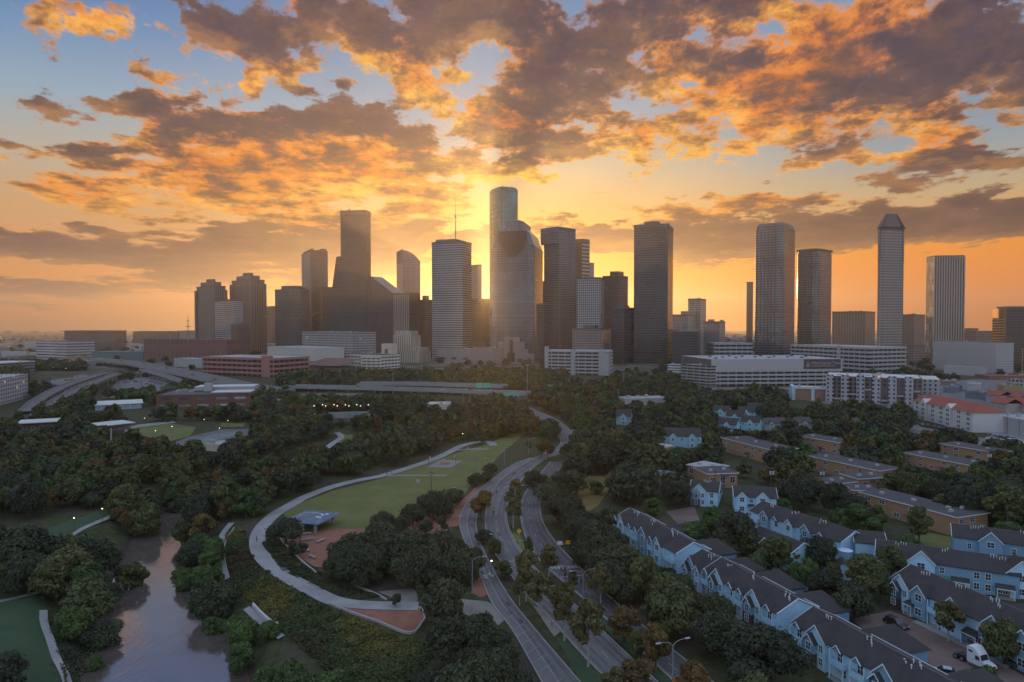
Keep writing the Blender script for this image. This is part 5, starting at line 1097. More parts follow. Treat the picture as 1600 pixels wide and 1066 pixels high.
    for (w0, w1, dp) in wings:
        MB().box(w0, w1, D + .51, D + dp, 0, 2.7).build('rear_wing', [s_blue], o); wm = (w0 + w1) / 2
        MB().loft([([(w0 - .5, D * .72), (w1 + .5, D * .72), (w1 + .5, D + dp + .5), (w0 - .5, D + dp + .5)], 2.72 if dp > 9 else 3.2), ([(wm - .1, D * .72), (wm + .1, D * .72), (wm + .1, D + dp - 3), (wm - .1, D + dp - 3)], h + .7)]).build('rear_wing_roof', [m_shing], o)
    r_ = random.Random(int(L * 17 + P[0]))
    x = 4.0
    while vents and x < L - 2:
        n = r_.randint(3, 6)
        for k in range(n): y = D / 2 - r_.uniform(.25, 1.5); vent(o, x + k * .55, y, h + rh * (y / (D / 2)) + .2)
        x += r_.uniform(7, 11)
    return o
# long row beside the boulevard woods
P1 = np.array(g(985, 795, 7.5)); uA = np.array([.309, -.951]); nA = np.array([uA[1], -uA[0]])          # nA points out of the front
def onA(s_, off=0): return tuple(P1 + uA * s_ + nA * (4.75 + off))
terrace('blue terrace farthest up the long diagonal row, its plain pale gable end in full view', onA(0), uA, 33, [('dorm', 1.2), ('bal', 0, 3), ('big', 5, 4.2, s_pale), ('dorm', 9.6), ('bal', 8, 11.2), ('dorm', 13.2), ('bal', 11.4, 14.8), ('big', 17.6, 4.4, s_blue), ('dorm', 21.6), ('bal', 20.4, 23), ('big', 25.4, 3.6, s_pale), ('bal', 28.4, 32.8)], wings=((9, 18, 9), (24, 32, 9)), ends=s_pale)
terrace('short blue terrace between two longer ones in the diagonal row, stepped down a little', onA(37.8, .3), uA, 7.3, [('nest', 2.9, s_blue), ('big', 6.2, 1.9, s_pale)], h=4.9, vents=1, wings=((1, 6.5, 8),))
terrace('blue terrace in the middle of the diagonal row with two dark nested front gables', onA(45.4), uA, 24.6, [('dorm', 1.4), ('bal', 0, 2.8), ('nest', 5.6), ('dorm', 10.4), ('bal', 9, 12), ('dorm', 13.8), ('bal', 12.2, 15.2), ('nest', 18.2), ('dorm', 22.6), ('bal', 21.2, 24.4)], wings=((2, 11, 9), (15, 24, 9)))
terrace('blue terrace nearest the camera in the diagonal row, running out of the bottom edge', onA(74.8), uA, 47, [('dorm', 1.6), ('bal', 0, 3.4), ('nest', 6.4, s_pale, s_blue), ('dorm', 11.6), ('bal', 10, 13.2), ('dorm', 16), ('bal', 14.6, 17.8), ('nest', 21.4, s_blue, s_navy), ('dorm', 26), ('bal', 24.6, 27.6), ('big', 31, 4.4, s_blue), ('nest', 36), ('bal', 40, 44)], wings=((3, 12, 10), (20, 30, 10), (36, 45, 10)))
# cluster behind
uB = np.array([.39, -.92]); uB = uB / np.hypot(*uB); nB = np.array([uB[1], -uB[0]]); PB = np.array(g(1192, 784, 7.5))
terrace('blue terrace of the rear cluster with a long sloping roof and bright rear eaves', tuple(PB + nB * 4.75), uB, 33, [('bal', .3, 4), ('big', 6.5, 3.2, s_blue), ('dorm', 10.5), ('big', 16, 3.0, s_pale), ('big', 22, 3.4, s_blue), ('dorm', 27), ('bal', 28.5, 32.6)], wings=())
PB2 = np.array(g(1196, 822, 7.0)); terrace('low blue wing in front of the rear cluster with two steep white gables', tuple(PB2 + nB * 6), uB, 15, [('big', 2.4, 3.4, s_pale), ('big', 7.4, 3.6, s_blue), ('win', 12)], D=8, h=5.0, rh=2.0, vents=0)
PB3 = np.array(g(1148, 800)); terrace('small blue house with three pale gables behind the rear cluster', tuple(PB3), np.array([.97, -.24]), 13, [('big', 2.2, 3.2, s_pale), ('hood', 5.2), ('big', 8.6, 3.8, s_pale)], D=10, h=5.3, vents=0)
PB4 = np.array(g(1079, 789)); terrace('small blue house with steep twin gables, leftmost of the rear cluster', tuple(PB4), np.array([.93, -.37]), 9, [('nest', 2.8, s_pale), ('win', 7, 1)], D=11, h=5.3, vents=1, wings=((3, 9, 9),))
# row across the right
uC = np.array([.868, -.496]); PC = np.array(g(1352, 898)); nC = np.array([uC[1], -uC[0]])
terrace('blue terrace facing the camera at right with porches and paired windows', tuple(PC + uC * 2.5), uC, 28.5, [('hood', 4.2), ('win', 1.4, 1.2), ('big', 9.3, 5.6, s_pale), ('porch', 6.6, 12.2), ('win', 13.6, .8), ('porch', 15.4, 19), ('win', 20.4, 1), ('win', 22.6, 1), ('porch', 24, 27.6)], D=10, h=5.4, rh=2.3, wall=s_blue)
terrace('plain blue gabled wing at the left end of the terrace facing the camera', tuple(np.array(g(1337, 879))), np.array([.95, -.3]), 7, [('win', 5.4, .9)], D=8, h=5.4, rh=1.8, vents=0, wall=s_pale)
PE = np.array(g(1566, 930)); uE = np.array([.93, -.36]); o = terrace('pale blue gabled end house at the right edge with a hooded door', tuple(PE), uE, 16, [('big', 3.4, 6.4, s_pale), ('hood', 8.5), ('win', 12)], D=10, h=5.4, rh=2.3, vents=0)
PF = np.array(g(1492, 884)); terrace('blue house behind the front terrace with a white triangular gable and low dormers', tuple(PF + nC * -6), uC, 17, [('big', 8, 5, s_blue), ('win', 3.5, .8), ('win', 13, .8)], D=10, h=6.0, rh=2.0, vents=1, wall=s_blue)
uD = np.array([.245, -.97]); PD = np.array(g(1392, 942)); nD = np.array([uD[1], -uD[0]])
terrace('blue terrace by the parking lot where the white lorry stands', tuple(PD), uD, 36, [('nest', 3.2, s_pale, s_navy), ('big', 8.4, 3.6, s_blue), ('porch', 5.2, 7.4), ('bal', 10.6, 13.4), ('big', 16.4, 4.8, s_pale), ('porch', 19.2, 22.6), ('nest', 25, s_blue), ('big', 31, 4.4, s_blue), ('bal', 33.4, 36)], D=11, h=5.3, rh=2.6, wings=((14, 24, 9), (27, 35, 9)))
# little gatehouse and water tank
o = thing('gatehouse', 'tiny blue gabled hut with white windows beside the lane', 'hut', (*g(1318, 906), 0), R(-20)); MB().box(-1.9, 1.9, 0, 4, 0, 2.6).build('walls', [s_pale], o); q = MB(); q.face([(-1.9, 0, 2.6), (1.9, 0, 2.6), (0, 0, 4.2)]); q.build('gable_end', [s_pale], o); MB().gable(-1.9, 1.9, 0, 4, 2.62, 4.22, .3, .15, 'y').build('roof', [m_shing], o); window(o, -.8, 0, .9, .8, 1.2, fm=m_trim); window(o, .8, 0, .9, .8, 1.2, fm=m_trim)
o = thing('water_tank', 'small round blue water tank by the lane above the hut', 'tank', (*g(1321, 880), 0)); MB().tube((0, 0, 0), (0, 0, 3.4), 1.7, 1.7, 18).build('shell', [M('tank_blue', (.25, .45, .55), .5)], o); MB().tube((0, 0, 3.4), (0, 0, 3.7), 1.8, 1.2, 18).build('lid', [m_trim], o)
# ------------------------------------------------------------------ park pavilion
a, b = np.array(g(465, 827)), np.array(g(508, 831)); L = np.hypot(*(b - a)); o = thing('park_pavilion', 'open park pavilion with a flat blue edged roof on the brick plaza', 'pavilion', (*g(450, 830), 0), math.atan2(*(b - a)[::-1]))
MB().box(-1.5, 10.6, -.5, 12.2, 2.8, 3.1, 0, 1).build('roof', [M('blue_fascia', (.10, .30, .48), .5), surf('blue_roof_top', (.08, .10, .15), (.20, .24, .30), .3, 1.2)], o)
for x, y in ((.5, .6), (9, .6), (.5, 10.5), (9, 10.5), (4.8, .6)): MB().box(x - .35, x + .35, y - .35, y + .35, 0, 2.79).build('column', [m_conc], o)
MB().box(2.5, 6.5, 5, 8.5, 0, 2.75).build('service_core', [M('dark_core', (.08, .07, .065))], o); q = MB()
for k in range(9): t_ = R(200 - k * 20); q.obox((3.2 + 3.6 * math.cos(t_), 7.6 + 2.6 * math.sin(t_)), .7, .25, 3.105, 3.15, t_ + PI / 2)
q.build('roof_ring', [M('pale_ring', (.4, .42, .44))], o)
for x, y in ((6.4, 7.8), (7.4, 8.6), (6.2, 5.2), (7.2, 5.0)): MB().box(x, x + .8, y, y + .6, 3.11, 3.45).build('skylight', [m_trim], o)
# ------------------------------------------------------------------ trees
def leaf_mat(name, c0, c1, c2, var=.35):
    m, n, bs = newmat(name); geo = n.new('ShaderNodeNewGeometry'); pos = geo.outputs['Position']
    rnd = n.new('ShaderNodeObjectInfo').outputs['Random']
    a = n.noise(pos, .16, 3, .6); b = n.noise(pos, .9, 3, .6)
    k = n.m('ADD', n.m('MULTIPLY', n.step(a, .34, .66), .55), n.m('MULTIPLY', rnd, .45))
    col = n.mix(n.step(k, .1, .9), c0, c1); col = n.mix(n.m('MULTIPLY', n.step(b, .52, .75), .55), col, c2)
    n.put(bs.inputs['Base Color'], n.vm('SCALE', col, None, n.m('MULTIPLY_ADD', b, 2.4 * var, 1.2 - 1.2 * var))); bs.inputs['Roughness'].default_value = .75; bs.inputs['Specular IOR Level'].default_value = .25
    tr = n.new('ShaderNodeBsdfTranslucent'); n.put(tr.inputs[0], n.vm('SCALE', col, None, 1.1)); mx = n.new('ShaderNodeMixShader'); mx.inputs[0].default_value = .22
    n.l.new(bs.outputs[0], mx.inputs[1]); n.l.new(tr.outputs[0], mx.inputs[2]); n.l.new(mx.outputs[0], n.n['Material Output'].inputs[0])
    return m
L_oak = leaf_mat('live_oak_leaves', (.040, .054, .034), (.068, .082, .042), (.105, .115, .055)); L_olive = leaf_mat('olive_leaves', (.060, .076, .032), (.105, .118, .042), (.155, .16, .06)); L_lush = leaf_mat('lush_leaves', (.045, .082, .028), (.085, .135, .040), (.135, .18, .06)); L_aut = leaf_mat('autumn_leaves', (.095, .070, .028), (.165, .108, .038), (.20, .15, .055)); L_dark = leaf_mat('dark_leaves', (.030, .042, .028), (.048, .060, .036), (.075, .085, .045)); L_syc = leaf_mat('sycamore_leaves', (.075, .078, .032), (.12, .112, .045), (.19, .175, .08))
m_bark = M('bark', (.075, .058, .045), .95, .3, 1.5, fine=8); m_barkp = M('pale_bark', (.34, .32, .28), .85, .25, 1.2, fine=6)
def crown(kind, seed, n, s):
    """leaf-clump faces spread over the lobes of a crown; returns verts (4n,3)"""
    r = np.random.default_rng(seed); R_, H0, H1, nl, lr = kind
    c = np.zeros((nl, 3)); rad = np.zeros(nl)
    for i in range(nl):
        t = r.uniform(0, 2 * PI); f = (i + .5) / nl; zz_ = f ** .85; prof = math.sin(PI * min(.97, .18 + .80 * zz_)) ** .6 if lr > 0 else (1 - zz_) ** .9 + .08
        rr = R_ * prof * r.uniform(.35, .78)
        c[i] = (rr * math.cos(t), rr * math.sin(t), H0 + (H1 - H0) * (.16 + .72 * zz_)); rad[i] = R_ * abs(lr) * r.uniform(.5, 1.2) * (.75 + .35 * prof)
    w = rad ** 2 / (rad ** 2).sum(); k = r.choice(nl, n * 3, p=w); d = r.normal(size=(n * 3, 3)); d[:, 2] += .25; d /= np.linalg.norm(d, axis=1)[:, None]
    p = c[k] + d * rad[k][:, None] * (1 - .22 * r.random(n * 3) ** 2)[:, None] * np.array([1, 1, .78])
    far_ = r.random(n * 3) < .16; p = np.where(far_[:, None], c[k] + (p - c[k]) * r.uniform(1.02, 1.38, n * 3)[:, None], p)
    dist = np.linalg.norm((p[:, None, :] - c[None]) / np.array([1, 1, .78]), axis=2) / rad[None]
    ok = (dist.min(1) > .62); p, d = p[ok][:n], d[ok][:n]; n = len(p)
    nr = d + r.normal(size=(n, 3)) * .55; nr[:, 2] += .25; nr /= np.linalg.norm(nr, axis=1)[:, None]
    u = np.cross(nr, r.normal(size=(n, 3))); u /= np.linalg.norm(u, axis=1)[:, None]; v = np.cross(nr, u); sz = s * (.5 + 1.3 * r.random(n) ** 1.6)[:, None]
    a, b = u * sz, v * sz * .62
    return np.stack([p - a, p - b * .9 + nr * sz * .12, p + a, p + b], 1), c, rad
def mesh_quads(name, V, mat):
    me = bpy.data.meshes.new(name); n = len(V); me.vertices.add(4 * n); me.vertices.foreach_set('co', V.reshape(-1).astype(np.float32)); me.loops.add(4 * n); me.loops.foreach_set('vertex_index', np.arange(4 * n, dtype=np.int32))
    me.polygons.add(n); me.polygons.foreach_set('loop_start', np.arange(0, 4 * n, 4, dtype=np.int32)); me.materials.append(mat); me.update(calc_edges=True); me.validate(); return me
KIND = {  # radius, crown foot, crown top, lobes, lobe size, leaves, leaf size, leaf material, bark, trunk radius
 'oak': ((5.8, 1.6, 8.8, 23, .38), 5200, .34, L_oak, m_bark, .42), 'broad': ((6.4, 2.0, 10.2, 26, .36), 5600, .36, L_dark, m_bark, .45), 'round': ((4.5, 1.4, 9.8, 20, .38), 4200, .34, L_olive, m_bark, .3), 'lush': ((4.7, .4, 8.8, 22, .36), 5200, .32, L_lush, m_bark, .28),
 'tall': ((4.1, 2.2, 12.8, 22, .38), 4800, .36, L_olive, m_bark, .32), 'aut': ((3.7, 1.5, 9.0, 18, .38), 3600, .32, L_aut, m_bark, .25), 'syc': ((3.5, 3.4, 11.4, 19, .34), 2300, .36, L_syc, m_barkp, .24), 'small': ((2.1, .9, 5.0, 9, .46), 1500, .26, L_oak, m_bark, .14), 'cone': ((2.0, 1.2, 7.2, 14, -.38), 1900, .26, L_olive, m_bark, .16), 'shrub': ((1.5, .0, 2.4, 7, .48), 800, .22, L_lush, m_bark, .08), 'pale': ((5.0, 1.2, 8.4, 16, .40), 5000, .32, L_lush, m_bark, .3)}
PRO = {}
def proto(kind, seed):
    if (kind, seed) not in PRO:
        kd, n, s, lm, bk, tr = KIND[kind]; V, c, rad = crown(kd, seed * 31 + len(kind), n, s); cm = mesh_quads('crown', V, lm); q = MB(); r_ = random.Random(seed); zt = kd[1] + (kd[2] - kd[1]) * .45
        bend = (r_.uniform(-.3, .3), r_.uniform(-.3, .3)); q.path([(0, 0, -.8), (bend[0] * .3, bend[1] * .3, kd[1] * .6), (bend[0], bend[1], zt)], tr * 1.15, tr * .5, 8)
        for i in list(range(len(c)))[::2]:
            b = (bend[0] * .6, bend[1] * .6, kd[1] * .9 + (zt - kd[1]) * r_.uniform(0, .8)); e = c[i]; m_ = [(b[j] + e[j]) / 2 for j in range(3)]; m_[2] -= .2; q.path([b, tuple(m_), tuple(e)], tr * .42, tr * .12, 5)
        PRO[(kind, seed)] = (q.build('trunk', [bk]).data, cm); bpy.data.objects.remove(bpy.data.objects[-1]) if False else None
        for ob in list(COL.objects):
            if ob.name.startswith('trunk') and ob.parent is None: bpy.data.objects.remove(ob)
    return PRO[(kind, seed)]
NTREE = [0]
PLACED = []
def tree(kind, x, y, scale, label, group=None, seed=None, name=None, z=None):
    seed = random.randint(0, 4) if seed is None else seed; tm, cm = proto(kind, seed); nm = name or ('shrub' if kind == 'shrub' else 'tree')
    o = thing(nm, label, 'shrub' if kind == 'shrub' else 'tree', (x, y, tz(x, y) if z is None else z), random.uniform(0, 2 * PI), group); o.scale = (scale * random.uniform(.82, 1.2), scale * random.uniform(.82, 1.2), scale * random.uniform(.88, 1.15))
    if kind != 'shrub': link('trunk', tm, o)
    link('crown', cm, o); NTREE[0] += 1; PLACED.append((x, y, KIND[kind][0][0] * scale)); return o
# ---- single trees one can point to, by their foot in the photo
SINGLE = [
 # boulevard verges and medians
 ('syc', 802, 825, .95, 'slim street tree standing in the grass tip between the boulevard carriageways'), ('cone', 826, 868, .8, 'small pointed tree at the lower end of the median grass tip'), ('syc', 822, 940, 1.0, 'pale trunked street tree in the left verge just below the stop line'), ('syc', 812, 946, .55, 'young yellowish tree leaning beside the pale trunked street tree'),
 ('syc', 882, 1002, 1.02, 'pale trunked street tree by the paved median gap, upper of the bottom pair'), ('syc', 919, 1043, 1.08, 'large pale trunked street tree at the bottom, lower of the median pair'), ('cone', 895, 921, .75, 'small dark pointed tree in the right median below the crossing'), ('syc', 938, 952, .85, 'bushy street tree in the right median with a bare twig on top'), ('aut', 976, 1003, .85, 'rust tinted tree in the right median, middle of the bottom row'), ('aut', 1025, 1045, .8, 'rust tinted slim tree beside the twin armed lamp'), ('aut', 995, 1092, .8, 'rust tinted treetop cut by the bottom edge left of twin lamp'), ('syc', 962, 1100, .6, 'yellow treetop poking over the bottom edge between the carriageways'), ('aut', 1085, 1100, .7, 'rust tinted treetop at the bottom edge right of the twin armed lamp'),
 ('broad', 1152, 864, .9, 'dark spreading tree in front of the low blue wing, left one'), ('round', 1172, 872, .8, 'dark rounded tree before the low blue wing near its gables'), ('oak', 1132, 876, .6, 'low dark tree behind the middle terrace roof by the court cars'), ('lush', 1262, 905, .6, 'green tree under the dark pair before rear blue cluster'), ('round', 1300, 915, .6, 'olive tree beside the lane and the little blue hut'), ('oak', 1160, 905, .55, 'dark low tree just behind the middle terrace ridge'),
 ('syc', 846, 962, .8, 'leafy street tree beside the paved median gap above bottom pair'), ('syc', 858, 905, .7, 'street tree at the upper end of the right median bed near the crossing'), ('round', 1000, 1030, .6, 'olive tree in the right median between the rust tinted ones'), ('oak', 742, 880, .5, 'small dark tree on the grove side kerb by the red corner paving'), ('round', 772, 872, .5, 'small olive tree at the top of the mulch bed'), ('round', 786, 905, .45, 'bushy little tree half way down the mulch bed'), ('oak', 836, 762, .8, 'dark oak overhanging the right carriageway near the bend, upper'), ('oak', 858, 790, .85, 'dark oak overhanging the right carriageway near the bend, lower'),
 ('aut', 750, 812, .9, 'rust brown street tree on the strip left of the boulevard, lower of two'), ('aut', 757, 795, .8, 'olive street tree on the strip left of the boulevard, upper of two'), ('oak', 757, 850, .42, 'small dark tree at the narrow verge beside the boulevard bend'), ('aut', 808, 776, .75, 'rust tinted tree in the median at the top of the boulevard bend'), ('round', 802, 790, .55, 'small olive tree in median right of the boulevard bend'), ('aut', 856, 716, .9, 'rust brown tree beside the road where the boulevard vanishes'), ('aut', 846, 712, .8, 'brown tree left of the vanishing boulevard'), ('syc', 826, 708, .5, 'small round pale tree at the head of the parking bays'), ('cone', 878, 716, .8, 'dark pointed conifer in front of the vanishing boulevard'),
 # pavilion and plaza
 ('oak', 446, 852, .82, 'dark round oak left of the blue edged pavilion'), ('small', 470, 872, .9, 'small dark tree at the plaza edge below the pavilion'), ('small', 456, 868, .7, 'low dark bush tree on the plaza wall left of small tree'), ('oak', 645, 822, .72, 'oak with a thin trunk on the red paving at right of the lawn foot'), ('small', 665, 836, .95, 'little dark tree by the paving circle, left one'), ('small', 692, 832, 1.0, 'little umbrella shaped tree by the paving circle, right one'), ('oak', 690, 978, .95, 'spreading open oak beside the brick terrace'), ('small', 655, 938, .7, 'small bush tree behind the pale end of the promenade'),
 ('small', 618, 948, .6, 'tiny tree at the bend of the promenade end'), ('oak', 752, 1004, .62, 'dark bushy tree beside the parking road bays, upper of the bottom left pair'), ('oak', 790, 1052, .6, 'dark open tree on the strip beside the bays near the bottom'), ('oak', 768, 1022, .58, 'dark bushy tree hugging the bays just under the upper one'),
 ('round', 752, 694, .8, 'round tree inside the loop at the top of the lawn'),
 # bayou banks
 ('round', 135, 985, 1.0, 'big rust topped tree leaning over the left bank, nearest one'), ('lush', 118, 1000, .9, 'dark bushy tree at the path edge below the rust topped tree'), ('lush', 150, 1052, .42, 'low green bank tree near the bottom left water edge'), ('oak', 8, 1085, .75, 'dark bare looking tree in the bottom left corner'),
 ('lush', 250, 1120, .62, 'green treetop at the bottom edge right of the bank, in front of the water'), ('lush', 205, 1120, .5, 'dark green shrub tree at bottom edge left of the water'), ('lush', 452, 1105, .95, 'big lush willow like tree at the bottom edge, left half'), ('lush', 510, 1118, .85, 'lush yellow green tree at the bottom edge, right half of the pair'), ('lush', 415, 1096, .75, 'lush green tree at the water edge beside the big willow'), ('lush', 478, 1130, .9, 'lush tree filling the gap at the bottom edge in the willow clump'),
 ('oak', 338, 968, .85, 'dark round bank tree below the lower towpath end'), ('round', 205, 928, .9, 'pale green tree overhanging the left bank half way'), ('lush', 312, 872, .9, 'large green tree on the right bank at the top of the open water'), ('lush', 318, 930, .75, 'bushy tree on the right bank midway along the open water'), ('lush', 420, 1000, .5, 'leafy shrub tree beside the lower towpath wall'),
 # houses
 ('pale', 1180, 896, .62, 'pale green bushy tree behind the middle terrace of the diagonal row'), ('round', 1216, 888, .95, 'dark tree hiding the left front of the rear blue cluster'), ('broad', 1282, 892, .78, 'dark rounded tree hiding the right front of the rear blue cluster'), ('round', 1308, 868, .62, 'dark tree at the right gable of the rear blue cluster'), ('lush', 1112, 838, .95, 'bright green tree in the court behind the first terrace, right one'), ('lush', 1084, 852, .85, 'bright green tree in the court behind the first terrace, front one'), ('lush', 1138, 850, .9, 'green tree between the court trees and rear cluster'), ('lush', 1022, 806, .75, 'green tree behind the far end of the first terrace'),
 ('round', 1350, 930, .95, 'green tree by the lane left of the terrace facing the camera'), ('broad', 1290, 940, .75, 'dark tree with broad crown behind the nearest terrace, right part'), ('lush', 1245, 925, .7, 'green bushy tree behind the nearest terrace, left part'), ('lush', 1210, 915, .55, 'low green hedge like tree behind the middle terrace roof'), ('oak', 1335, 968, .75, 'dark tree beside the parked dark car at the lot end'), ('round', 1392, 905, .8, 'dark tree covering the left part of the terrace facing the camera'), ('syc', 1482, 1003, .8, 'yellowish tree in front of the terrace near the white lorry'), ('round', 1568, 1038, .8, 'dark tree in front of the terrace right of the white lorry'), ('lush', 1540, 1100, .6, 'olive treetop at the bottom right edge below the lorry'), ('round', 1375, 940, .75, 'dark tree between lane and terrace by the lot'), ('lush', 1420, 868, .6, 'green tree in front of the nearest tan flats right part'), ('lush', 1360, 838, .75, 'green tree in front of the nearest tan flats left part'), ('lush', 1310, 830, .7, 'green tree right of the rear cluster roof'), ('lush', 1225, 800, .6, 'pale green tree behind the rear cluster ridge'), ('pale', 935, 772, .62, 'round light olive tree behind the dry lawn'), ('pale', 1060, 728, .9, 'round pale green tree by the low pale blocks'), ('pale', 1195, 790, .55, 'pale hedge tree behind the small three gabled house')]
for k_, px, py, s_, lab in SINGLE:
    x, y, z = gt(px, py); tree(k_, x, y, s_ * random.uniform(.96, 1.04), lab)
# ---- the grove, rows and woods: (zone outline in the photo, mix of kinds, spacing, scale, wording)
ZONES = [
 ('grove', [(520,905),(536,880),(590,866),(660,862),(716,866),(748,892),(742,928),(690,934),(640,926),(560,936),(528,925)], ['oak'] * 4 + ['broad'], 7.6, .86, 'dark oak in the grove between brick plaza and parking road'),
 ('lawn_row', [(560,832),(620,815),(690,806),(708,786),(722,770),(748,756),(764,742),(790,722),(830,700),(838,706),(812,728),(784,742),(762,756),(736,774),(716,800),(700,822),(620,834)], ['oak'], 7.2, .72, 'dark oak in the row between lawn and parking road'),
 ('corner', [(668,1050),(690,1030),(730,1032),(780,1062),(830,1110),(850,1150),(700,1150),(660,1100)], ['oak', 'broad', 'oak'], 7.0, .85, 'dark tree in the clump at the bottom, left of the parking road'),
 ('left_bank', [(-90,868),(50,868),(120,876),(160,878),(180,884),(190,910),(176,935),(166,975),(112,968),(72,932),(-90,932)], ['oak', 'oak', 'round', 'lush'], 6.4, 1.0, 'tree in the clump on the left bank above the small lawn'),
 ('right_bank', [(258,862),(300,838),(340,836),(344,870),(352,912),(372,955),(392,985),(402,1020),(384,1016),(340,985),(300,948),(282,905)], ['lush', 'lush', 'oak'], 6.6, .72, 'bushy tree on the right bank between water and towpath'),
 ('bayou_wood', [(-140,705),(150,720),(230,712),(300,722),(420,712),(520,706),(600,690),(700,686),(790,672),(806,684),(715,694),(640,722),(520,752),(440,782),(400,805),(356,826),(300,834),(255,828),(200,822),(165,796),(80,806),(-140,834)], ['oak', 'round', 'lush', 'tall', 'broad', 'round', 'aut'], 8.2, .92, 'tree in the wood behind the bayou'),
 ('road_wood', [(872,862),(868,820),(872,780),(890,750),(935,735),(1010,735),(1060,742),(1010,790),(968,812),(950,850),(955,880),(1000,925),(1050,950),(1100,972),(1160,1018),(1235,1090),(1265,1160),(1150,1150),(1100,1066),(1040,1010),(960,945),(905,892)], ['oak', 'oak', 'broad', 'round'], 7.8, .88, 'dark tree in the wood between boulevard and blue terraces'),
 ('terrace_front', [(952,856),(966,854),(990,876),(1060,918),(1108,948),(1100,962),(1050,950),(985,910),(950,876)], ['oak', 'round', 'oak', 'lush'], 4.4, .42, 'tree in front of the blue terraces'),
 ('far', [(-200,570),(225,572),(240,590),(400,592),(820,585),(1060,600),(1250,606),(1440,640),(1550,676),(1700,700),(1760,850),(1640,900),(1500,860),(1340,850),(1330,872),(1240,930),(1150,880),(1060,800),(1010,745),(900,745),(850,690),(780,672),(600,690),(420,712),(150,720),(-200,705)], ['oak', 'broad', 'round', 'oak', 'lush', 'tall', 'oak', 'aut'], 8.6, .9, None)]
NO = [  # outlines, in the photo, where no tree stands
 [(800,628),(826,630),(880,658),(904,682),(900,715),(880,760),(868,830),(840,800),(800,760),(770,790),(735,830),(730,790),(790,722),(850,704),(868,690),(862,672),(800,640)], [(895,830),(900,752),(925,740),(962,742),(960,790),(935,815),(915,835)],
 [(1075,800),(1072,744),(1130,740),(1210,776),(1330,830),(1345,880),(1250,920),(1120,870),(1060,830)], [(955,800),(1000,790),(1110,860),(1260,940),(1400,1010),(1500,1066),(1500,1150),(1290,1150),(1172,1012),(1112,948),(1060,912),(990,870),(962,845)], [(1320,850),(1340,842),(1640,870),(1640,1150),(1330,1150),(1330,930)],
 [(1326,786),(1372,784),(1490,822),(1550,826),(1550,872),(1490,864),(1340,822)], [(1255,730),(1300,728),(1384,756),(1390,800),(1290,800),(1260,760)], [(1405,724),(1526,744),(1530,776),(1405,744)], [(1465,706),(1560,722),(1560,742),(1465,730)], [(1243,698),(1312,706),(1318,728),(1243,720)], [(1125,700),(1206,720),(1208,756),(1125,738)], [(1070,738),(1160,752),(1160,790),(1070,774)], [(1015,756),(1042,758),(1042,782),(1015,780)], [(1030,690),(1100,688),(1104,724),(1030,722)], [(958,660),(990,660),(990,690),(958,690)], [(1112,650),(1196,642),(1200,690),(1112,694)], [(1195,664),(1232,664),(1232,690),(1195,690)], [(1240,664),(1278,664),(1278,684),(1240,684)],
 [(975,628),(1046,626),(1048,646),(975,648)], [(1230,600),(1310,600),(1312,650),(1230,650)], [(1285,600),(1480,600),(1480,655),(1285,645)], [(1420,640),(1520,640),(1530,700),(1420,690)], [(1500,590),(1760,590),(1760,712),(1530,712)], [(840,596),(960,580),(960,606),(840,606)], [(1040,596),(1320,596),(1320,622),(1100,622)],
 [(190,668),(300,658),(400,662),(400,690),(340,720),(286,720),(190,704)], [(60,825),(180,785),(180,838),(60,856)], [(520,670),(562,672),(560,706),(490,720),(490,700)], [(240,630),(395,630),(400,655),(240,655)], [(140,620),(235,630),(240,664),(140,664)], [(30,640),(0,660),(70,655),(190,590),(190,575),(160,575)], [(150,600),(280,585),(280,622),(150,622)], [(40,580),(180,580),(130,605),(40,615)], [(-90,610),(50,610),(60,660),(-90,680)], [(25,668),(90,668),(92,694),(25,694)], [(148,668),(212,668),(212,690),(148,690)], [(488,645),(585,644),(585,668),(488,668)], [(455,612),(830,615),(830,632),(455,632)], [(530,568),(660,568),(660,584),(530,584)], [(300,560),(440,570),(440,600),(300,600)], [(140,560),(440,600),(440,625),(300,610),(130,580)],
 [(225,520),(1600,520),(1600,566),(225,566)], [(215,838),(255,838),(275,905),(315,985),(400,1020),(420,1150),(140,1150),(172,985),(196,930)]]
cand = []
for zi, (zn, poly, kinds, sp, sc_, lab) in enumerate(ZONES):
    ys_ = [p[1] for p in poly]; W0 = [g(px, max(py, 566)) for px, py in poly]; x0, x1, y0, y1 = min(p[0] for p in W0), max(p[0] for p in W0), min(p[1] for p in W0), max(p[1] for p in W0); j = 0; y = y0
    while y < y1:
        x = x0 + (sp / 2 if j % 2 else 0)
        while x < x1:
            a, b = x + random.uniform(-.36, .36) * sp, y + random.uniform(-.36, .36) * sp; px, py = proj(a, b, 0)
            if -140 < px < 1740 and inside(poly, px, py) and not any(inside(q, px, py) for q in NO) and not (zn != 'right_bank' and _rivd(np.array([a]), np.array([b]))[0] < -1):
                if not any((a - u) ** 2 + (b - v) ** 2 < (.62 * (w + 3.2)) ** 2 for u, v, w in PLACED): cand.append((b, a, zn, random.choice(kinds), sc_ * random.uniform(.62, 1.25), lab, px, py))
            x += sp
        y += sp * .87; j += 1
cand.sort(key=lambda c: c[0])
SIZEW = lambda s: 'low' if s < .8 else 'tall' if s > 1.02 else 'middling'
KW = {'oak': 'dark rounded', 'broad': 'near black spreading', 'round': 'olive', 'lush': 'fresh green', 'tall': 'high olive', 'aut': 'rust tinted', 'syc': 'yellowish'}
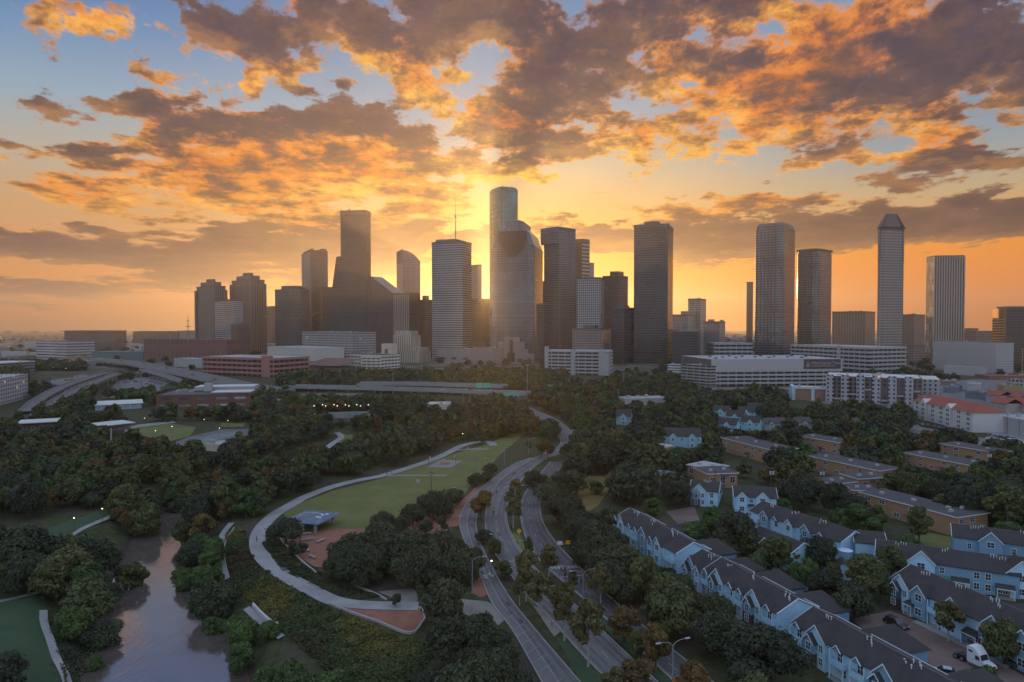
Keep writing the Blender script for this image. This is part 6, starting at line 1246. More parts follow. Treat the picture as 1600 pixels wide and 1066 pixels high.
def where(zn, px, py):
    if zn == 'bayou_wood':
        if py > 790: return 'at the head of the open water' if px > 170 else 'along the far edge of the small dark lawn'
        if px > 560: return 'along the promenade near the ball court'
        if px > 400: return 'along the promenade opposite the lawn'
        return 'left of the promenade bend' if px > 300 else 'in the deep wood at the left edge' if px < 120 else 'in the deep wood left of the promenade'
    if zn == 'road_wood': return 'beside the dry lawn' if py < 800 else 'below the first blue terrace' if py < 890 else 'below the middle blue terraces' if py < 980 else 'at the bottom edge beside the nearest terrace'
    if zn == 'terrace_front': return 'before the first blue terrace' if py < 925 else 'before the middle blue terraces' if py < 1000 else 'before the nearest blue terrace'
    if zn == 'grove': return 'on the plaza side' if px < 600 else 'in the middle' if px < 680 else 'on the road side'
    if zn == 'lawn_row': return 'at its lawn foot' if py > 800 else 'beside the red pavement' if py > 750 else 'opposite the ball court'
    if zn == 'far': return 'in the woods right of the dry lawn' if px < 1100 else 'among the tan flats' if px < 1450 else 'at the right edge behind the tan flats'
    if zn == 'left_bank': return 'near the water' if px > 140 else 'at its middle' if px > 50 else 'at the left edge'
    return 'nearer the water' if px < 310 else 'nearer the towpath'
nind = 300 - NTREE[0]; small_cut = 0
for c in cand[:nind]:
    y, x, zn, kd, s_, lab, px, py = c; w_ = where(zn, px, py)
    head = {'grove': 'oak in the grove between plaza and parking road', 'lawn_row': 'oak in the row between lawn and parking road', 'corner': 'tree in the clump at the bottom left of the parking road', 'left_bank': 'tree in the clump on the left bank', 'right_bank': 'tree on the right bank', 'bayou_wood': 'tree', 'road_wood': 'tree in the wood', 'far': 'tree', 'terrace_front': 'garden tree'}[zn]
    head = head.replace('oak in the grove between plaza and parking road', 'oak in the plaza grove').replace('oak in the row between lawn and parking road', 'oak in the lawn row') if len((head + ' ' + w_).split()) > 13 else head
    l = f"{SIZEW(s_)} {KW[kd]} {head}" + ('' if zn == 'corner' else f" {w_}"); tree(kd, x, y, s_, l, f"trees: {zn.replace('_', ' ')}" if zn != 'far' else 'trees among the flats')
# ---- the rest of the woods as one mass
def mass(name, rows, leaf):
    Vs = []; cache = {}
    for (y, x, kd, s_) in rows:
        n, ls = (900, .72) if y < 330 else (420, 1.0) if y < 480 else (130, 1.7) if y < 700 else (60, 2.5); sd_ = random.randint(0, 3); key = (kd, n, sd_)
        if key not in cache: cache[key] = crown(KIND[kd][0], sd_ * 7 + 3, n, ls)[0]
        V = cache[key]; t = random.uniform(0, 2 * PI); ca, sa = math.cos(t), math.sin(t); o_ = np.empty_like(V); o_[..., 0] = (V[..., 0] * ca - V[..., 1] * sa) * s_ + x; o_[..., 1] = (V[..., 0] * sa + V[..., 1] * ca) * s_ + y; o_[..., 2] = V[..., 2] * s_ + tz(x, y); Vs.append(o_)
    V = np.concatenate(Vs); me = mesh_quads(name, V, leaf[0])
    return me
rest = cand[nind:]
LM = [L_oak, L_dark, L_olive, L_lush, L_aut]; idx = {'oak': 0, 'broad': 1, 'round': 2, 'tall': 2, 'lush': 3, 'aut': 4}
# city trees between the buildings, thinning out to the horizon
for _ in range(1500):
    y = 760 + 3200 * random.random() ** 2.2; px = random.uniform(-60, 1660); x = xat(px, y); pp = proj(x, y, 0)
    if any(inside(q, *pp) for q in NO[:-2]) : continue
    if pp[1] > 566 and random.random() < .35: continue
    rest.append((y, x, 'f', random.choice(['oak', 'broad', 'round', 'oak']), random.uniform(.7, 1.1), None, 0, 0))
# none of them inside a building
foot = []
bpy.context.view_layer.update()
for o_ in COL.objects:
    if o_.parent is None and o_.get('category') in ('tower', 'building', 'car park', 'flats', 'house', 'hotel', 'terrace'):
        mats_ = [ch for ch in o_.children if ch.type == 'MESH']
        pts = [o_.matrix_world @ Vector(c) for ch in mats_[:3] for c in ch.bound_box]
        if pts: foot.append((min(p.x for p in pts), max(p.x for p in pts), min(p.y for p in pts), max(p.y for p in pts), o_.matrix_world.inverted(), [c for ch in mats_[:3] for c in ch.bound_box]))
def blocked(x, y, m_=2.5):
    for a, b, c, d, inv, bb in foot:
        if a - m_ < x < b + m_ and c - m_ < y < d + m_:
            p = inv @ Vector((x, y, 0)); xs_, ys2 = [q[0] for q in bb], [q[1] for q in bb]
            if min(xs_) - m_ < p.x < max(xs_) + m_ and min(ys2) - m_ < p.y < max(ys2) + m_: return True
    return False
rest = [r_ for r_ in rest if not blocked(r_[1], r_[0])]
parts_ = [[(r_[0], r_[1], r_[3], r_[4]) for r_ in rest if idx[r_[3]] == k] for k in range(5)]
vv, mi_ = [], []
for k, rows in enumerate(parts_):
    if not rows: continue
    me_ = mass('w', rows, [LM[k]]); co = np.empty(len(me_.vertices) * 3, np.float32); me_.vertices.foreach_get('co', co); vv.append(co.reshape(-1, 4, 3)); mi_ += [k] * (len(co) // 12); bpy.data.meshes.remove(me_)
me = mesh_quads('distant_woods', np.concatenate(vv), LM[0]); [me.materials.append(m_) for m_ in LM[1:]]; me.polygons.foreach_set('material_index', mi_); me.update()
tag(link('distant_woods', me), 'dark green woods and street trees spreading from the park to downtown', None, None, 'stuff')
print('TREES', NTREE[0], 'mass', len(rest), 'quads', len(me.polygons))
# ------------------------------------------------------------------ ground cover on the slope, one mass
def cover(name, label, poly, n, s, mats, hmax=.7):
    P = [gt(*p)[:2] for p in poly]; r = np.random.default_rng(5); x0, x1, y0, y1 = min(p[0] for p in P), max(p[0] for p in P), min(p[1] for p in P), max(p[1] for p in P); pts = []
    while len(pts) < n:
        x, y = r.uniform(x0, x1), r.uniform(y0, y1)
        if inside(P, x, y) and math.sin(x * .9 + 2 * math.sin(y * .6)) + math.sin(y * 1.3 + x * .4) + r.normal() * .9 > -.9: pts.append((x, y))
    X = np.array(pts); hh = hmax * (.3 + .35 * (np.sin(X[:, 0] * .8 + np.sin(X[:, 1] * .5) * 2) + 1)); z = terr(X[:, 0], X[:, 1]) + hh * r.random(n) ** .6; nr = r.normal(size=(n, 3)) * .6; nr[:, 2] += 1; nr /= np.linalg.norm(nr, axis=1)[:, None]
    u = np.cross(nr, r.normal(size=(n, 3))); u /= np.linalg.norm(u, axis=1)[:, None]; v = np.cross(nr, u); sz = s * r.uniform(.6, 1.5, n)[:, None]; p = np.c_[X, z]
    me = mesh_quads(name, np.stack([p - u * sz, p - v * sz * .6, p + u * sz, p + v * sz * .6], 1), mats[0]); [me.materials.append(m_) for m_ in mats[1:]]
    k = (np.sin(X[:, 0] * .21 + 1) + np.sin(X[:, 1] * .17 + X[:, 0] * .1) + r.normal(size=n) * .5); me.polygons.foreach_set('material_index', np.clip((k > .9) * 1 + (k < -1.1) * 2, 0, len(mats) - 1).astype(np.int32)); me.update(); tag(link(name, me), label, None, None, 'stuff')
cover('slope_undergrowth', 'tangled green undergrowth on the slope between promenade and bayou', [(352,835),(384,830),(390,858),(402,880),(440,910),(508,948),(575,974),(638,1000),(690,1012),(665,1040),(650,1120),(560,1120),(520,1060),(440,990),(398,948),(362,915),(356,880)], 42000, .26, [leaf_mat('undergrowth', (.040, .062, .024), (.068, .092, .032), (.11, .118, .042)), leaf_mat('yellowing_weeds', (.10, .088, .024), (.16, .135, .036), (.20, .165, .05)), leaf_mat('brown_weeds', (.045, .036, .022), (.07, .055, .03), (.09, .075, .04))])
cover('bank_undergrowth', 'rough grass and weeds on the left bank of the bayou', [(72,970),(110,975),(160,985),(170,1020),(185,1050),(190,1120),(115,1120),(100,1060)], 9000, .24, [L_lush, L_oak])
cover('plaza_planting', 'low planting between the promenade bend and the brick plaza', [(408,850),(425,838),(440,846),(470,880),(515,900),(530,915),(600,932),(560,938),(500,922),(440,892)], 12000, .2, [leaf_mat('low_planting', (.026, .036, .018), (.042, .055, .022), (.07, .075, .03)), L_aut, L_oak], .35)
# ------------------------------------------------------------------ low walls and edgings
def wall(label, pts, w, h, mat, drap=False, n=5):
    P = smoothline([(gt(*p)[:2] if drap else g(*p)) for p in pts], n); A, B = offsetline(P, w / 2), offsetline(P, -w / 2); q = MB()
    for i in range(len(P) - 1):
        a, b, c, d = A[i], B[i], B[i + 1], A[i + 1]; z = [tz(*p) if drap else 0 for p in (a, b, c, d)]; z0 = min(z) - .3; t = [k + h for k in z]
        q.face([(*a, t[0]), (*b, t[1]), (*c, t[2]), (*d, t[3])]); q.face([(*b, z0), (*c, z0), (*c, t[2]), (*b, t[1])]); q.face([(*d, z0), (*a, z0), (*a, t[0]), (*d, t[3])])
        if i == 0: q.face([(*a, z0), (*b, z0), (*b, t[1]), (*a, t[0])])
        if i == len(P) - 2: q.face([(*c, z0), (*d, z0), (*d, t[3]), (*c, t[2])])
    return tag(q.build('low_wall', mat), label, 'wall')
m_wallc = M('pale_coping', (.36, .34, .31), .85, .2)
wall('thin pale curved wall along the planted edge of the brick plaza', [(434,832), (442,848), (458,864), (476,882), (494,896)], .3, .5, m_wallc); wall('pale edging wall round the point of the brick terrace', [(515,945), (550,959), (590,973), (641,991), (664,969)], .35, .5, m_wallc); wall('short pale edge wall at the end of brick terrace by the spreading oak', [(664,969), (661,956)], .35, .5, m_wallc)
wall('white parapet wall on the outer side of the lower towpath', [(395,948), (408,962), (424,976), (434,980)], .35, .9, M('white_parapet', (.5, .5, .5)), True); wall('pale parapet along the upper towpath on the undergrowth side', [(366,826), (353,848), (351,872), (357,906)], .25, .5, m_wallc, True); wall('thin garden wall under the oaks by the pale promenade end', [(552,915), (585,928), (604,938)], .3, .4, m_wallc)
# ------------------------------------------------------------------ lamps, poles, signs
m_lamp = M('lamp_glow', (.9, .85, .7), .4, emit=(1, .86, .6), es=4); m_lampw = M('lamp_glow_warm', (.9, .7, .4), .4, emit=(1, .6, .22), es=4); m_galv = M('galvanised_pole', (.20, .225, .235), .45, .1); m_blk = M('dark_pole', (.05, .05, .052), .5, .1); m_wood = M('weathered_wood', (.10, .075, .055), .9, .25)
def arm_lamp(label, px, py, h, dirs_, group=None, m_=None):
    x, y, z = gt(px, py); o = thing('street_lamp', label, 'street lamp', (x, y, z), 0, group); MB().tube((0, 0, -.3), (0, 0, h - .8), .15, .10, 8).tube((0, 0, -.1), (0, 0, .5), .24, .2, 8).build('pole', m_ or m_galv, o)
    for a in dirs_:
        u = (math.cos(R(a)), math.sin(R(a))); pt = [(0, 0, h - .85), (u[0] * .5, u[1] * .5, h - .35), (u[0] * 1.3, u[1] * 1.3, h - .05), (u[0] * 2.4, u[1] * 2.4, h)]; MB().path(pt, .075, .05, 6).build('arm', m_ or m_galv, o); MB().obox((u[0] * 2.8, u[1] * 2.8), .45, .16, h - .08, h + .08, R(a)).build('lamp_head', m_steel, o)
    return o
arm_lamp('twin armed street lamp at the bottom edge beside the right carriageway', 1051, 1095, 10, (-160, 20)); arm_lamp('twin armed street lamp on the median just below the crossing', 911, 950, 8.4, (-165, 15)); arm_lamp('twin armed street lamp by the bend in the dark trees', 805, 802, 9, (20, 200))
for i, (px, py, h, a, lab) in enumerate(((738, 928, 8.5, 10, 'hooked street lamp beside the red corner paving, lowest of the parking road lamps'), (696, 806, 9, 15, 'hooked street lamp at the foot of the lawn row oaks'), (748, 752, 9, 15, 'hooked street lamp among the oaks opposite the dark red pavement'), (788, 727, 9, 15, 'hooked street lamp among the oaks opposite the parking bays'), (826, 711, 8, 15, 'hooked street lamp at the head of the parking bays'), (784, 884, 8, 170, 'hooked street lamp on the mulch bed by the stop line'), (704, 858, 9, 15, 'hooked street lamp rising from the grove on its road side'), (1002, 985, 0, 0, ''))):
    if h: arm_lamp(lab, px, py, h, (a,), 'hooked street lamps along the parking road')
def post(name, label, cat, px, py, h, r=.1, mat=m_galv, group=None, z=None):
    x, y, zz_ = gt(px, py); o = thing(name, label, cat, (x, y, zz_ if z is None else z), 0, group); MB().tube((0, 0, -.2), (0, 0, h), r, r * .6, 7).build('pole', mat, o); return o
def glow(o, h, warm=False, r=.2): MB().ball((0, 0, h + r * .6), r, 8, 6).build('lamp_globe', m_lampw if warm else m_lamp, o); MB().tube((0, 0, h - .12), (0, 0, h + .02), .2, .2, 7).build('collar', m_blk, o)
for px, py, h, warm, lab in ((116, 832, 4.2, 1, 'lit park lamp on the small dark lawn, left one'), (160, 816, 4.2, 1, 'lit park lamp on the small dark lawn, right one by the path'), (723, 690, 4, 0, 'lit park lamp left of the loop tree'), (751, 690, 4, 0, 'lit park lamp right of the loop tree'), (622, 700, 4, 0, 'bright lit lamp in the trees above the promenade middle'), (449, 653, 4.5, 1, 'orange lit lamp in the trees right of blue roofed shed'), (343, 690, 7, 0, 'tall yellow lit lamp beside the skate plaza'), (269, 684, 6, 0, 'lit lamp at the left corner of the skate plaza'), (243, 688, 5, 0, 'lit lamp on the small playing field near its lower edge'), (226, 664, 4, 1, 'lit lamp at the upper left of the playing field'), (319, 666, 4, 1, 'lit lamp above the skate plaza, left of two'), (356, 668, 4, 1, 'lit lamp above the skate plaza, right of two'), (83, 584, 8, 0, 'lit lot lamp in the far left car lot, left of two'), (103, 586, 8, 0, 'lit lot lamp in the far left car lot, right of two'), (1322, 756, 3, 0, 'tiny lit lamp at the end wall of the middle tan flats'), (392, 736, 4, 1, 'orange lamp glowing deep in the left wood'), (768, 900, 3.6, 0, 'lit bollard lamp by the red corner paving'), (1286, 890, 2.6, 1, 'orange porch lamp glowing before the rear blue cluster')):
    o = post('park_lamp', lab, 'lamp', px, py, h, .07, m_blk); glow(o, h, bool(warm))
for i in range(10):
    px = 493 + i * 9; x, y = g(px, 649, 6); o = thing('bridge_lamp', 'lit lamp in the row on the street bridge over the bayou', 'lamp', (x, y + (3 if i % 2 else -3), 6), 0, 'lamps along the street bridge'); MB().tube((0, 0, 0), (0, 0, 6), .1, .06, 6).build('pole', m_blk, o); glow(o, 6, False, .24)
for px, py, h, lab in ((660, 604, 29, 'tallest floodlight mast rising over the middle of the central freeway'), (614, 627, 22, 'thin mast in front of the central freeway, left of the tallest'), (824, 630, 30, 'mast at the right end of the central freeway'), (897, 607, 30, 'pale mast by the white garage, right of the freeway end'), (1597, 593, 34, 'tall mast cut by the right edge of the view'), (974, 610, 16, 'short mast in the trees below the charcoal tower'), (1342, 640, 26, 'mast standing before the stepped apartment house'), (556, 600, 18, 'short mast above the left end of the central freeway'), (531, 602, 15, 'shortest mast near the left end of the central freeway'), (221, 612, 22, 'mast in the car lot below the sweeping freeway'), (294, 604, 18, 'mast beside the narrow ramp of the sweeping freeway'), (110, 571, 34, 'pale tall mast by the left horizon blocks')):
    o = post('floodlight_mast', lab, 'mast', px, py, h, .38); MB().tube((0, 0, h), (0, 0, h + .5), 1.1, 1.1, 8).build('lamp_ring', m_steel, o)
for px, py, h, lab in ((653, 778, 6.5, 'pale sports light pole at the lower right of the lawn'), (694, 742, 6.5, 'pale sports light pole just below the ball court'), (731, 722, 6.5, 'pale sports light pole above the ball court, right side')):
    o = post('sports_light', lab, 'lamp', px, py, h, .11); MB().box(-.55, .55, -.12, .12, h - .9, h + .1).build('lamp_bank', m_steel, o)
for px, py, h, lab in ((674, 774, 9, 'dark wooden utility pole at the edge of the lawn row oaks'), (1205, 776, 11, 'utility pole with pale transformers behind the rear blue cluster'), (1284, 772, 10, 'utility pole with pale transformers near the small tan annexes'), (1545, 745, 11, 'utility pole with pale transformers among the right edge trees'), (1118, 778, 10, 'dark utility pole beside the tan block with dark doorways'), (1574, 846, 9, 'thin pole on the grass at right of the nearest tan flats'), (1039, 772, 9, 'wooden pole by the small tan hut')):
    o = post('utility_pole', lab, 'utility pole', px, py, h, .16, m_wood); MB().box(-1.1, 1.1, -.07, .07, h - .7, h - .55).box(-.8, .8, -.07, .07, h - 1.7, h - 1.58).build('crossarm', m_wood, o)
    if 'transformers' in lab:
        for sx in (-.5, .5): MB().tube((sx, -.35, h - 2.9), (sx, -.35, h - 1.75), .33, .33, 10).build('transformer', M('transformer_grey', (.45, .52, .56), .4), o)
o = post('white_pole', 'tall white pole rising out of the dark left woods', 'pole', 174, 712, 13, .3, M('white_paint', (.45, .5, .52)))
for sx in (-1.6, 1.6): pass
m_signg = M('sign_green', (.02, .22, .14), .4, .05, emit=(.02, .35, .25), es=.25); m_orange = M('sign_orange', (.75, .25, .03), .5, .06); m_yel = M('sign_yellow', (.70, .42, .03), .5, .06); m_lime = M('sign_lime', (.45, .60, .05), .5, .06); m_wsign = M('sign_white', (.7, .7, .7), .5, .05); m_blks = M('sign_black', (.02, .02, .02), .6)
def gantry(label, px0, px1, py, z, h, n):
    (x0, y0), (x1, _) = g(px0, py, z), g(px1, py, z); o = thing('sign_gantry', label, 'road sign', (x0, y0, 0)); L = x1 - x0; MB().tube((0, 0, 0), (0, 0, z + h), .25, .25, 6).build('post', m_galv, o); MB().tube((L, 0, 0), (L, 0, z + h), .25, .25, 6).build('post', m_galv, o); MB().box(0, L, -.15, .15, z + h * .4, z + h * .55).build('beam', m_galv, o)
    for k in range(n): MB().box(L * (k + .12) / n, L * (k + .88) / n, -.3, -.16, z, z + h).build('sign_panel', m_signg, o)
gantry('overhead gantry with green signs above the rear freeway deck', 742, 768, 606, 9.5, 4, 2); gantry('overhead gantry with green signs where the boulevard meets the freeway', 786, 812, 621, 6, 3, 2); gantry('small green sign panel in the trees left of the white garage mast', 855, 864, 607, 6, 3, 1)
def roadsign(label, px, py, h, s, mat, shape='diamond', mark=None, rz=0):
    o = post('road_sign', label, 'road sign', px, py, h, .05); o.rotation_euler = (0, 0, R(rz)); q = MB()
    P = [(0, -s), (s, 0), (0, s), (-s, 0)] if shape == 'diamond' else [(-s, -s * .75), (s, -s * .75), (s, s * .75), (-s, s * .75)]
    q.face([(x, -.1, h + z) for x, z in P]); q.face([(x, -.07, h + z) for x, z in P][::-1])
    for i in range(4): j = (i + 1) % 4; q.face([(P[i][0], -.1, h + P[i][1]), (P[i][0], -.07, h + P[i][1]), (P[j][0], -.07, h + P[j][1]), (P[j][0], -.1, h + P[j][1])])
    q.build('sign_panel', [mat], o)
    if mark: MB().box(-.09, .09, -.115, -.104, h - .35, h + .12).face([(-.28, -.11, h + .1), (.28, -.11, h + .1), (0, -.11, h + .45)]).build('sign_symbol', [m_blks], o)
roadsign('yellow diamond warning sign on the grass tip between the carriageways', 811, 844, 2.6, .8, m_yel); roadsign('orange diamond works sign at the crossing', 852, 889, 2.2, .8, m_orange); roadsign('small orange square sign under the works sign by the crossing', 851, 891, 1.2, .5, m_orange, 'rect'); roadsign('lime crossing sign beside the orange works sign', 857, 888, 2.8, .5, m_lime); roadsign('yellow sign by the trees right of the crossing road', 888, 862, 2.6, .7, m_yel, 'rect'); roadsign('white sign by the trees, left of the yellow sign', 875, 862, 2.4, .7, m_wsign, 'rect'); roadsign('small red triangle marker between white and yellow signs', 882, 861, 2, .4, M('sign_red', (.5, .12, .06)), 'diamond'); roadsign('orange diamond sign with a black arrow at the bottom edge', 1057, 1087, 2.8, .75, m_orange, 'diamond', True)
# signal mast
x, y, _ = gt(787, 880); o = thing('signal_mast', 'traffic signal mast reaching over the left carriageway at the stop line', 'traffic light', (x, y, 0)); MB().tube((0, 0, 0), (0, 0, 5.8), .13, .1, 7).build('pole', m_galv, o); MB().tube((0, 0, 5.4), (6, .8, 5.8), .09, .06, 6).build('mast_arm', m_galv, o)
for t in (.6, .95): MB().box(6 * t - .15, 6 * t + .15, .8 * t - .2, .8 * t - .05, 5.0, 5.75).build('signal_head', m_blk, o)
# benches, hoops
for px, py, a, lab in ((478, 836, 25, 'pale stone bench nearest the pavilion on the plaza'), (480, 845, 30, 'pale stone bench in the middle of the plaza'), (501, 847, 65, 'pale stone bench at the oak side of the plaza'), (480, 861, -60, 'pale stone bench by the small dark tree'), (488, 872, -45, 'pale stone bench lowest on the plaza')):
    o = thing('plaza_bench', lab, 'bench', (*g(px, py), .12), R(a)); MB().box(-1.6, 1.6, -.35, .35, .33, .5).build('seat', m_conc, o)
    for sx in (-1.2, 1.2): MB().box(sx - .15, sx + .15, -.3, .3, 0, .329).build('leg', m_conc, o)
for px, py, a, lab in ((670, 727, 90, 'basketball hoop at the left end of the court'), (712, 725, -90, 'basketball hoop at the right end of the court')):
    o = post('basketball_hoop', lab, 'hoop', px, py, 3.4, .1, m_blk); MB().box(-.9, .9, -.5, -.44, 2.8, 3.9).build('backboard', m_wsign, o); o.rotation_euler = (0, 0, R(a))
    q = MB(); pr_ = [(.23 * math.cos(2 * PI * k / 10), -.75 + .23 * math.sin(2 * PI * k / 10), 3.05) for k in range(11)]; q.path(pr_, .025, n=4); q.build('ring', m_orange, o)
o = thing('play_frame', 'small green topped play frame on the grass before the terrace', 'play frame', (*g(1470, 916), 0), R(-25)); 
for x, y in ((-1, -1), (1, -1), (1, 1), (-1, 1)): MB().tube((x, y, 0), (x, y, 2.2), .07, .07, 6).build('leg', m_wood, o)
MB().gable(-1.1, 1.1, -1.1, 1.1, 2.2, 3.0, .15, .08).build('roof', M('green_canopy', (.05, .22, .12)), o); MB().box(-1, 1, -1, 1, 1.0, 1.1).build('platform', m_wood, o)
# ------------------------------------------------------------------ vehicles
m_tyre = M('tyre', (.015, .015, .016), .9); m_rim = M('rim', (.3, .3, .31), .35, .1, metal=.6); m_car_glass = M('car_glass', (.02, .025, .03), .06, .1, spec=.8)
def paint(n_, c): return M(n_ + '_paint', c, .25, .05, spec=.7)
def car(label, x, y, rz, pt, L=4.6, w=1.85, h=1.5, suv=False, group=None, z=.1):
    o = thing('parked_car', label, 'car', (x, y, z), rz, group); b = MB(); hb = h * .56
    lower = lambda yy_, z: None
    prof = [(-L / 2, .32), (-L / 2 + .05, hb * .95), (-L / 2 + .5, hb + .02), (L / 2 - 1.3, hb), (L / 2 - .25, hb * .82), (L / 2, hb * .6), (L / 2, .3)]
    for s_ in (-1, 1): P = [(px_, s_ * w / 2, pz_) for px_, pz_ in prof]; b.face(P if s_ > 0 else P[::-1])
    for i in range(len(prof)): j = (i + 1) % len(prof); b.face([(prof[i][0], -w / 2, prof[i][1]), (prof[j][0], -w / 2, prof[j][1]), (prof[j][0], w / 2, prof[j][1]), (prof[i][0], w / 2, prof[i][1])])
    b.build('body', [pt], o); r0, r1 = (-L / 2 + .35, L / 2 - 1.35); t0, t1 = (r0 + (.25 if suv else .65), r1 - .85); iw = w / 2 - .08; tw = w / 2 - .26
    MB().loft([([(r0, -iw), (r1, -iw), (r1, iw), (r0, iw)], hb - .02), ([(t0, -tw), (t1, -tw), (t1, tw), (t0, tw)], h - .03)]).build('windows', [m_car_glass], o)
    MB().loft([([(t0 - .04, -tw - .02), (t1 + .04, -tw - .02), (t1 + .04, tw + .02), (t0 - .04, tw + .02)], h - .07), ([(t0 + .1, -tw + .1), (t1 - .1, -tw + .1), (t1 - .1, tw - .1), (t0 + .1, tw - .1)], h + .02)]).build('roof_panel', [pt], o)
    for sx in (-1, 1):
        for sy in (-1, 1):
            cx, cy = sx * L * .3, sy * (w / 2 - .1); t = MB().tube((cx, cy - .11, .33), (cx, cy + .11, .33), .33, .33, 14).build('wheel', [m_tyre], o); MB().tube((cx, cy + sy * .112 - .005, .33), (cx, cy + sy * .112 + .005, .33), .2, .2, 12).build('rim', [m_rim], t)
    for sy in (-1, 1): MB().box(L / 2 - .07, L / 2 + .01, sy * w * .36 - .18, sy * w * .36 + .18, hb * .62, hb * .78).build('headlight', [m_wsign], o); MB().box(-L / 2 - .01, -L / 2 + .05, sy * w * .38 - .15, sy * w * .38 + .15, hb * .7, hb * .92).build('tail_light', [M('tail_red', (.3, .02, .02), .3)], o)
    return o
hd = math.atan2(-.935, .355)
car('black estate car parked at the kerb of the lot before the blue terrace', *g(1400, 979), hd, paint('black', (.012, .013, .015)), 4.9, 1.9, 1.7, True); car('dark car half hidden behind the nearest terrace roof', *g(1388, 1010), hd + .2, paint('dark_grey', (.025, .026, .03))); car('silver blue car parked behind the nearest terrace ridge', *g(1474, 1056), hd + PI + .75, paint('silver_blue', (.38, .44, .56))); car('dark green car at the right edge behind the lorry tree', *g(1592, 1040), hd + PI / 2, paint('dark_green', (.02, .06, .055))); car('dark blue car in the court behind the first terrace', *g(1114, 866), .6, paint('dark_blue', (.03, .04, .10))); car('small dark car parked near the right gable of the rear blue cluster', *g(1333, 862), 1.2, paint('grey', (.12, .12, .13)))
# the lorry tractor
x, y = g(1524, 1040); o = thing('lorry_tractor', 'white sleeper cab lorry without trailer parked beside the terrace', 'lorry', (x, y, .1), hd); wp = paint('white', (.62, .68, .72)); w = 1.2; o.scale = (.92,) * 3
def shell(name, prof, hw, m_, x0=0):
    q = MB()
    for s_ in (-1, 1): P = [(a, s_ * hw, b) for a, b in prof]; q.face(P if s_ > 0 else P[::-1])
    for i in range(len(prof)): j = (i + 1) % len(prof); q.face([(prof[i][0], -hw, prof[i][1]), (prof[j][0], -hw, prof[j][1]), (prof[j][0], hw, prof[j][1]), (prof[i][0], hw, prof[i][1])])
    return q.build(name, [m_], o)
shell('sleeper_cab', [(-.9, .7), (-.9, 3.75), (-.5, 3.95), (.5, 3.85), (1.25, 3.1), (1.5, 2.75), (1.9, 1.75), (1.9, .7)], w, wp); shell('bonnet', [(1.91, .7), (1.91, 1.74), (3.2, 1.42), (3.5, 1.2), (3.6, .6), (2.9, .55)], .98, wp); MB().face([(1.54, -.95, 2.7), (1.93, -1.0, 1.80), (1.93, 1.0, 1.80), (1.54, .95, 2.7)][::-1]).build('windscreen', [m_car_glass], o)
for s_ in (-1, 1): MB().box(.75, 1.5, s_ * 1.215 - .01, s_ * 1.215 + .01, 1.75, 2.5).build('side_window', [m_car_glass], o); MB().box(-.6, .2, s_ * 1.21 - .008, s_ * 1.21 + .008, 2.8, 3.2).build('sleeper_window', [m_car_glass], o); MB().box(1.5, 1.6, s_ * 1.4 - .12, s_ * 1.4 + .12, 1.8, 2.5).build('mirror', [m_blk], o); MB().box(3.3, 3.58, s_ * .82 - .15, s_ * .82 + .15, .85, 1.1).build('headlight', [m_wsign], o); MB().tube((-1.0, s_ * 1.0, .8), (-1.0, s_ * 1.0, 3.9), .09, .09, 8).build('exhaust', [m_rim], o); MB().box(-.8, 1.2, s_ * .95 - .25, s_ * .95 + .25, .35, .69).build('fuel_tank', [m_rim], o)
MB().box(3.5, 3.68, -1.1, 1.1, .45, .75).build('bumper', [m_blk], o); MB().box(3.4, 3.64, -.5, .5, .78, 1.25).build('grille', [m_blk], o); MB().box(-3.9, -.91, -.45, .45, .55, .85).build('chassis', [m_blk], o); MB().box(-3.2, -2.0, -.5, .5, .86, 1.05).build('coupling_plate', [m_blk], o)
for cx, cy in ((2.7, .98), (2.7, -.98), (-2.0, .9), (-2.0, -.9), (-3.3, .9), (-3.3, -.9)): ww = .17 if cx > 0 else .3; t = MB().tube((cx, cy - ww, .5), (cx, cy + ww, .5), .5, .5, 16).build('wheel', [m_tyre], o); s_ = 1 if cy > 0 else -1; MB().tube((cx, cy + s_ * ww, .5), (cx, cy + s_ * (ww + .02), .5), .28, .26, 12).build('rim', [m_rim], t)
# small cars far off: one mesh each
def minicar(nm, c):
    q = MB(); q.loft([([(-2.2, -.9), (2.2, -.9), (2.2, .9), (-2.2, .9)], .3), ([(-2.25, -.9), (2.2, -.9), (2.2, .9), (-2.25, .9)], .85), ([(-2.1, -.8), (1.0, -.8), (1.0, .8), (-2.1, .8)], .87)], 0); q.loft([([(-1.9, -.78), (.9, -.78), (.9, .78), (-1.9, .78)], .88), ([(-1.4, -.62), (.2, -.62), (.2, .62), (-1.4, .62)], 1.42)], 1, 0)
    for sx in (-1.35, 1.35):
        for sy in (-.82, .82): q.tube((sx, sy - .1, .32), (sx, sy + .1, .32), .32, .32, 8, 2)
    ob = q.build('car', [paint(nm, c), m_car_glass, m_tyre]); d = ob.data; bpy.data.objects.remove(ob); return d
MC = [(n_, minicar(n_, c)) for n_, c in (('white', (.6, .6, .6)), ('silver', (.35, .36, .38)), ('black', (.02, .02, .022)), ('red', (.28, .04, .03)), ('blue', (.05, .08, .18)), ('grey', (.12, .12, .125)))]
def lot(where_, pts, rz, grp, z=.2, cls='parked'):
    for px, py in pts:
        n_, d = random.choice(MC); x, y = g(px, py, z if z > 2 else 0); o = link('parked_car' if cls == 'parked' else 'car', d); o.location = (x, y, z); o.rotation_euler = (0, 0, rz + random.uniform(-.06, .06) + (PI if random.random() < .4 else 0)); tag(o, f'{n_} car {where_}', 'car', grp)
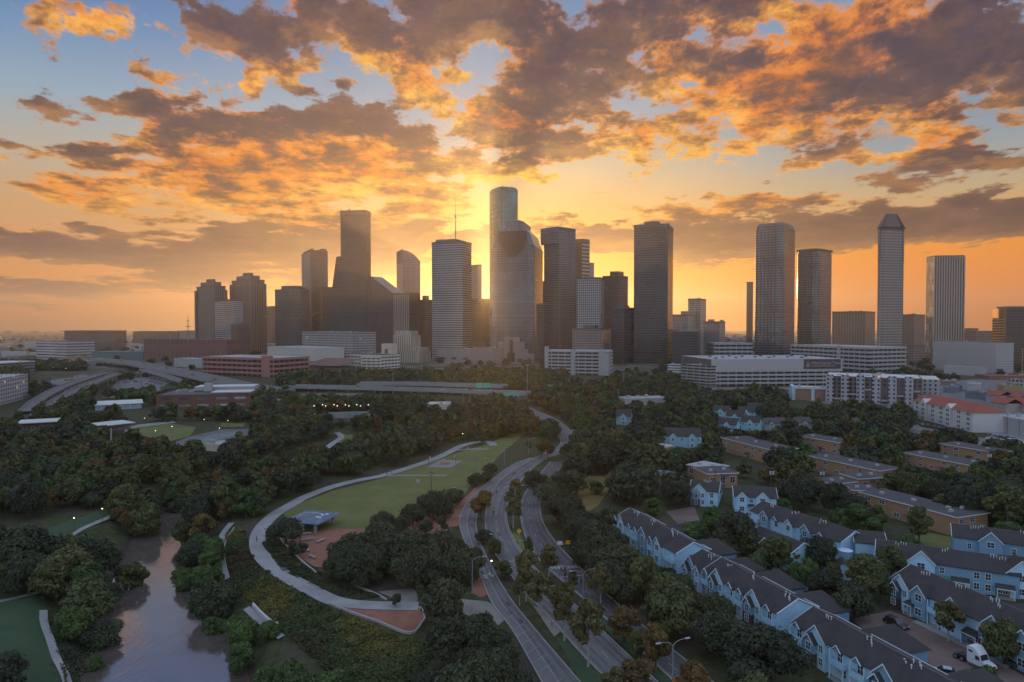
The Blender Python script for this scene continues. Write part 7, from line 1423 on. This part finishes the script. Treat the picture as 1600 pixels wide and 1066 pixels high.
lot('parked in the car lot left of the brick school', [(168 + i * 7.5 + j * 3, 611 + j * 3.4) for i in range(9) for j in range(3) if (i * 3 + j) % 5], .3, 'cars parked by the brick school'); lot('parked in the lot behind the left overpass', [(58 + i * 9, 594 - i * .6 + j * 4) for i in range(10) for j in range(2) if (i + j) % 4], .2, 'cars parked behind the left overpass'); lot('parked under the sweeping left freeway', [(188 + i * 8, 597 + (i % 3) * 2) for i in range(9)], .5, 'cars parked below the left freeway')
lot('parked in front of the long garage', [(1115 + i * 9.5, 612 + (i % 3) * 2.2) for i in range(13)], .1, 'cars parked before the long garage'); lot('parked beside the red roof hotel', [(1424 + i * 8.5, 661 + i * 1.9) for i in range(11)], 1.2, 'cars parked at the red roof hotel'); lot('in the lot before the white garage', [(938 + i * 6, 592 + (i % 3) * 3) for i in range(10)], .2, 'cars parked before the white garage'); lot('parked on the pale lot at the right edge', [(1545 + i * 9, 682 + i * 1.3) for i in range(5)], .3, 'cars parked on the pale right lot'); lot('parked by the car park of the apartment house', [(1296 + i * 11, 637 + i * .8) for i in range(10)], .2, 'cars parked below the apartment house')
lot('driving on the sweeping left freeway', [(225, 569.5), (262, 576), (300, 586), (336, 594), (190, 565)], -.55, 'cars on the left freeway', 8.1, 'drive'); lot('driving on the central freeway', [(690, 609), (735, 611), (560, 605.5), (620, 607.5)], -.05, 'cars on the central freeway', 9.1, 'drive'); lot('on the right carriageway of the twin overpass', [(163, 587)], .9, 'cars on the twin overpass', 8.3, 'drive')
# ------------------------------------------------------------------ people
def person_mesh(nm, pose, top, low, skin=(.22, .13, .09), hair=(.02, .015, .012)):
    """one continuous skinned figure about 1.75 m tall, facing +x"""
    J = dict(pelvis=(0, 0, .95), chest=(.03, 0, 1.30), neck=(.05, 0, 1.48), head=(.07, 0, 1.60), crown=(.07, 0, 1.74)); a = {'walk': (.28, -.22, .22, -.22), 'run': (.38, -.42, .30, -.28), 'ride': (.30, .12, .45, .45), 'stand': (.04, -.02, .03, -.03)}[pose]
    for s_, nm_, la, aa in ((1, 'l', a[0], a[3]), (-1, 'r', a[1], a[2])):
        kz = .52 if pose != 'ride' else .62; J[nm_ + 'hip'] = (0, .09 * s_, .90); J[nm_ + 'knee'] = (la * .75 + .04, .10 * s_, kz); J[nm_ + 'ank'] = (la * (1.0 if la > 0 else 1.35), .10 * s_, .10 if la > -.3 else .25); J[nm_ + 'toe'] = (J[nm_ + 'ank'][0] + .18, .11 * s_, .04 if la > -.3 else .16)
        J[nm_ + 'sh'] = (.03, .19 * s_, 1.40); J[nm_ + 'elb'] = (aa * .55 - .03, .24 * s_, 1.14); J[nm_ + 'wri'] = (aa * 1.1 + (.14 if pose in ('run', 'ride') else .02), .22 * s_, .98 if pose != 'run' else 1.12); J[nm_ + 'han'] = (J[nm_ + 'wri'][0] + .07, .21 * s_, J[nm_ + 'wri'][2] - (.06 if pose != 'run' else -.03))
    rad = dict(pelvis=.14, chest=.155, neck=.055, head=.10, crown=.075, hip=.085, knee=.058, ank=.042, toe=.04, sh=.062, elb=.043, wri=.033, han=.045); E = [('pelvis', 'chest'), ('chest', 'neck'), ('neck', 'head'), ('head', 'crown')]
    for c in 'lr': E += [('pelvis', c + 'hip'), (c + 'hip', c + 'knee'), (c + 'knee', c + 'ank'), (c + 'ank', c + 'toe'), ('chest', c + 'sh'), (c + 'sh', c + 'elb'), (c + 'elb', c + 'wri'), (c + 'wri', c + 'han')]
    K_ = list(J); me = bpy.data.meshes.new('p'); me.from_pydata([J[k] for k in K_], [(K_.index(a_), K_.index(b_)) for a_, b_ in E], []); ob = link('p', me); md = ob.modifiers.new('s', 'SKIN'); sv = me.skin_vertices[0].data
    for i, k in enumerate(K_): rr = rad.get(k) or rad[k[1:]]; sv[i].radius = (rr, rr * (1.1 if k in ('chest', 'pelvis') else 1)); sv[i].use_root = k == 'pelvis'
    ob.modifiers.new('u', 'SUBSURF').levels = 1; bpy.context.view_layer.update(); ev = ob.evaluated_get(bpy.context.evaluated_depsgraph_get()); out_ = bpy.data.meshes.new_from_object(ev); bpy.data.objects.remove(ob); out_.materials.clear()
    for m_ in (M('skin', skin), M(nm + '_top', top), M(nm + '_bottoms', low), M('shoes', (.1, .1, .1)), M('hair', hair)): out_.materials.append(m_)
    for p in out_.polygons:
        c = p.center; arm = abs(c.y) > .155 and c.z > .9
        p.material_index = 4 if (c.z > 1.64 or (c.z > 1.55 and c.x < .04)) else 0 if c.z > 1.46 or (arm and c.z < 1.2) else 1 if c.z > .98 else 2 if c.z > .45 else 3 if c.z < .11 else 0
    return out_
PM = {}
def person(label, px, py, pose, top, low, rz, nm, group=None, z=None, dx=0):
    x, y, zz_ = gt(px, py); key = (pose, top, low)
    if key not in PM: PM[key] = person_mesh(nm, pose, top, low)
    o = link('person', PM[key]); o.location = (x + dx, y, (.2 if z is None else z) + zz_); o.rotation_euler = (0, 0, R(rz)); o.scale = (1.05,) * 3; tag(o, label, 'person', group)
person('runner in dark clothes alone high on the left carriageway', 771, 807, 'run', (.03, .03, .035), (.02, .02, .025), -100, 'dark'); person('runner in blue top lower on the left carriageway', 768, 849, 'run', (.05, .08, .2), (.02, .02, .025), -100, 'blue'); person('walker in a pale shirt on the left carriageway edge', 772, 776, 'walk', (.3, .3, .32), (.03, .03, .04), -120, 'pale'); person('walker in dark clothes beside the pale shirted walker', 776, 774, 'walk', (.03, .03, .04), (.05, .05, .08), -120, 'dark2')
person('walker in black above the crossing', 861, 882, 'walk', (.02, .02, .022), (.03, .03, .04), -90, 'black'); person('person in a pink top by the works sign', 846, 888, 'stand', (.4, .12, .14), (.03, .03, .04), 30, 'pink'); person('walker in a red top beside the works sign', 849, 889, 'stand', (.35, .05, .05), (.04, .04, .05), 10, 'red'); person('walker in black just below the crossing, left side', 883, 907, 'walk', (.02, .02, .025), (.02, .02, .022), -70, 'black2'); person('walker in dark blue on the right carriageway beneath twin lamp', 908, 918, 'walk', (.03, .04, .08), (.02, .02, .025), -70, 'navy')
person('walker in grey at the bend of the promenade', 401, 848, 'walk', (.25, .26, .28), (.05, .05, .06), -80, 'grey'); person('left one of two runners on the upper promenade', 604, 744, 'run', (.03, .03, .04), (.02, .02, .02), -150, 'dark3'); person('right one of two runners on the upper promenade, pale top', 612, 741, 'run', (.4, .4, .4), (.02, .02, .02), -150, 'white'); person('walker in black low on the right carriageway', 958, 948, 'walk', (.02, .02, .022), (.03, .03, .035), -60, 'black3')
def bicycle(label, px, py, rz, group=None):
    x, y, z = gt(px, py); o = thing('bicycle', label, 'bicycle', (x, y, .2 + z), R(rz), group)
    for cx in (-.5, .5):
        q = MB(); pr_ = [(cx + .33 * math.cos(2 * PI * k / 14), 0, .34 + .33 * math.sin(2 * PI * k / 14)) for k in range(15)]; q.path(pr_, .022, n=4); q.build('wheel', m_tyre, o)
    MB().path([(-.5, 0, .34), (-.12, 0, .82), (.36, 0, .80), (-.02, 0, .34), (-.5, 0, .34)], .022, n=5).path([(.5, 0, .34), (.36, 0, .98)], .022, n=5).path([(-.02, 0, .34), (-.14, 0, .92)], .02, n=5).build('frame', m_blk, o); MB().box(-.26, -.04, -.07, .07, .92, .98).build('saddle', m_blk, o); MB().tube((.36, -.26, 1.0), (.36, .26, 1.0), .018, n=5).build('handlebar', m_blk, o)
for px, py, lab in ((877, 894, 'bicycle of the white topped rider just below the crossing'), (883, 897, 'bicycle of the dark topped rider just below the crossing'), (826, 948, 'bicycle left standing at the paved median, upper one'), (862, 981, 'bicycle left standing at the paved median, lower one')): bicycle(lab, px, py, -70)
person('cyclist in a white top just below the crossing', 877, 894, 'ride', (.5, .5, .5), (.02, .02, .022), -70, 'white2', z=.22); person('cyclist in a dark top just below the crossing', 883, 897, 'ride', (.03, .03, .035), (.02, .02, .022), -70, 'dark4', z=.22)
# ------------------------------------------------------------------ the city beyond, one mass
r_ = random.Random(3); q = MB()
for _ in range(900):
    y = 1250 + 5600 * r_.random() ** 1.6; px = r_.uniform(-60, 1660); x = xat(px, y); w_, d_, h_ = r_.uniform(8, 40), r_.uniform(8, 30), r_.choice([4, 5, 6, 8, 9, 12, 18])
    if blocked(x, y, 20) or y < 1500 and 300 < px < 1560: continue
    q.obox((x, y), w_ / 2 * (1 + y / 6000), d_ / 2, 0, h_, r_.uniform(0, 1.5), r_.randint(0, 2))
tag(q.build('distant_city', [M('hazy_wall', (.3, .28, .26)), M('hazy_roof', (.2, .19, .18)), M('hazy_pale', (.45, .43, .4))]), 'low hazy city of small blocks spreading to the horizon', None, None, 'stuff')
